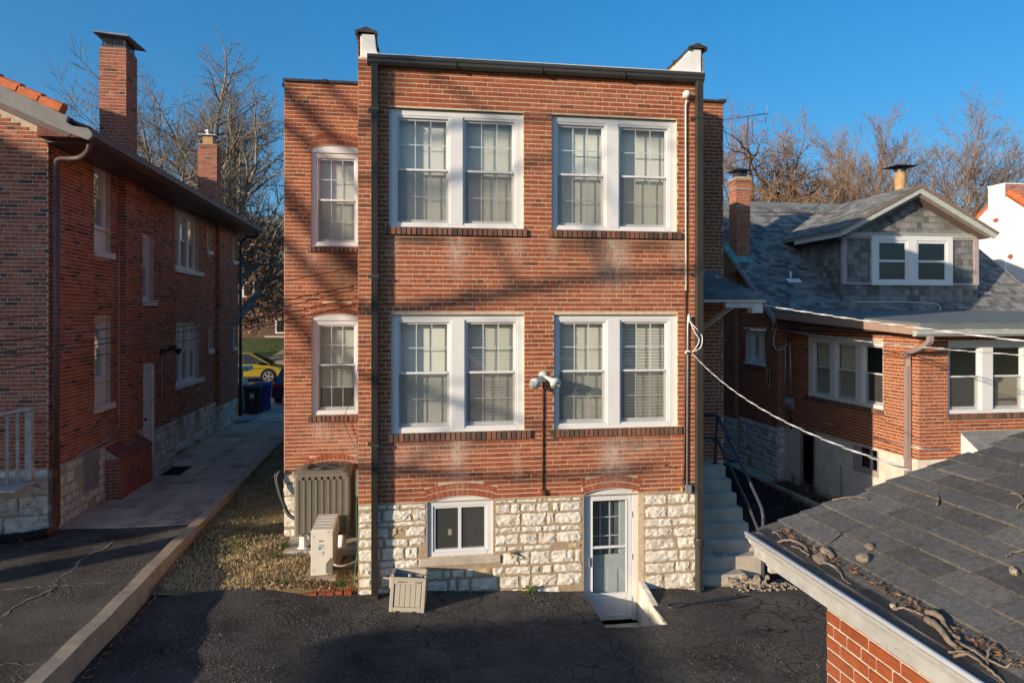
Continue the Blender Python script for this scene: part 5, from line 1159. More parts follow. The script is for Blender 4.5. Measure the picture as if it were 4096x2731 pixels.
mb = MB(); z0 = roofz(8.2); mb.hexa([(9.22,8.13,roofz(8.13)-.02),(9.76,8.13,roofz(8.13)-.02),(9.76,8.244,roofz(8.24)-.02),(9.22,8.244,roofz(8.24)-.02),(9.26,8.22,z0+.12),(9.71,8.22,z0+.12),(9.71,8.244,z0+.13),(9.26,8.244,z0+.13)])
mb.hexa([(9.16,8.13,roofz(8.13)),(9.262,8.13,roofz(8.13)),(9.262,8.75,roofz(8.75)),(9.16,8.75,roofz(8.75)),(9.24,8.2,roofz(8.2)+.13),(9.262,8.2,roofz(8.2)+.13),(9.262,8.75,roofz(8.75)+.13),(9.24,8.75,roofz(8.75)+.13)]); mb.build('flashing', M['verdigris'], c3)
# clay flue behind the dormer
mb = MB(); mb.lathe([(.33,7.65),(.30,7.95),(.19,8.0),(.175,8.02),(.175,8.84)], (16.62,11.0,0), 16); cp = mb.build('flue_pot', M['clay'], H, False)
mb = MB(); mb.lathe([(.18,8.84),(.18,8.92)], (16.62,11.0,0), 12); mb.hexa([(16.2,10.6,9.02),(17.05,10.6,9.02),(17.05,11.4,9.02),(16.2,11.4,9.02),(16.45,10.85,9.08),(16.8,10.85,9.08),(16.8,11.15,9.08),(16.45,11.15,9.08)])
for a in range(4): x, y = 16.62+.17*math.cos(a*1.57+.78), 11+.17*math.sin(a*1.57+.78); mb.box(x-.012, x+.012, y-.012, y+.012, 8.9, 9.03)
mb.build('flue_cap', M['blackmetal'], cp)
# television antenna strapped to the chimney
AN = thing('roof_antenna', 'old television antenna on a thin mast above the small brick chimney', 'antenna')
mb = MB(); mb.tube([(9.72,8.6,7.2),(9.765,8.6,8.46),(9.81,8.6,9.79)], .017, 6); mb.build('mast', M['rustpipe'], AN, True)
mb = MB(); mb.tube([(9.0,8.6,9.62),(10.45,8.6,9.885)], .013, 6); mb.build('boom', M['rustpipe'], AN, True)
def loop(a, b, off, r=.009): a, b, off = V(a), V(b), V(off); q = MB(); q.tube([a-off,b-off,b+off*.2+(b-a)*.03,b+off,a+off,a+off*.2-(b-a)*.03,a-off], r, 5); q.build('dipole', M['galv'], AN, True)
loop((9.62,8.0,9.99), (10.33,9.3,9.42), (-.0,.0,.03)); loop((10.30,8.4,9.99), (10.5,8.85,9.68), (0,0,.03))
mb = MB(); mb.tube([(9.0,8.6,9.62),(9.52,9.2,9.03)], .008, 5); mb.tube([(8.9,8.45,9.72),(9.0,8.6,9.62)], .008, 5); mb.build('reflector', M['rustpipe'], AN)
mb = MB(); mb.tube(smooth_path([(10.0,8.6,9.74),(10.15,8.6,9.64),(10.3,8.6,9.66),(10.4,8.6,9.82)]), .004, 4); mb.build('lead', M['wire'], AN)
mb = MB(); mb.tube([(9.7,8.3,6.93),(12.6,8.5,6.98)], .012, 5); q = mb.build('stay_rod', M['rustpipe'], None); tag(q, 'thin rusty stay rod from the small chimney across to the dormer roof', 'rod')

# ------------------------------------------------------------------ white stucco house at far right
Wh = thing('stucco_house', 'white stucco house with red tile roof and white chimney at the far right edge', 'house')
XW = 19.5; Fwh = Fr((XW,0,0), (0,1,0), (-1,0,0))
wallplane(Fwh, [(4.2,-.5),(4.2,3.9),(9.9,8.0),(15.6,3.9),(15.6,-.5)], [], M['whitewash'], Wh, 'gable_wall')
mb = MB(); mb.box(XW+.01, 30, 4.2, 15.6, -.5, 3.85); mb.build('house_body', M['whitewash'], Wh)
mb = MB(); mb.box(XW-.03, 20.35, 9.76, 10.42, 3, 7.85); mb.box(XW-.03, 20.35, 9.76, 10.42, 7.85, 8.30); ch = mb.build('chimney', M['whitewash'], Wh)
rr = []; brickwall(Fr((0,9.755,0),(1,0,0),(0,-1,0)), rr, XW-.03, 20.35, 7.84, 8.30); emit(rr, ch, M['brick_left'], 40, 'brick', 'brickwork')
mb = MB(); mb.box(XW-.05, 20.37, 9.74, 10.44, 8.30, 8.335); mb.build('chimney_top', M['whitewash'], ch)
for (y, z) in ((10.1, 7.15), (9.55, 5.9)):
    q = MB(); q.v = [tuple(Fwh.p(y+.13*math.cos(a)*R.uniform(.6,1.1), z+.09*math.sin(a)*R.uniform(.6,1.1), .035)) for a in lin(0, 5.6, 7)]; q.f = [tuple(range(8))]; q.t = [.5]; q.build('broken_patch', M['brick_left'], Wh, fix=False)
mb = MB(); mb.prism([(4.0,3.85),(9.9,8.1),(15.8,3.85),(15.8,3.7),(9.9,7.95),(4.0,3.7)], XW+.1, 30, ax='x'); mb.build('roof', M['tile'], Wh)
for s_, n_ in ((-1, 14), (1, 14)):
    for i in range(n_):
        y = 9.9+s_*(.15+.42*i); z = 8.12-.72*(.15+.42*i); q = MB(); r_ = .14
        a = V((XW+.14, y, z)); b = V((XW+.14, y+s_*.44, z-.72*.44)); q.tube([a, b], [r_*.85, r_], 10); q.build('verge_tile', M['tile'], Wh)

# ------------------------------------------------------------------ garage in the corner
G = thing('garage', 'brick garage corner with charcoal shingle roof and white gutter at lower right', 'garage')
FG = Fr((2.2,0,0), (0,1,0), (-1,0,0)); FGe = Fr((0,-6.68,0), (1,0,0), (0,1,0)); gr = []
brickwall(FG, gr, -13.5, -6.68, -.05, 2.64, phase=.04, proud=.008, tone=(.0,1.0)); brickwall(FGe, gr, 2.2, 7.2, -.05, 2.56)
emit(gr, G, M['brick_garage'], 150, 'brick', 'brickwork')
wallplane(FG, rpoly(-13.6, -6.68, -.6, 2.6), [], M['mortar_dark'], G, 'wall'); wallplane(FGe, [(2.2,-.6),(2.2,2.6),(4.75,3.4),(7.3,2.6),(7.3,-.6)], [], M['mortar_dark'], G, 'wall')
gs = .29; GY = -6.36
def gzr(x): return 2.786+gs*(x-1.99)
GV = V((1,0,gs)).normalized(); GN = V((-gs,0,1)).normalized()
mb = MB(); mb.prism([(1.95,gzr(1.95)-.012),(4.75,gzr(4.75)-.012),(7.5,gzr(1.95)-.012),(7.5,gzr(1.95)-.14),(4.75,gzr(4.75)-.14),(1.95,gzr(1.95)-.14)], -13.8, GY-.015); mb.build('roof_deck', M['wood'], G)
gsh = []; ex = .142
nr = int(2.85*math.sqrt(1+gs*gs)/ex)
for j in range(nr):
    off = GY - (0.15 if j % 2 else 0.0) - .04*(j % 3); y = off+.3
    while y > -13.6:
        y0 = min(y, GY+.0); y1 = y-.305
        if y0-y1 > .05: gsh.append((V((1.965,0,gzr(1.965)))+GV*(ex*(j+.5))+V((0,(y0+y1)/2,0)), V((0,-1,0)), GV, GN, y0-y1-.012, ex+.004, .010*R.uniform(.6,1.5), R.uniform(.15,.85)))
        y = y1
emit(gsh, G, M['shingle_garage'], 260, 'shingle', 'shingles', wedge=True)
mb = MB(); mb.prism([(4.74,gzr(4.75)+.01),(7.5,gzr(1.99)+.02),(7.5,gzr(1.99)),(4.74,gzr(4.75)-.01)], -13.8, GY); mb.build('far_slope', M['shingle_garage'], G)
mb = MB(); mb.prism([(1.99,2.66),(1.99,2.765),(4.75,3.565),(7.5,2.765),(7.5,2.66),(4.75,3.46)], GY-.07, GY-.03); mb.build('barge_board', M['creamtrim'], G)
# gutter: back, trough, rolled lip, with mesh over it
mb = MB(); mb.prism([(1.985,2.70),(1.935,2.698),(1.905,2.715),(1.898,2.742),(1.872,2.755),(1.872,2.782),(1.885,2.782),(1.885,2.762),(1.91,2.748),(1.917,2.722),(1.94,2.708),(1.975,2.71),(1.975,2.78),(1.985,2.78)], -13.8, GY-.06); gg = mb.build('gutter', M['gutterwhite'], G)
mb = MB(); mb.tube([(1.878,-13.8,2.777),(1.878,GY-.06,2.777)], .0135, 8); mb.build('gutter_lip', M['gutterclean'], G, True)
mb = MB(); mb.prism([(1.975,2.703),(1.93,2.70),(1.90,2.72),(1.885,2.755),(1.885,2.778),(1.975,2.778)], GY-.062, GY-.055); mb.build('gutter_end', M['gutterclean'], G)
mb = MB(); mb.box(1.94, 2.0, -13.8, GY-.16, 2.632, 2.697); mb.build('gutter_board', M['gutterwhite'], G)
mb = MB(); mb.box(2.0, 2.35, -13.8, GY-.2, 2.64, 2.66); mb.build('soffit', M['creamtrim'], G)
mb = MB(); mb.box(1.945, 2.3, GY-.2, GY-.17, 2.60, 2.70); mb.build('soffit_return', M['creamtrim'], G)
mb = MB(); n = 110; ya, yb = -9.2, GY-.07
for i in range(n*3):
    y = ya+(yb-ya)*i/(n*3); a = V((1.885,y,2.786)); b = V((2.0,y+.022,2.800)); s = V((0,.0022,0)); mb.poly([a-s,a+s,b+s,b-s])
for i in range(10):
    t = i/9; x = 1.887+.113*t; z = 2.787+.013*t; s = .0012; mb.poly([(x-s,ya,z),(x+s,ya,z),(x+s,yb,z),(x-s,yb,z)])
mb.build('gutter_mesh', M['mesh'], G, fix=False)
mb = MB(); mb.poly([(1.89,-13.8,2.745),(1.975,-13.8,2.745),(1.975,GY-.07,2.745),(1.89,GY-.07,2.745)]); mb.build('gutter_dark_sheet', M['dark'], G, fix=False)  # flat dark sheet across the trough, under the mesh
# ------------------------------------------------------------------ condenser and heat pump
AC = thing('air_conditioner', 'large taupe louvred condenser with fan on top standing on a slab beside the brick wing', 'air conditioner')
cx0, cx1, cy0, cy1, cz0, cz1 = -1.81, -.93, 1.48, 2.2, .40, 1.36
def rrect(x0, x1, y0, y1, r, n=4):
    out = []
    for (cx, cy, a0) in ((x1-r, y0+r, -90), (x1-r, y1-r, 0), (x0+r, y1-r, 90), (x0+r, y0+r, 180)):
        for i in range(n+1): a = math.radians(a0+90*i/n); out.append((cx+r*math.cos(a), cy+r*math.sin(a)))
    return out
mb = MB(); mb.prism(rrect(cx0+.03, cx1-.03, cy0+.03, cy1-.03, .06), cz0, cz1, ax='z'); mb.build('coil', M['dark'], AC)
mb = MB(); 
for i in range(9):
    x = cx0+.05+i*(cx1-cx0-.1)/8
    mb.box(x-.019, x+.019, cy0, cy0+.03, cz0+.02, cz1)
for i in range(7): y = cy0+.05+i*(cy1-cy0-.1)/6; mb.box(cx1-.03, cx1, y-.02, y+.02, cz0+.02, cz1); mb.box(cx0, cx0+.03, y-.02, y+.02, cz0+.02, cz1)
mb.prism(rrect(cx0, cx1, cy0, cy1, .07), cz0, cz0+.04, ax='z'); mb.prism(rrect(cx0, cx1, cy0, cy1, .07), cz1-.05, cz1, ax='z')
for (x, y) in ((cx0+.04, cy0+.04), (cx1-.04, cy0+.04)): mb.tube([(x,y,cz0),(x,y,cz1)], .042, 10)
mb.build('cabinet', M['beigemetal'], AC)
mb = MB()
for j in range(44):
    z = cz0+.055+j*(cz1-cz0-.12)/43
    mb.hexa([(cx0+.06,cy0+.006,z-.004),(cx1-.06,cy0+.006,z-.004),(cx1-.06,cy0+.022,z+.008),(cx0+.06,cy0+.022,z+.008),(cx0+.06,cy0+.006,z),(cx1-.06,cy0+.006,z),(cx1-.06,cy0+.022,z+.012),(cx0+.06,cy0+.022,z+.012)])
    mb.box(cx1-.02, cx1-.006, cy0+.06, cy1-.06, z, z+.008)
mb.build('louvres', M['beigemetal'], AC, kind='stuff')
top = rrect(cx0-.02, cx1+.02, cy0-.02, cy1+.02, .09, 6); cxm, cym = (cx0+cx1)/2, (cy0+cy1)/2; mb = MB(); n = len(top); rr_ = .31
inn = [(cxm+rr_*math.cos(math.atan2(y-cym, x-cxm)), cym+rr_*math.sin(math.atan2(y-cym, x-cxm))) for x, y in top]
mid = [((x*.5+u*.5), (y*.5+v*.5)) for (x, y), (u, v) in zip(top, inn)]
rings = [[(x,y,cz1) for x,y in top], [(x,y,cz1+.045) for x,y in top], [(x,y,cz1+.085) for x,y in mid], [(x,y,cz1+.09) for x,y in inn], [(x,y,cz1-.02) for x,y in inn]]
for r in rings: mb.v += r
for k in range(4):
    for i in range(n): j = (i+1) % n; mb.f.append((k*n+i, k*n+j, (k+1)*n+j, (k+1)*n+i)); mb.t.append(.5)
mb.build('top_cover', M['beigemetal'], AC)
mb = MB(); mb.lathe([(.07,0),(.07,.05)], (cxm,cym,cz1-.06), 12)
for k in range(4):
    a = k*math.pi/2+.4; c, s = math.cos(a), math.sin(a); P = []
    for (r, w, z) in ((.06,-.05,-.05),(.06,.05,-.02),(.29,.09,-.01),(.29,-.09,-.06)): P.append((cxm+c*r-s*w, cym+s*r+c*w, cz1+z))
    mb.poly(P)
mb.build('fan', M['blackmetal'], AC, fix=False)
mb = MB()
for k in range(24): a = k*math.pi/12; mb.tube([(cxm+.05*math.cos(a),cym+.05*math.sin(a),cz1+.10),(cxm+.32*math.cos(a),cym+.32*math.sin(a),cz1+.09)], .003, 4)
for r in (.1,.16,.22,.28): mb.tube([(cxm+r*math.cos(a),cym+r*math.sin(a),cz1+.1) for a in lin(0, 2*math.pi, 28)], .003, 4)
mb.build('fan_guard', M['blackmetal'], AC)
for (x, y) in ((cx0+.13, cy0+.10), (cx1-.13, cy0+.10), (cx0+.13, cy1-.1), (cx1-.13, cy1-.1)):
    mb = MB(); mb.lathe([(.10,.185),(.07,.2),(.058,.40)], (x,y,0), 10); mb.build('riser_foot', M['whitemetal'], AC)
mb = MB(); mb.box(-1.98, -.82, 1.42, 2.26, .06, .185); q = bevel(mb.build('equipment_slab', M['concrete'], None), .012); tag(q, 'grey concrete slab under the large taupe condenser', 'slab')
HP = thing('heat_pump', 'narrow beige outdoor heat pump turned end on in front of the taupe condenser', 'heat pump')
hx0, hx1, hy0, hy1, hz0, hz1 = -1.41, -1.10, .50, 1.30, .115, .785
mb = MB(); mb.box(hx0, hx1-.012, hy0+.004, hy1, hz0+.01, hz1-.02); mb.build('body', M['beige'], HP); 
mb = MB(); mb.prism([(hx0-.004,hz0),(hx1-.06,hz0),(hx1-.09,hz0+.06),(hx1-.09,hz0+.17),(hx1-.03,hz0+.25),(hx1+.004,hz0+.25),(hx1+.004,hz1),(hx0-.004,hz1)], hy0-.006, hy0+.02); bevel(mb.build('end_panel', M['beige'], HP), .008)
mb = MB(); mb.prism([(hx1-.08,hz0+.02),(hx1-.0,hz0+.02),(hx1-.0,hz0+.24),(hx1-.03,hz0+.24),(hx1-.08,hz0+.17)], hy0-.002, hy0+.0035); mb.build('valve_recess', M['plastic_d'], HP)
mb = MB(); mb.hexa([(hx0-.008,hy0-.01,hz1-.02),(hx1+.01,hy0-.01,hz1-.02),(hx1+.01,hy1+.01,hz1-.02),(hx0-.008,hy1+.01,hz1-.02),(hx0+.004,hy0+.004,hz1+.012),(hx1-.004,hy0+.004,hz1+.012),(hx1-.004,hy1,hz1+.012),(hx0+.004,hy1,hz1+.012)])
for i in range(4): y = hy0+.16+i*.15; mb.box(hx0+.03, hx1-.03, y, y+.012, hz1+.012, hz1+.017)
mb.build('top_cover', M['beige'], HP)
mb = MB()
for i in range(14): z = hz0+.05+i*.044; mb.box(hx1-.012, hx1+.006, hy0+.16, hy1-.04, z, z+.012)
for i in range(8): y = hy0+.18+i*.08; mb.box(hx1-.012, hx1+.004, y, y+.008, hz0+.04, hz1-.05)
mb.build('grille', M['plastic'], HP)
FH = Fr((0,hy0-.006,0),(1,0,0),(0,-1,0)); mb = MB(); FH.box(mb, hx0+.115, hx0+.175, .615, .637, 0, .002); mb.build('grip_recess', M['plastic_d'], HP)
mb = MB(); FH.box(mb, hx0+.105, hx0+.185, .50, .58, 0, .002); lb = mb.build('rating_label', mat('pale_blue_label', (.45,.52,.55), .6, .3, var=.05), HP); mb = MB(); FH.box(mb, hx0+.108, hx0+.142, .505, .525, .002, .003); mb.build('label_block', M['ink'], lb); mb = MB()
for i in range(5): FH.box(mb, hx0+.11, hx0+.178, .532+i*.009, .535+i*.009, .002, .003)
mb.build('label_print', M['plastic_d'], lb)
mb = MB(); FH.box(mb, hx0+.162, hx0+.19, .45, .47, 0, .002); FH.box(mb, hx0+.162, hx0+.19, .422, .442, 0, .002); mb.build('sticker', M['galv'], HP)
mb = MB()
for (x, z) in ((hx0+.04,.19),(hx0+.04,.70),(hx1-.10,.14),(hx1-.06,.76)): FH.box(mb, x-.008, x+.008, z-.008, z+.008, 0, .003)
mb.build('screw', M['galv'], HP)
mb = MB(); mb.box(-1.50, -1.04, .38, 1.42, .02, .105); q = bevel(mb.build('equipment_slab', M['kerb'], None), .008); tag(q, 'thin pale pad under the narrow beige heat pump', 'slab')
mb = MB(); mb.tube(smooth_path([(hx1-.02,.52,.28),(-1.0,.55,.22),(-.85,.8,.16),(-.74,1.0,.2),(-.71,1.1,.5)]), .016, 6); q = mb.build('white_hose', M['insulator'], None, True); tag(q, 'pale flexible hose looping from the heat pump to the stone base', 'hose')
mb = MB(); mb.tube(smooth_path([(hx1-.02,.54,.2),(-1.0,.6,.17),(-.72,.75,.17)]), .026, 8); q = mb.build('insulated_pipe', M['blackmetal'], None, True); tag(q, 'dark insulated refrigerant pipe running from the heat pump into the wall', 'pipe')
mb = MB(); mb.tube(smooth_path([(-.72,.2,1.5),(-.74,.3,1.2),(-.75,.5,.8),(-.73,.35,.5),(-.76,.25,.2),(-.76,.2,.05)]), .005, 5); q = mb.build('green_wire', mat('green_wire', (.03,.25,.17), .5, .3), None, True); tag(q, 'thin green ground wire hanging down the bay corner', 'wire')
for i, (y, z0, z1, lab) in enumerate(((1.35, 1.62, 2.0, 'upper slim grey disconnect box on the side of the bay'), (1.25, 1.1, 1.5, 'lower grey disconnect box with wires on the side of the bay'))):
    mb = MB(); mb.box(-.80, -.70, y-.09, y+.09, z0, z1); mb.box(-.808, -.80, y-.095, y+.095, z0+.02, z1-.01); q = bevel(mb.build('disconnect_box', M['galv'], None), .008); tag(q, lab, 'electrical box')
for i, dx in enumerate((0, .06)):
    mb = MB(); mb.tube(smooth_path([(-2.15-dx,2.2,1.32-.03*i),(-2.2-dx*.5,2.18,1.2),(-2.12-dx*.3,2.1,.9),(-1.98,2.0,.62),(-1.82,1.9,.56)]), .03-.008*i, 8); q = mb.build('refrigerant_pipe', M['black'], None, True); tag(q, ('thick' if i == 0 else 'thinner outer')+' black insulated pipe bending round the wing corner to the condenser', 'pipe')
# ------------------------------------------------------------------ beige plastic tote leaning by the wall
CO = thing('plastic_hose_box', 'beige plastic box with grooved front and open top leaning beside the left downpipe', 'storage box')
cm = Matrix.Translation((-.245,-.66,-.02)) @ Matrix.Rotation(math.radians(-6), 4, 'Z') @ Matrix.Rotation(math.radians(-4), 4, 'X') @ Matrix.Rotation(math.radians(3.5), 4, 'Y')
def cpart(mb, name, m, par=CO, bv=.012, **k):
    o = mb.build(name, m, par, **k)
    if par is CO: o.matrix_local = cm
    if bv: bevel(o, bv, 3)
    return o
wd, dp, ht = .475, .36, .50
mb = MB(); mb.box(0, wd, .03, .05, .0, ht-.05); mb.box(0, .05, 0, .05, 0, ht-.05); mb.box(wd-.05, wd, 0, .05, 0, ht-.05); mb.box(.05, wd-.05, 0, .05, .035, .085); mb.box(.05, wd-.05, 0, .05, ht-.115, ht-.05); mb.box(.05, .09, 0, .05, 0, .035); mb.box(wd-.10, wd-.05, 0, .05, 0, .035); mb.box(.15, wd-.16, 0, .05, 0, .035)
mb.box(0, .03, .05, dp, 0, ht); mb.box(wd-.03, wd, .05, dp, 0, ht); mb.box(0, wd, dp-.03, dp, 0, ht); mb.box(.03, wd-.03, .05, dp-.03, 0, .03); mb.box(.0, wd, -.012, .03, ht-.05, ht-.02); cpart(mb, 'tub', M['plastic'], bv=.008)
mb = MB()
for i in range(5): x = .062+i*.0705; mb.box(x+.003, x+.068, .014, .03, .088, ht-.118)
cpart(mb, 'front_slats', M['plastic'], bv=.004)
mb = MB(); mb.box(.03, wd-.03, .05, dp-.03, .36, .37); cpart(mb, 'tray', M['plastic_d'], bv=0)
mb = MB()
for i in range(22): x = .05+i*.0175; mb.box(x, x+.009, .16, .22, .38, .43)
cpart(mb, 'hose_reel', M['black'], bv=0)
mb = MB(); mb.box(.05, .17, .09, .15, .38, .41); mb.box(.22, .26, .05, dp-.03, .40, .45); mb.tube([(.24,.1,.45),(.24,.1,.50)], .02, 8); mb.box(.30, .42, .25, .30, .40, .44); cpart(mb, 'reel_frame', M['plastic'], bv=.004)
mb = MB(); mb.box(-.03, .0, .1, .2, .30, .45); mb.tube([(-.02,.12,.42),(-.12,.12,.43)], .014, 8); cpart(mb, 'crank_handle', M['plastic'], bv=.004)
mb = MB()
for x in (.10, .13, .15, .19, .33, .36, .39): mb.box(x, x+.012, -.0135, -.0125, ht-.085+.0, ht-.07)
cpart(mb, 'vent_slots', M['black'], bv=0)
# ------------------------------------------------------------------ floodlight and globe camera on the facade
FLt = thing('floodlight', 'white floodlight with two round bulbs on a rusty pipe between the lower windows', 'lamp', 'wall floodlights')
mb = MB(); mb.tube([(2.0,-.0,3.10),(2.0,-.035,3.10)], .062, 14); mb.tube([(2.0,-.035,3.10),(2.0,-.06,3.10)], [.055,.03], 12); mb.box(1.97, 2.04, -.04, -.0, 3.0, 3.07); mb.build('base', M['white'], FLt)
for (x, z, lab) in ((1.86, 3.0, 0), (2.13, 3.0, 1)):
    sgn = -1 if x < 2 else 1
    mb = MB(); mb.tube([(2.0+.03*sgn,-.05,3.08),(2.0+.06*sgn,-.08,3.06)], .02, 8); mb.tube([(2.0+.05*sgn,-.06,3.07),(x,-.16,z+.02),(x+.012*sgn,-.19,z+.005),(x+.02*sgn,-.235,z-.01)], [.03,.045,.075,.083], 14); h = mb.build('lamp_head', M['white'], FLt, True)
    mb = MB(); mb.tube([(x+.02*sgn,-.236,z-.01),(x+.022*sgn,-.25,z-.014)], [.08,.05], 14); mb.build('bulb', M['glass'], h, True)
mb = MB(); mb.lathe([(.0,-.062),(.035,-.05),(.06,-.015),(.06,.02),(.04,.05),(.0,.06)], (4.22,-.10,7.36), 14); mb.tube([(4.22,-.05,7.36),(4.23,-.0,7.34)], .03, 8); q = mb.build('dome_camera', M['insulator'], None, True); tag(q, 'small round white camera under the gutter at top right of the bay', 'camera')
# ------------------------------------------------------------------ cables
def cable(name, a, b, sag, r, m, lab, grp=None, n=28, twist=0):
    a, b = V(a), V(b); P = [a.lerp(b, i/n)-V((0,0,sag*4*(i/n)*(1-i/n))) for i in range(n+1)]; mb = MB()
    if twist:
        n2 = n*4; d = (b-a).normalized(); s = d.cross(V((0,0,1))).normalized(); u = s.cross(d)
        for k in range(twist):
            Q = []
            for i in range(n2+1):
                t = i/n2; c = a.lerp(b, t)-V((0,0,sag*4*t*(1-t))); ph = t*(b-a).length*2*math.pi/.42+k*2*math.pi/twist; Q.append(c+(s*math.cos(ph)+u*math.sin(ph))*r*.85)
            mb.tube(Q, r*(1 if k else .8), 5, tone=.2+.5*k)
    else: mb.tube(P, r, 5)
    o = mb.build(name, m, None, True, fix=False); tag(o, lab, 'cable', grp); return o
WA = [((-.83,2.2,4.85), (-10.,-4.4,3.83), .45, .006), ((-.82,2.1,4.52), (-10.,-4.6,3.55), .42, .009), ((-.82,2.0,4.45), (-10.,-4.7,3.52), .5, .007), ((-.82,2.0,4.30), (-10.,-4.8,3.35), .4, .008), ((-.83,1.9,4.18), (-10.,-5.0,3.1), .38, .008)]
for i, (a, b, s, r) in enumerate(WA):
    cable('overhead_wire', a, b, s, r, M['wire'], ('thin top wire' , 'thick second wire', 'third wire', 'fourth wire', 'lowest wire')[i]+' of the dark bundle running from the wing across to the left', 'dark wires crossing to the left')
mb = MB()
for (a, b, s, r) in WA: mb.tube([(-.70,a[1]-.2,a[2]+.02),(a[0],a[1],a[2])], .012, 5); mb.tube(smooth_path([(a[0],a[1],a[2]),(-.77,a[1]-.15,a[2]-.12),(-.72,a[1]-.2,a[2]-.3)]), .006, 5)
mb.tube([(-.72,1.6,5.0),(-.72,1.6,3.7)], .008, 5); mb.build('wire_bracket', M['galv'], B)
mb = MB(); mb.tube(smooth_path([(-.80,2.2,4.0),(-.84,2.22,3.2),(-.95,2.2,2.6),(-1.08,2.2,2.2),(-1.0,2.2,1.9),(-.8,2.2,1.55)]), .005, 5); q = mb.build('loose_wire', M['wire'], None, True); tag(q, 'thin loose dark wire drooping in front of the lower wing window', 'wire')
cable('service_cable', (6.2,1.35,4.18), (7.6,-5.6,3.5), .06, .0075, M['twist'], 'white twisted service cable from the side canopy to the right, upper of two', 'white twisted cables', twist=3)
cable('service_cable', (9.45,6.3,3.62), (7.75,-5.6,3.52), .12, .0065, M['twist'], 'white twisted service cable from the dormer house, lower of two', 'white twisted cables', twist=3)
cable('service_cable', (4.30,-.10,3.42), (2.95,-6.34,3.08), .19, .0048, M['twist'], 'striped twisted cable sagging from the bay corner to the garage roof', twist=3)
for k, ps in enumerate([[(4.27,-.1,3.92),(4.33,-.13,3.75),(4.40,-.15,3.62),(4.36,-.16,3.52),(4.31,-.1,3.42)], [(4.26,-.1,3.9),(4.37,-.14,3.78),(4.45,-.15,3.66),(4.42,-.16,3.5),(4.32,-.1,3.43)], [(4.28,-.1,3.9),(4.42,-.15,3.72),(4.50,-.1,3.58),(4.44,-.15,3.45)]]):
    mb = MB(); mb.tube(smooth_path(ps), .008, 5); q = mb.build('drip_loop', M['insulator'] if k < 2 else M['wire'], B, True)
mb = MB(); mb.tube([(9.5,6.75,3.6),(9.44,6.3,3.62)], .02, 6); mb.tube(smooth_path([(9.46,6.4,3.62),(9.45,6.5,3.85),(9.44,6.6,3.65)]), .006, 5); mb.tube(smooth_path([(9.46,6.5,3.6),(9.44,6.55,3.3),(9.44,6.45,3.12),(9.5,6.3,3.1),(9.6,6.15,3.25)]), .013, 6); mb.build('drip_loop', M['insulator'], H, True)
# ------------------------------------------------------------------ small things on the ground
SH = thing('shovel', 'dark long handled tool lying on the asphalt right of the basement door', 'tool')
SHz = -.225
mb = MB(); mb.tube([(3.95,-.62,SHz+.03),(4.75,-.80+.3,SHz+.04)], .018, 8); mb.build('shaft', M['blackmetal'], SH)
mb = MB(); mb.tube(smooth_path([(3.97,-.62,SHz+.03),(3.85,-.56,SHz+.03),(3.72,-.60,SHz+.03),(3.74,-.68,SHz+.03),(3.86,-.68,SHz+.03),(3.97,-.62,SHz+.03)]), .016, 6); mb.build('head', M['blackmetal'], SH)
DC = thing('drain_cover', 'round white and black drain ring on the floor beside the basement door', 'drain')
mb = MB(); mb.lathe([(.085,0),(.095,.03),(.055,.035),(.05,.01)], (3.40,-.55,-.69), 18); mb.build('ring', M['white_old'], DC); mb = MB(); mb.lathe([(.05,0),(.05,.018)], (3.40,-.55,-.69), 14); mb.build('grate', M['black'], DC)
mb = MB(); mb.tube([(2.95,-.25,-.66),(3.3,-.3,-.655)], .04, 8); q = mb.build('debris_roll', M['mat'], None); tag(q, 'black rolled rag lying at the foot of the basement door', 'rag')
mb = MB(); mb.box(-5.74, -5.14, 6.6, 7.45, .336, .352); q = bevel(mb.build('doormat', M['mat'], None), .004); tag(q, 'black doormat on the walk below the left house door', 'doormat')
mb = MB()
for i in range(70):
    a = R.random()*6.28; r = R.random()*.13; c = V((1.78+r*math.cos(a)*1.3, -.07-abs(r*math.sin(a))*.6, -.10+R.random()*.10)); s = R.uniform(.012,.03); u = V((R.uniform(-1,1),R.uniform(-1,1),R.uniform(-.3,1))).normalized(); v = u.orthogonal().normalized(); mb.poly([c-u*s, c+v*s*.6, c+u*s, c-v*s*.6])
q = mb.build('weed', M['weed'], None, fix=False); tag(q, 'small green weed growing where the stone base meets the asphalt', 'weed')
eb = [(-1.36,.02,3),(-1.26,.0,-4),(-1.15,.02,5),(-1.03,.0,0),(-.91,.01,-3),(-.79,.0,4)]
words = ['leftmost', 'second', 'third', 'fourth', 'fifth', 'rightmost']
bmesh_ = None
for i, (x, y, a) in enumerate(eb):
    mb = MB(); mb.box(-.054, .054, -.1, .1, -.03, .075); q = bevel(mb.build('edging_brick', M['brick_garage'], None), .01); q.location = (x-.05, y+.06, -.025); q.rotation_euler = (R.uniform(-.15,.1), R.uniform(-.1,.1), math.radians(a)); tag(q, words[i]+' of the six red bricks edging the lawn beside the stone corner', 'brick', 'bricks edging the lawn')
eb2 = [(-2.95,.10),(-2.76,.06),(-2.62,.09),(-2.36,.06),(-2.2,.06),(-2.03,.05)]
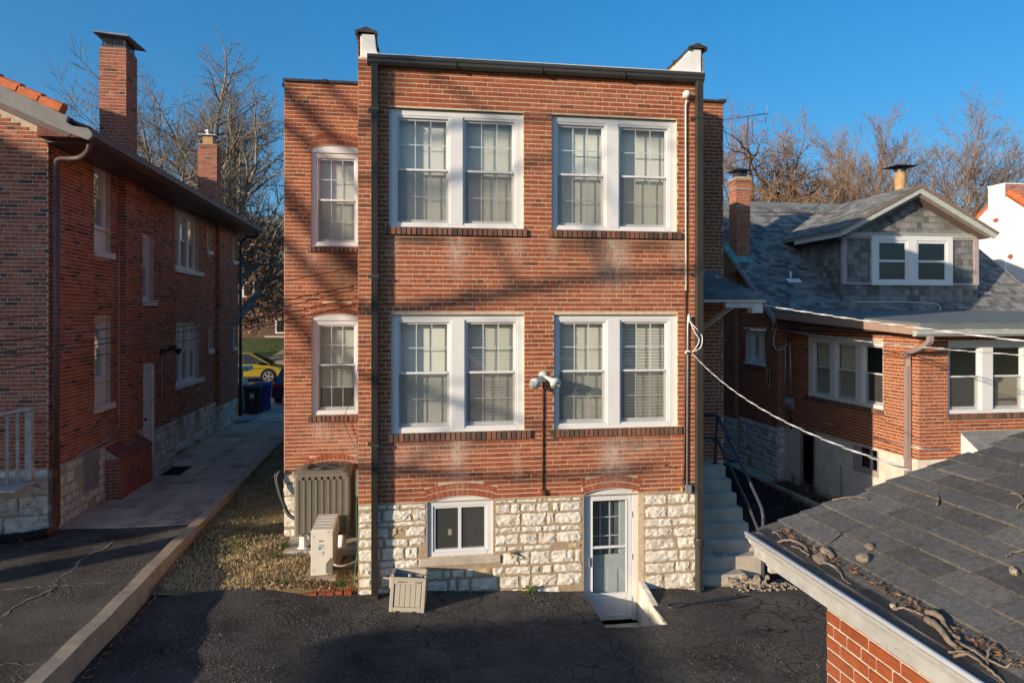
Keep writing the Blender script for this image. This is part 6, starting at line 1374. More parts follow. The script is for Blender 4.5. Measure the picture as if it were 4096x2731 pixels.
for i, (x, y) in enumerate(eb2):
    mb = MB(); s = R.uniform(.8,1.1); mb.box(-.07*s, .07*s, -.05, .05, -.03, .045); q = bevel(mb.build('edging_brick', M['kerb'] if i == 4 else M['brick_garage'], None), .015); q.location = (x, y, .05); q.rotation_euler = (R.uniform(-.2,.2), R.uniform(-.2,.2), R.uniform(-.4,.4)); tag(q, ('half buried red brick' if i != 4 else 'tan brick')+' in the front lawn edge, '+('nearest the kerb wall','second from the kerb wall','third from the kerb wall','fourth from the kerb wall','only tan one in its row','last before the gap')[i], 'brick', 'bricks edging the lawn')
def rocks(name, n, pos, size, m, **k):
    mb = MB()
    for i in range(n):
        c = V(pos()); s = R.uniform(*size); P = [c+V((sx*s*R.uniform(.4,1.2), sy*s*R.uniform(.4,1.2), (sz*s*R.uniform(.4,.9)))) for sz in (-1,1) for sx,sy in ((-1,-1),(1,-1),(1,1),(-1,1))]; mb.hexa(P)
    return mb.build(name, m, None, fix=False, **k)
def rubpos():
    t = R.random(); x = 5.0+1.0*R.random()**.8; y = .08-.25*R.random()**1.6; return (x, y, gz(x, y)+.015)
rocks('rubble', 130, rubpos, (.006,.022), M['rubble'], kind='stuff')
def gravpos():
    while True:
        x, y = R.uniform(-3.4,5.2), R.uniform(-3.6,.0)
        if PIT[0]-.05 < x < PIT[1]+.1 and y > PIT[2]-.1: continue
        d = .22+.9*math.exp(-((x+1.5)/1.3)**2)*(.6+.4*math.sin(3*x+2*y))+.25*math.sin(1.7*x+.6)*math.sin(2.3*y)  # pale loose stones, packed densest along the sunlit strip to brighten it
        if R.random() < d: return (x, y, .001)
rocks('gravel', 5200, gravpos, (.0025,.0065), M['gravelm'], kind='stuff')
def gravpos2():
    while True:
        x, y = R.uniform(-6.6,-3.8), R.uniform(-3.2,2.5)
        if R.random() < .3+.5*math.sin(2.2*x+1)*math.sin(1.9*y+.5*x): return (x, y, .319+bumpy(x, y)*.7)
rocks('gravel', 2600, gravpos2, (.0025,.0065), M['gravelm'], kind='stuff')
for o in [bpy.data.objects['gravel']]:
    for v in o.data.vertices: v.co.z += gz(v.co.x, v.co.y)+bumpy(v.co.x, v.co.y)
# leaf litter
def leaves(name, n, pos, size, m, **k):
    mb = MB()
    for i in range(n):
        c = V(pos()); s = R.uniform(*size); u = V((R.uniform(-1,1),R.uniform(-1,1),R.uniform(-.35,.35))).normalized(); w2 = V((R.uniform(-1,1),R.uniform(-1,1),R.uniform(-.2,.2))); v = (w2-u*w2.dot(u)).normalized()
        mb.poly([c-u*s, c-v*s*.45+V((0,0,s*.2)), c+u*s, c+v*s*.45+V((0,0,s*.2))], R.random())
    return mb.build(name, m, None, fix=False, **k)
def litpos():
    r = R.random()
    if r < .35: x, y = -3.42+abs(R.gauss(0,.06)), R.uniform(-2.8,3); 
    elif r < .7: x, y = R.uniform(-2.2,-.72), .05+abs(R.gauss(0,.25))
    else: x, y = R.uniform(-3.4,-.9), R.uniform(.05,2.2)
    return (x, y, (lz(x, y) if y > .03 else gz(x, y))+.02)
leaves('fallen_leaves', 800, litpos, (.015,.035), M['leaf'], kind='stuff')
# dry lawn blades
mb = MB()
def blade(x, y, h, tone, z):
    a = R.random()*6.28; b = R.uniform(.2,1.3); w = R.uniform(.003,.006); d = V((math.cos(a),math.sin(a),0)); s = V((-d.y,d.x,0))*w; p = V((x,y,z-.005)); m1 = p+d*h*b*.4+V((0,0,h*.6)); e = p+d*h*b+V((0,0,h*max(.15,1-.5*b)))
    n = len(mb.v); mb.v += [tuple(p-s), tuple(p+s), tuple(m1+s*.7), tuple(m1-s*.7), tuple(e)]; mb.f += [(n,n+1,n+2,n+3),(n+3,n+2,n+4)]; mb.t += [tone, tone]
for i in range(11000):
    x, y = R.uniform(-3.46,-.72), .06+2.2*R.random()**1.1
    if cx0-.2 < x < cx1+.15 and y > 1.4: continue
    if -1.5 < x < -1.04 and .38 < y < 1.42: continue
    cl = math.sin(4.1*x+1.3)*math.sin(3.7*y+.8*x)+.5*math.sin(9*x-7*y); grn = (R.random() < .06+.2*(cl > .8)) or (y < .35 and x > -1.7 and R.random() < .3)
    if x < -2.5 and y > 1.2 and R.random() < .45: grn = True
    bare = x > -1.7 and .35 < y < 1.4 and R.random() < .6
    if bare: continue
    blade(x, y, R.uniform(.03,.075)*(1.3 if cl > .5 else 1), R.uniform(0,.24) if grn else R.uniform(.32,1), lz(x, y))
for i in range(6000):
    x, y = R.uniform(-3.46,-2.12), R.uniform(2.2,11); blade(x, y, R.uniform(.03,.07), R.uniform(0,.27) if R.random() < .7 else R.uniform(.3,.7), lz(x, y))
mb.build('dry_grass', M['blade'], None, fix=False, kind='stuff')
def tuft(x, y, n, h, lab):
    global mb
    mb = MB()
    for i in range(n): blade(x+R.gauss(0,.035), y+R.gauss(0,.03), R.uniform(.6,1)*h, R.uniform(0,.22), lz(x, y))
    o = mb.build('grass_tuft', M['blade'], None, fix=False); tag(o, lab, 'grass tuft', 'green tufts in the dry lawn')
tuft(-2.02, 1.2, 60, .2, 'green grass tuft at the left end of the condenser slab')
tuft(-1.95, 1.65, 40, .17, 'green grass tuft behind the condenser slab corner')
tuft(-.98, .30, 90, .15, 'green grass tuft right of the heat pump pad')
tuft(-1.75, .22, 50, .13, 'pale green grass tuft left of the heat pump pad')
# ------------------------------------------------------------------ twigs, bark and stones on the garage roof
def roofp(x, y, h=0.): return V((x, y, gzr(x)+.012+h))
def stick(name, pts, r, lab, grp, m='stick', knob=True):
    P = smooth_path(pts, 6); P = [p+V((R.uniform(-.004,.004), R.uniform(-.004,.004), R.uniform(-.002,.002))) for p in P]; n = len(P)
    mb = MB(); mb.tube(P, [r*(1-.45*i/n)*(1+(.2*(i % 4 == 0) if knob else 0)) for i in range(n)], 7); o = mb.build(name, M[m], None, True); tag(o, lab, 'stick', grp); return o
GRP = 'fallen twigs on the garage roof'
for (nm, r, lab, kn, pts) in (
 ('twig', .008, 'short thick twig nearest the far end of the garage gutter', True, [(1.974,-6.529),(1.976,-6.567),(1.966,-6.64)]),
 ('twig', .009, 'curved pale twig hooked over the gutter mesh', True, [(1.94,-6.648),(1.98,-6.694),(2.006,-6.755),(1.999,-6.825),(1.960,-6.877)]),
 ('twig', .007, 'straight knobbly twig lying up the lower roof slope', True, [(2.217,-6.763),(2.111,-6.816),(2.029,-6.822)]),
 ('twig', .007, 'pale twig at the far edge of the garage roof', True, [(2.428,-6.385),(2.506,-6.429),(2.54,-6.472),(2.549,-6.53)]),
 ('twig', .008, 'short dark twig standing alone high on the garage roof', True, [(2.715,-6.834),(2.763,-6.793),(2.794,-6.742)]),
 ('twig', .009, 'curled grey twig at the right edge of the garage roof', True, [(3.007,-6.982),(3.015,-7.02),(2.977,-7.083),(2.9,-7.121)]),
 ('twig', .008, 'crooked pale twig near the lone stone at right', True, [(2.545,-7.424),(2.579,-7.422),(2.65,-7.445)]),
 ('twig', .008, 'brown twig lying along the mesh below the bark chunks', True, [(1.964,-6.735),(1.962,-6.809),(1.968,-6.889)]),
 ('twig', .007, 'pale twig on the mesh midway along the gutter', True, [(1.958,-6.979),(1.977,-7.029),(1.982,-7.089),(1.966,-7.161),(1.958,-7.224)]),
 ('twig', .007, 'slender pale twig leading up to the branch pile', True, [(1.952,-7.496),(1.979,-7.528),(2.003,-7.574),(2.023,-7.598)]),
 ('branch', .017, 'thick broken branch with a sawn end by the gutter', True, [(2.023,-7.598),(2.027,-7.642),(2.009,-7.698),(2.0,-7.744),(1.998,-7.784)]),
 ('branch', .021, 'grey smooth branch lying along the gutter mesh', False, [(1.985,-7.62),(1.973,-7.70),(1.953,-7.775),(1.955,-7.835)]),
 ('twig', .007, 'long thin twig over the mesh near the bottom corner', True, [(1.92,-7.823),(1.947,-7.863),(1.961,-7.906),(1.962,-7.95)]),
 ('twig', .008, 'upturned twig sticking out of the branch pile', True, [(2.05,-7.887),(2.016,-7.895),(1.975,-7.921),(1.96,-7.948)]),
 ('twig', .008, 'thin twig crossing the branch pile at lower right', True, [(1.981,-7.787),(1.97,-7.852),(1.979,-7.906),(2.003,-7.968),(2.023,-7.969)]),
 ('twig', .009, 'crooked twig lowest on the mesh at the picture edge', True, [(1.91,-7.846),(1.943,-7.886),(1.943,-7.966),(1.945,-8.03)])):
    stick(nm, [roofp(x, y, r*.75+.002+(.012*math.sin(i*1.5)+.008 if x < 2.1 else 0)) for i, (x, y) in enumerate(pts)], r*.72, lab, GRP, knob=kn)
def chunk(name, c, s, m, lab, cat, grp):
    q = MB(); q.lathe([(.2*s[0],-.5),(.75*s[0],-.4),(1.*s[0],-.05),(.85*s[0],.35),(.4*s[0],.5)], (0,0,0), 9)
    q.v = [(.75*x*R.uniform(.7,1.25), y*s[1]/s[0]*R.uniform(.75,1.2), z*s[2]*R.uniform(.8,1.15)) for x, y, z in q.v]; o = q.build(name, M[m], None); o.location = c; o.rotation_euler = (0, -.28, R.uniform(0,3)); tag(o, lab, cat, grp); return o
chunk('bark_chunk', roofp(2.05,-6.90,.012), (.07,.028,.03), 'stick', 'long flat bark chunk on the roof by the gutter', 'bark', 'bark chunks on the garage roof')
chunk('bark_chunk', roofp(1.993,-6.935,.012), (.05,.035,.03), 'stick', 'smaller bark chunk next to the gutter mesh', 'bark', 'bark chunks on the garage roof')
chunk('bark_chunk', roofp(2.22,-6.983,.010), (.03,.022,.024), 'stick', 'small upper bark chunk resting alone on the shingles', 'bark', 'bark chunks on the garage roof')
chunk('stone_chunk', roofp(2.124,-7.072,.016), (.032,.034,.04), 'stick', 'square tan stone lying on the lower garage roof', 'stone', 'stones on the garage roof')
chunk('stone_chunk', roofp(2.462,-7.543,.012), (.022,.024,.03), 'rubble', 'lone pale stone at the right of the garage roof', 'stone', 'stones on the garage roof')
chunk('stone_chunk', roofp(1.973,-7.464,.012), (.014,.014,.02), 'rubble', 'small round pale stone at the mesh edge', 'stone', 'stones on the garage roof')
leaves('roof_litter', 520, lambda: (lambda y, x: (x, y, gzr(x)+.022))(R.uniform(-8.0,-6.5), 2.015+abs(R.gauss(0,.022))), (.005,.015), M['litter'], kind='stuff')
# ------------------------------------------------------------------ bins, carpet, cars
def wheelie(name, loc, rz, m, lab):
    T = thing(name, lab, 'bin', 'wheeled bins by the house'); w, d, h = .29, .36, .98
    q = MB(); q.hexa([(-w*.78,-d*.8,.06),(w*.78,-d*.8,.06),(w*.78,d*.7,.06),(-w*.78,d*.7,.06),(-w,-d,h),(w,-d,h),(w,d,h),(-w,d,h)]); bevel(q.build('body', M[m], T), .03)
    q = MB(); q.prism([(-d-.03,h+.0),(d+.05,h+.0),(d+.02,h+.07),(0,h+.11),(-d,h+.06)], -w-.03, w+.03, ax='x'); bevel(q.build('lid', M[m], T), .015)
    q = MB(); q.tube([(-w,d+.07,h-.02),(w,d+.07,h-.02)], .018, 8); q.box(-w+.03, -w+.06, d-.02, d+.08, h-.04, h); q.box(w-.06, w-.03, d-.02, d+.08, h-.04, h); q.build('handle', M['black'], T)
    for s in (-1, 1): q = MB(); q.tube([(s*w*.8,d*.72,.13),(s*(w*.8+.06),d*.72,.13)], .13, 18); wh = q.build('wheel', M['rubber'], T); q = MB(); q.tube([(s*(w*.8+.055),d*.72,.13),(s*(w*.8+.066),d*.72,.13)], .07, 14); q.build('hub', M['galv'], wh)
    T.location = loc; T.rotation_euler = (0, 0, rz); T['placed'] = 1; return T, w, d, h
bb, w_, d_, h_ = wheelie('wheeled_bin', (-5.62,16.35,.335), .12, 'black', 'black wheeled bin with a pale printed label on its front')
Fb = Fr((0,-.335,0),(1,0,0),(0,-1,0)); q = MB(); Fb.box(q, -.08, .06, .64, .78, .0, .012); lb = q.build('printed_label', M['insulator'], bb); q = MB(); q.tube([(-.01+.035*math.cos(a),-.349,.70+.035*math.sin(a)) for a in lin(.6, 5.4, 10)], .008, 4); q.build('label_mark', M['navy'], lb)
text('REFUSE ONLY', Fb, -.01, .60, .035, .013, M['insulator'], bb); text('CITY WASTE', Fb, .05, .86, .03, .017, M['galv'], bb)
wheelie('wheeled_bin', (-5.44,17.25,.335), .25, 'bluebin', 'blue wheeled recycling bin behind the black bin')
q = MB(); 
for (x0, y0, x1, y1, z0) in ((-5.9,14.35,-5.5,15.5,.337),(-5.6,14.4,-5.28,15.95,.35)):
    q.box(x0, x1, y0, y1, z0, z0+.018)
q.tube([(-5.85,14.38,.37),(-5.3,14.4,.37)], .035, 8); q.tube([(-5.72,14.25,.36),(-5.55,14.25,.36)], .028, 8); o = q.build('carpet_remnant', M['carpet'], None); tag(o, 'folded grey carpet remnant dropped on the walk in front of the black bin', 'carpet')
q = MB(); q.tube([(-5.3,15.2,.352),(-3.7,15.0,.352)], .017, 6); o = q.build('white_pole', M['insulator'], None); tag(o, 'thin white pole lying across the walk behind the carpet', 'pole')
def car(name, lab, loc, rz, body_m, suv):
    T = thing(name, lab, 'car'); Ln, W = (4.3, 1.82) if suv else (4.6, 1.8); hb, ht_ = (1.0, 1.58) if suv else (.92, 1.42); gc = .22 if suv else .17
    side = [(-Ln/2+.05,gc+.12),(-Ln/2,.45),(-Ln/2+.02,.72),(-Ln/2+.1,hb-.06),(-Ln/2+.55,hb),(.65,hb),(1.3,hb-.06),(Ln/2-.25,hb-.2),(Ln/2-.03,.62),(Ln/2,.42),(Ln/2-.1,gc+.08)]
    wx = (-Ln*.30, Ln*.31); r = .35 if suv else .32
    bot = []
    for x in (wx[1], wx[0]):
        for i in range(9): a = math.pi*i/8; bot.append((x+(r+.06)*math.cos(a), max(gc, .32+(r+.06)*math.sin(a))))
    poly = side+[p for p in bot]
    q = MB(); rows = [(-W/2+.03,.0), (-W/2,.0)]
    q.prism(poly, -W/2, W/2); bevel(q.build('body', M[body_m], T), .05, 3)
    gh = [(-Ln/2+.3,hb-.02),(-Ln/2+.55,ht_-.05),(-.9,ht_),(.35,ht_-.03),(1.4,hb-.02)] if suv else [(-Ln/2+.45,hb-.03),(-1.15,ht_-.04),(-.4,ht_),(.25,ht_-.03),(1.2,hb-.05)]
    q = MB(); n = len(gh); 
    for y, k in ((-W/2+.08, 0), (-W/2+.22, 1), (W/2-.22, 1), (W/2-.08, 0)): pass
    for (x, z) in gh: t = (z-hb)/(ht_-hb); q.v.append((x, -W/2+.07+.17*t, z))
    for (x, z) in gh: t = (z-hb)/(ht_-hb); q.v.append((x, W/2-.07-.17*t, z))
    q.f = [tuple(range(n)), tuple(range(2*n-1, n-1, -1))]+[(i, (i+1) % n, n+(i+1) % n, n+i) for i in range(n)]; q.t = [.5]*len(q.f)
    bevel(q.build('glasshouse', M['glass_dark'] if False else mat(name+'_glass', (.03,.04,.05), .08, .6), T), .03)
    q = MB(); rf = [p for p in gh if p[1] > ht_-.1]
    q.prism([(rf[0][0]-.03,rf[0][1]-.02)]+[(x, z+.012) for x, z in rf]+[(rf[-1][0]+.05,rf[-1][1]-.03),(rf[-1][0],rf[-1][1]-.05),(rf[0][0],rf[0][1]-.05)], -W/2+.24, W/2-.24); bevel(q.build('roof', M[body_m], T), .02)
    for s in (-1, 1):
        q = MB(); yy = s*(W/2-.16)
        for (a, b) in ((gh[0], gh[1]), (gh[-1], gh[-2])): q.tube([(a[0],s*(W/2-.07),a[1]),(b[0],s*(W/2-.23),b[1])], .035, 5)
        q.tube([(-.35,s*(W/2-.07),hb),(-.4,s*(W/2-.235),ht_-.02)], .03, 5); q.build('pillar', M[body_m], T)
        q = MB(); q.box(.75, .95, s*(W/2)-.02 if s > 0 else -W/2-.18, W/2+.18 if s > 0 else -W/2+.02, hb+.0, hb+.14); bevel(q.build('mirror', M['black'], T), .03)
        for x in wx:
            q = MB(); q.tube([(x,s*(W/2-.22),.33),(x,s*(W/2-.005),.33)], r, 26); wl = q.build('wheel', M['rubber'], T)
            q = MB(); q.lathe([(.0,0),(.06,.01),(.06,.02)], (0,0,0), 10)
            for k in range(5):
                a = k*2*math.pi/5; c_, s_ = math.cos(a), math.sin(a); q.hexa([(c_*.05-s_*.03,s_*.05+c_*.03,0),(c_*.05+s_*.03,s_*.05-c_*.03,0),(c_*r*.72+s_*.05,s_*r*.72-c_*.05,0),(c_*r*.72-s_*.05,s_*r*.72+c_*.05,0),(c_*.05-s_*.03,s_*.05+c_*.03,.02),(c_*.05+s_*.03,s_*.05-c_*.03,.02),(c_*r*.72+s_*.05,s_*r*.72-c_*.05,.02),(c_*r*.72-s_*.05,s_*r*.72+c_*.05,.02)])
            q.tube([(r*.72*math.cos(a),r*.72*math.sin(a),.01) for a in lin(0, 2*math.pi, 24)], .02, 6)
            o = q.build('rim', M['alloy'], wl); o.location = (x, s*(W/2), .33); o.rotation_euler = (math.pi/2 if s < 0 else -math.pi/2, 0, 0)
        q = MB(); q.box(-Ln/2-.012, -Ln/2+.10, s*(W/2-.04)-(.36 if s > 0 else 0), s*(W/2-.04)+(0 if s > 0 else .36), .72, .86); bevel(q.build('tail_light', M['taillight'], T), .02)
        q = MB(); q.box(Ln/2-.35, Ln/2-.12, s*(W/2-.03)-(.3 if s > 0 else 0), s*(W/2-.03)+(0 if s > 0 else .3), .66, .78); bevel(q.build('headlight', M['alloy'], T), .03)
        q = MB(); q.tube([(wx[1]+(r+.05)*math.cos(a),s*(W/2+.005),.33+(r+.05)*math.sin(a)) for a in lin(-.2, math.pi+.2, 14)], .035, 5); q.tube([(wx[0]+(r+.05)*math.cos(a),s*(W/2+.005),.33+(r+.05)*math.sin(a)) for a in lin(-.2, math.pi+.2, 14)], .035, 5); q.build('arch_trim', M['black'] if suv else M[body_m], T)
    q = MB(); q.box(-Ln/2-.02, -Ln/2+.05, -.16, .16, .50 if not suv else .62, .62 if not suv else .74); q.build('number_plate', M['insulator'], T)
    q = MB(); q.box(-Ln/2-.03, -Ln/2+.2, -W/2+.06, W/2-.06, .33, .48); q.box(Ln/2-.2, Ln/2+.02, -W/2+.06, W/2-.06, .3, .46); bevel(q.build('bumper', M['black'] if suv else M[body_m], T), .03)
    T.location = loc; T.rotation_euler = (0, 0, rz); T['placed'] = 1; return T
car('parked_car', 'yellow small SUV with grey alloy wheels parked on the street behind the tree', (-8.75,29.4,.325), 0, 'yellow', True)
car('parked_car', 'dark blue saloon with red tail light parked nose away in the driveway', (-4.50,20.9,.335), math.pi/2, 'navy', False)
# ------------------------------------------------------------------ house across the street
FHs = thing('distant_house', 'dark brick house across the street half hidden by brown oak leaves', 'house'); FX = Fr((0,52,0),(1,0,0),(0,-1,0))
q = MB(); q.box(-18, 6, 52, 62, .5, 8.5, .25); q.build('wall', M['sillbrick'], FHs)
q = MB(); q.prism([(-18.6,8.4),(6.6,8.4),(3,12.5),(-15,12.5)], 51.6, 62.4); q.build('roof', M['membrane'], FHs)
for (x, z) in ((-10.75,2.35),(-4.5,2.4),(-8,5.5),(-4,5.5),(-13.5,5.5)):
    q = MB(); FX.box(q, x-.6, x+.6, z, z+1.3, -.1, .06); wv = q.build('window', M['white'], FHs); q = MB(); FX.box(q, x-.46, x+.46, z+.12, z+1.18, .061, .065); q.build('pane', M['dark'], wv)
q = MB(); FX.box(q, -12.2, -8.3, 1.6, 2.15, 0, .25); q.build('front_step', M['concrete'], FHs)
# ------------------------------------------------------------------ trees
def tree(name, lab, base, height, seed, trunk_r, m='bark', spread=1., levels=5, grp=None, lean=(0,0), first=.3, counts=(9,6,5,4,3), up=.35, leaf=0, twig=.006, crown_m=None, leafzone=None, wob=.16, fork=1, ang=(35,65)):
    r_ = random.Random(seed); T = thing(name, lab, 'tree', grp); tm = MB(); cmb = MB(); lf = MB(); base = V(base)
    def grow(p, d, ln, r, lv, mb):
        n = (9, 6, 4, 3, 2, 2)[lv]; P = [p]; rad = [r]; dd = d.copy(); tip = max(twig, r*(.42 if lv else .3))
        for i in range(n):
            dd = (dd+V((r_.gauss(0,wob), r_.gauss(0,wob), r_.gauss(0,wob)+up*(.10 if lv else .2)))).normalized(); P.append(P[-1]+dd*ln/n); rad.append(r+(tip-r)*(i+1)/n)
        mb.tube(P, rad, (10, 7, 5, 4, 3, 3)[lv], cap=False)
        if lv >= levels-1:
            if leaf and r_.random() < leaf:
                e = P[-1]
                if (leafzone is None or leafzone(e)):
                    for k in range(10):
                        c = e+V((r_.gauss(0,.22), r_.gauss(0,.18), r_.gauss(0,.18))); u = V((r_.uniform(-1,1),r_.uniform(-1,1),r_.uniform(-1,1))).normalized(); v = u.orthogonal().normalized(); s = r_.uniform(.06,.13); lf.poly([c-u*s, c+v*s*.6, c+u*s, c-v*s*.6], r_.random())
            return
        k_ = counts[lv]; st = first if lv == 0 else .22
        for k in range(k_):
            t = st+(1-st)*(k+r_.random()*.8)/k_; f = t*n; i = min(n-1, int(f)); q = P[i].lerp(P[i+1], f-i); ax = (P[i+1]-P[i]).normalized()
            a = math.radians(r_.uniform(*ang)); az = r_.uniform(0, 6.28) if lv else k*2.4+r_.uniform(-.5,.5)
            o1 = ax.orthogonal().normalized(); o2 = ax.cross(o1); nd = (ax*math.cos(a)+(o1*math.cos(az)+o2*math.sin(az))*math.sin(a)*spread)
            nd = (nd+V((0,0,up*.35))).normalized(); rr2 = (rad[i]*(1-(f-i))+rad[i+1]*(f-i))*r_.uniform(.5,.72); L2 = ln*r_.uniform(.42,.66)*(1-.35*t if lv == 0 else 1-.3*t)
            grow(q, nd, L2, max(twig, rr2), lv+1, cmb)
        if lv < levels-1: grow(P[-1], dd, ln*.42, max(twig, tip), lv+1, cmb)
    for f_ in range(fork):
        d0 = V((lean[0]+(.22*math.cos(f_*2.4+1) if fork > 1 else 0), lean[1]+(.22*math.sin(f_*2.4+1) if fork > 1 else 0), 1)).normalized(); grow(base, d0, height*.62, trunk_r*(1 if fork == 1 else .7), 0, tm)
    tm.build('trunk', M[m], T, True, fix=False); cmb.build('crown', M[crown_m or m], T, True, fix=False)
    if lf.f: lf.build('leaves', M['leaf'], T, fix=False, kind='stuff')
    return T
tree('oak_tree', 'big oak behind the left house with brown leaves on its low boughs', (-8.75,25.5,.3), 19.5, 11, .54, spread=.95, lean=(.06,0), counts=(14,8,6,5), levels=5, first=.2, leaf=.8, leafzone=lambda e: e.z < 8.5, twig=.009, ang=(40,70), up=.35)
tree('bare_tree', 'pale multi stemmed bare tree behind the second chimney of the left house', (-12.5,33,.4), 19, 23, .36, spread=.9, counts=(11,8,6,4), levels=5, fork=3, twig=.009, up=.45, ang=(35,60))
tree('bare_tree', 'wide bare tree filling the gap between the left chimneys', (-18.5,36,.4), 17, 5, .4, spread=1.0, counts=(12,8,6,4), levels=5, fork=3, twig=.009, up=.4, ang=(40,65))
tree('small_oak', 'small oak holding rusty brown leaves in front of the house across the street', (-7.2,42,.8), 11, 31, .16, spread=1.1, counts=(14,8,6,3), levels=5, leaf=1., first=.2, twig=.01, m='bark_d')
RT = [('oak_tree', 'gnarled bare oak behind the grey roof ridge, nearest the antenna chimney', (23.5,38), 21, 42, .5, dict(wob=.26, counts=(12,8,6,5), first=.22, ang=(45,80))),
      ('oak_tree', 'tall round topped bare oak right behind the dormer peak', (29,40), 23, 43, .5, dict(wob=.24, counts=(13,8,6,5), first=.25, ang=(40,75))),
      ('bare_tree', 'thin upright brown twigged tree right of the clay flue', (38,44), 22, 44, .35, dict(wob=.12, counts=(13,8,6,4), fork=3, first=.1, ang=(20,45))),
      ('bare_tree', 'dense twiggy bare tree to the left of the white chimney', (44.5,46), 24, 45, .4, dict(wob=.15, counts=(13,8,6,4), fork=4, first=.1, ang=(25,50))),
      ('sycamore_tree', 'pale barked sycamore rising behind the white chimney', (45.5,41), 22.5, 46, .4, dict(wob=.17, counts=(12,8,6,4), fork=2, first=.2, ang=(35,65))),
      ('bare_tree', 'fine reddish twigged tree beside the brick wing corner behind the antenna', (17.0,42), 23, 47, .22, dict(wob=.1, counts=(10,6,5,3), fork=2, first=.1, ang=(18,38), m='bark_red'))]
for (nm, lab, (x, y), h, sd, tr, kw) in RT: tree(nm, lab, (x,y,-.3), h, sd, tr, twig=.011, crown_m='twigs', **kw)
# dead vines by the stucco wall
mb = MB()
for i in range(150):
    x, y = R.uniform(9.0,9.62), R.uniform(4.2,5.9); p = V((x,y,-.3)); d = V((R.gauss(-.25,.5),R.gauss(0,.5),1)).normalized(); P = [p]
    for k in range(5): d = (d+V((R.gauss(0,.3),R.gauss(0,.3),R.gauss(-.25,.2)))).normalized(); P.append(P[-1]+d*R.uniform(.06,.17))
    mb.tube(P, [.006,.005,.004,.004,.003,.003], 3, cap=False)
q = mb.build('dead_shrub', M['vine'], None, fix=False); tag(q, 'tangled dead brown shrub at the foot of the stucco base', 'shrub')
mb = MB(); mb.tube(smooth_path([(9.62,4.05,-.3),(9.64,4.03,.2),(9.6,4.0,.62)]), .007, 5); q = mb.build('thin_stem', M['vine'], None); tag(q, 'single thin bare stem against the stucco wall', 'plant stem')
leaves('litter', 240, lambda: (R.uniform(8.7,9.65), R.uniform(3.8,6.2), -.27+R.uniform(0,.06)), (.02,.05), M['leaf'], kind='stuff')
mb = MB(); mb.box(8.95, 9.08, 3.2, 12, -.5, -.2); mb.box(9.0, 9.7, 6.2, 12, -.5, -.24); o = bevel(mb.build('alley_kerb', M['concrete'], None, kind='structure'), .01)
# ------------------------------------------------------------------ added shadow casters on the sun side, and trees behind, out of frame
nh = thing('caster_house', 'unseen hip roofed brick house on the left, placed to shade the left house', 'house')  # unseen caster, sized to put the left house in shade
q = MB(); q.box(-34, -22, -8.6, 6, -.5, 10.4); q.build('wall', M['brick_left'], nh); q = MB(); q.hexa([(-34.5,-9.1,10.3),(-21.6,-9.1,10.3),(-21.6,6.6,10.3),(-34.5,6.6,10.3),(-29,-6,13.7),(-27,-6,13.7),(-27,-2,13.7),(-29,-2,13.7)]); q.build('roof', M['tile_dark'], nh)
sd_ = thing('caster_shed', 'unseen low shed with overhanging roof, added to shade the asphalt', 'shed')  # added caster, its roof shapes the shadow over the lower asphalt
q = MB(); q.box(-12, -10.2, -15, -9.1, .0, 3.14); q.build('wall', M['wood'], sd_); q = MB(); q.box(-12.5, -9.7, -15.5, -8.5, 3.12, 3.24); q.build('roof', M['membrane'], sd_)
kt = math.tan(SUN_EL); sa_, ca_ = math.sin(SUN_AZ), math.cos(SUN_AZ)
def nq(n, q, d): return V((n*ca_+d*sa_, -n*sa_+d*ca_, q-kt*d))
TB = thing('bare_tree', 'tall unseen bare tree on the left with limbs shaped for facade shadows', 'tree'); rt = random.Random(5)
mb = MB(); tp = [nq(-3.5,-4.0,-18), nq(-3.45,0,-18), nq(-3.42,4.5,-18.1), nq(-3.4,7.0,-18), nq(-3.5,10,-18)]; tp[0].z = .2; mb.tube(smooth_path(tp), [.34-.012*i for i in range(17)], 10); mb.build('trunk', M['bark'], TB, True)
mb = MB()  # limbs traced back sunward from the shadow streaks wanted on the facade
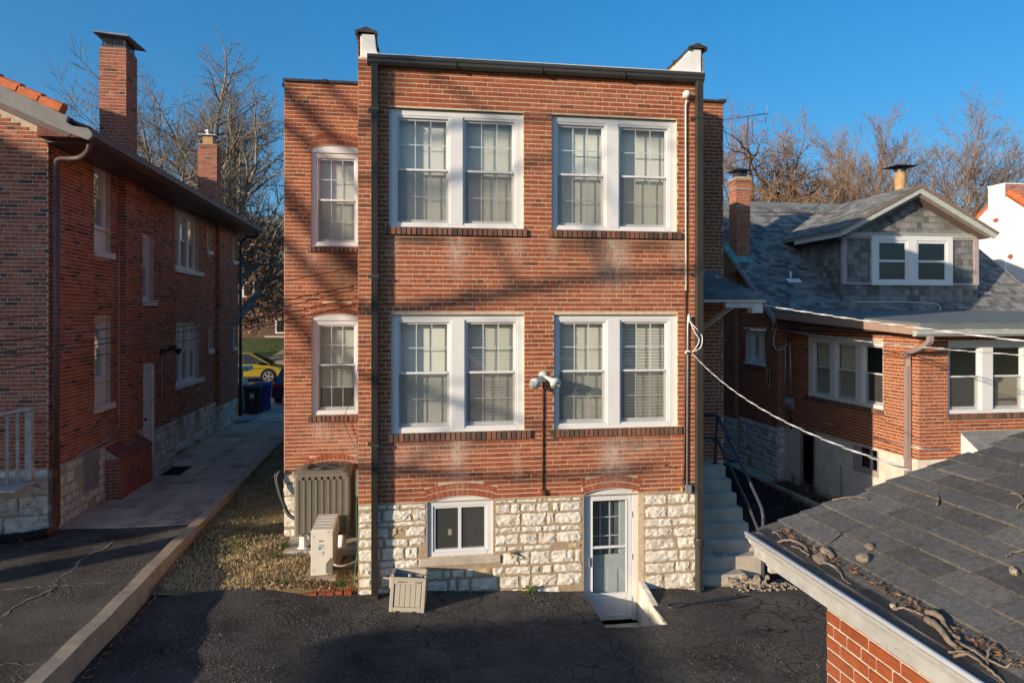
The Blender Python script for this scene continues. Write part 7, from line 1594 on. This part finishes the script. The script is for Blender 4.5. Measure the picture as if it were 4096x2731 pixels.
for r0, pts in ((.10, [(-3.42,8.3),(-3.04,7.75),(-2.34,6.85),(-1.2,6.3),(-.3,6.6),(1.0,7.3),(2.0,7.7)]), (.15, [(-3.42,6.6),(-3.0,5.9),(-2.3,4.8),(-1.2,4.0),(-.3,3.95),(.5,4.4),(1.3,5.0),(2.4,5.6)]),
                (.10, [(-3.42,4.7),(-3.0,3.9),(-2.3,2.7),(-1,1.75),(0,1.75),(1,1.95),(2,2.4)]), (.08, [(-3.42,7.5),(-2.9,7.0),(-2.3,6.2),(-1,5.6),(.5,6.3),(1.5,7.1)]), (.08, [(-3.42,5.7),(-2.9,4.9),(-2.35,4.0),(-1.5,3.4),(-.2,3.0),(1.2,2.7)]), (.07, [(-3.42,9.2),(-2.8,8.2),(-2.2,7.5),(-1.2,7.2),(0,7.6),(1.4,8.4)])):
    P = smooth_path([nq(n, q, -18+rt.uniform(-.8,.8)) for n, q in pts]); m_ = len(P); mb.tube(P, [r0*(1-.6*i/m_) for i in range(m_)], 7)
    for i in range(4, m_-1, 3):
        a = P[i]; d = V((rt.gauss(0,1), rt.gauss(0,1), rt.gauss(.3,.6))).normalized(); L_ = rt.uniform(.8,2.); mb.tube([a, a+d*L_*.5+V((0,0,.1)), a+d*L_+V((0,0,.3))], [r0*.4,r0*.25,.012], 5)
        b = a+d*L_*.5; d2 = (d+V((rt.gauss(0,.6),rt.gauss(0,.6),rt.gauss(0,.6)))).normalized(); mb.tube([b, b+d2*.8], [.018,.01], 4)
mb.build('crown', M['bark'], TB, True)
tree('bare_tree', 'bare tree standing behind the viewpoint in the middle', (4,-34,.0), 18, 79, .4, twig=.02, counts=(10,6,5), levels=4, wob=.18)
tree('bare_tree', 'bare tree standing behind the viewpoint on the right', (16,-30,.0), 19, 80, .4, twig=.02, counts=(10,6,5), levels=4, wob=.18)
bpy.context.view_layer.update(); dg = bpy.context.evaluated_depsgraph_get()
for o in [o for o in sc.objects if o.type == 'FONT']:
    me = bpy.data.meshes.new_from_object(o.evaluated_get(dg)); n = bpy.data.objects.new('lettering', me); COL.objects.link(n); n.parent = o.parent; n.matrix_local = o.matrix_local.copy(); bpy.data.objects.remove(o)
# ------------------------------------------------------------------ put every empty at its thing's base
bpy.context.view_layer.update()
for o in list(sc.objects):
    if o.type == 'EMPTY' and 'placed' not in o:
        pts = [c.matrix_world @ V(b) for c in o.children if c.type == 'MESH' for b in c.bound_box]
        if not pts: continue
        lo = [min(p[i] for p in pts) for i in range(3)]; hi = [max(p[i] for p in pts) for i in range(3)]
        L_ = V(((lo[0]+hi[0])/2, (lo[1]+hi[1])/2, lo[2]))
        for c in o.children: c.matrix_parent_inverse = Matrix.Translation(-L_)
        o.location = L_
    elif o.type == 'EMPTY': del o['placed']
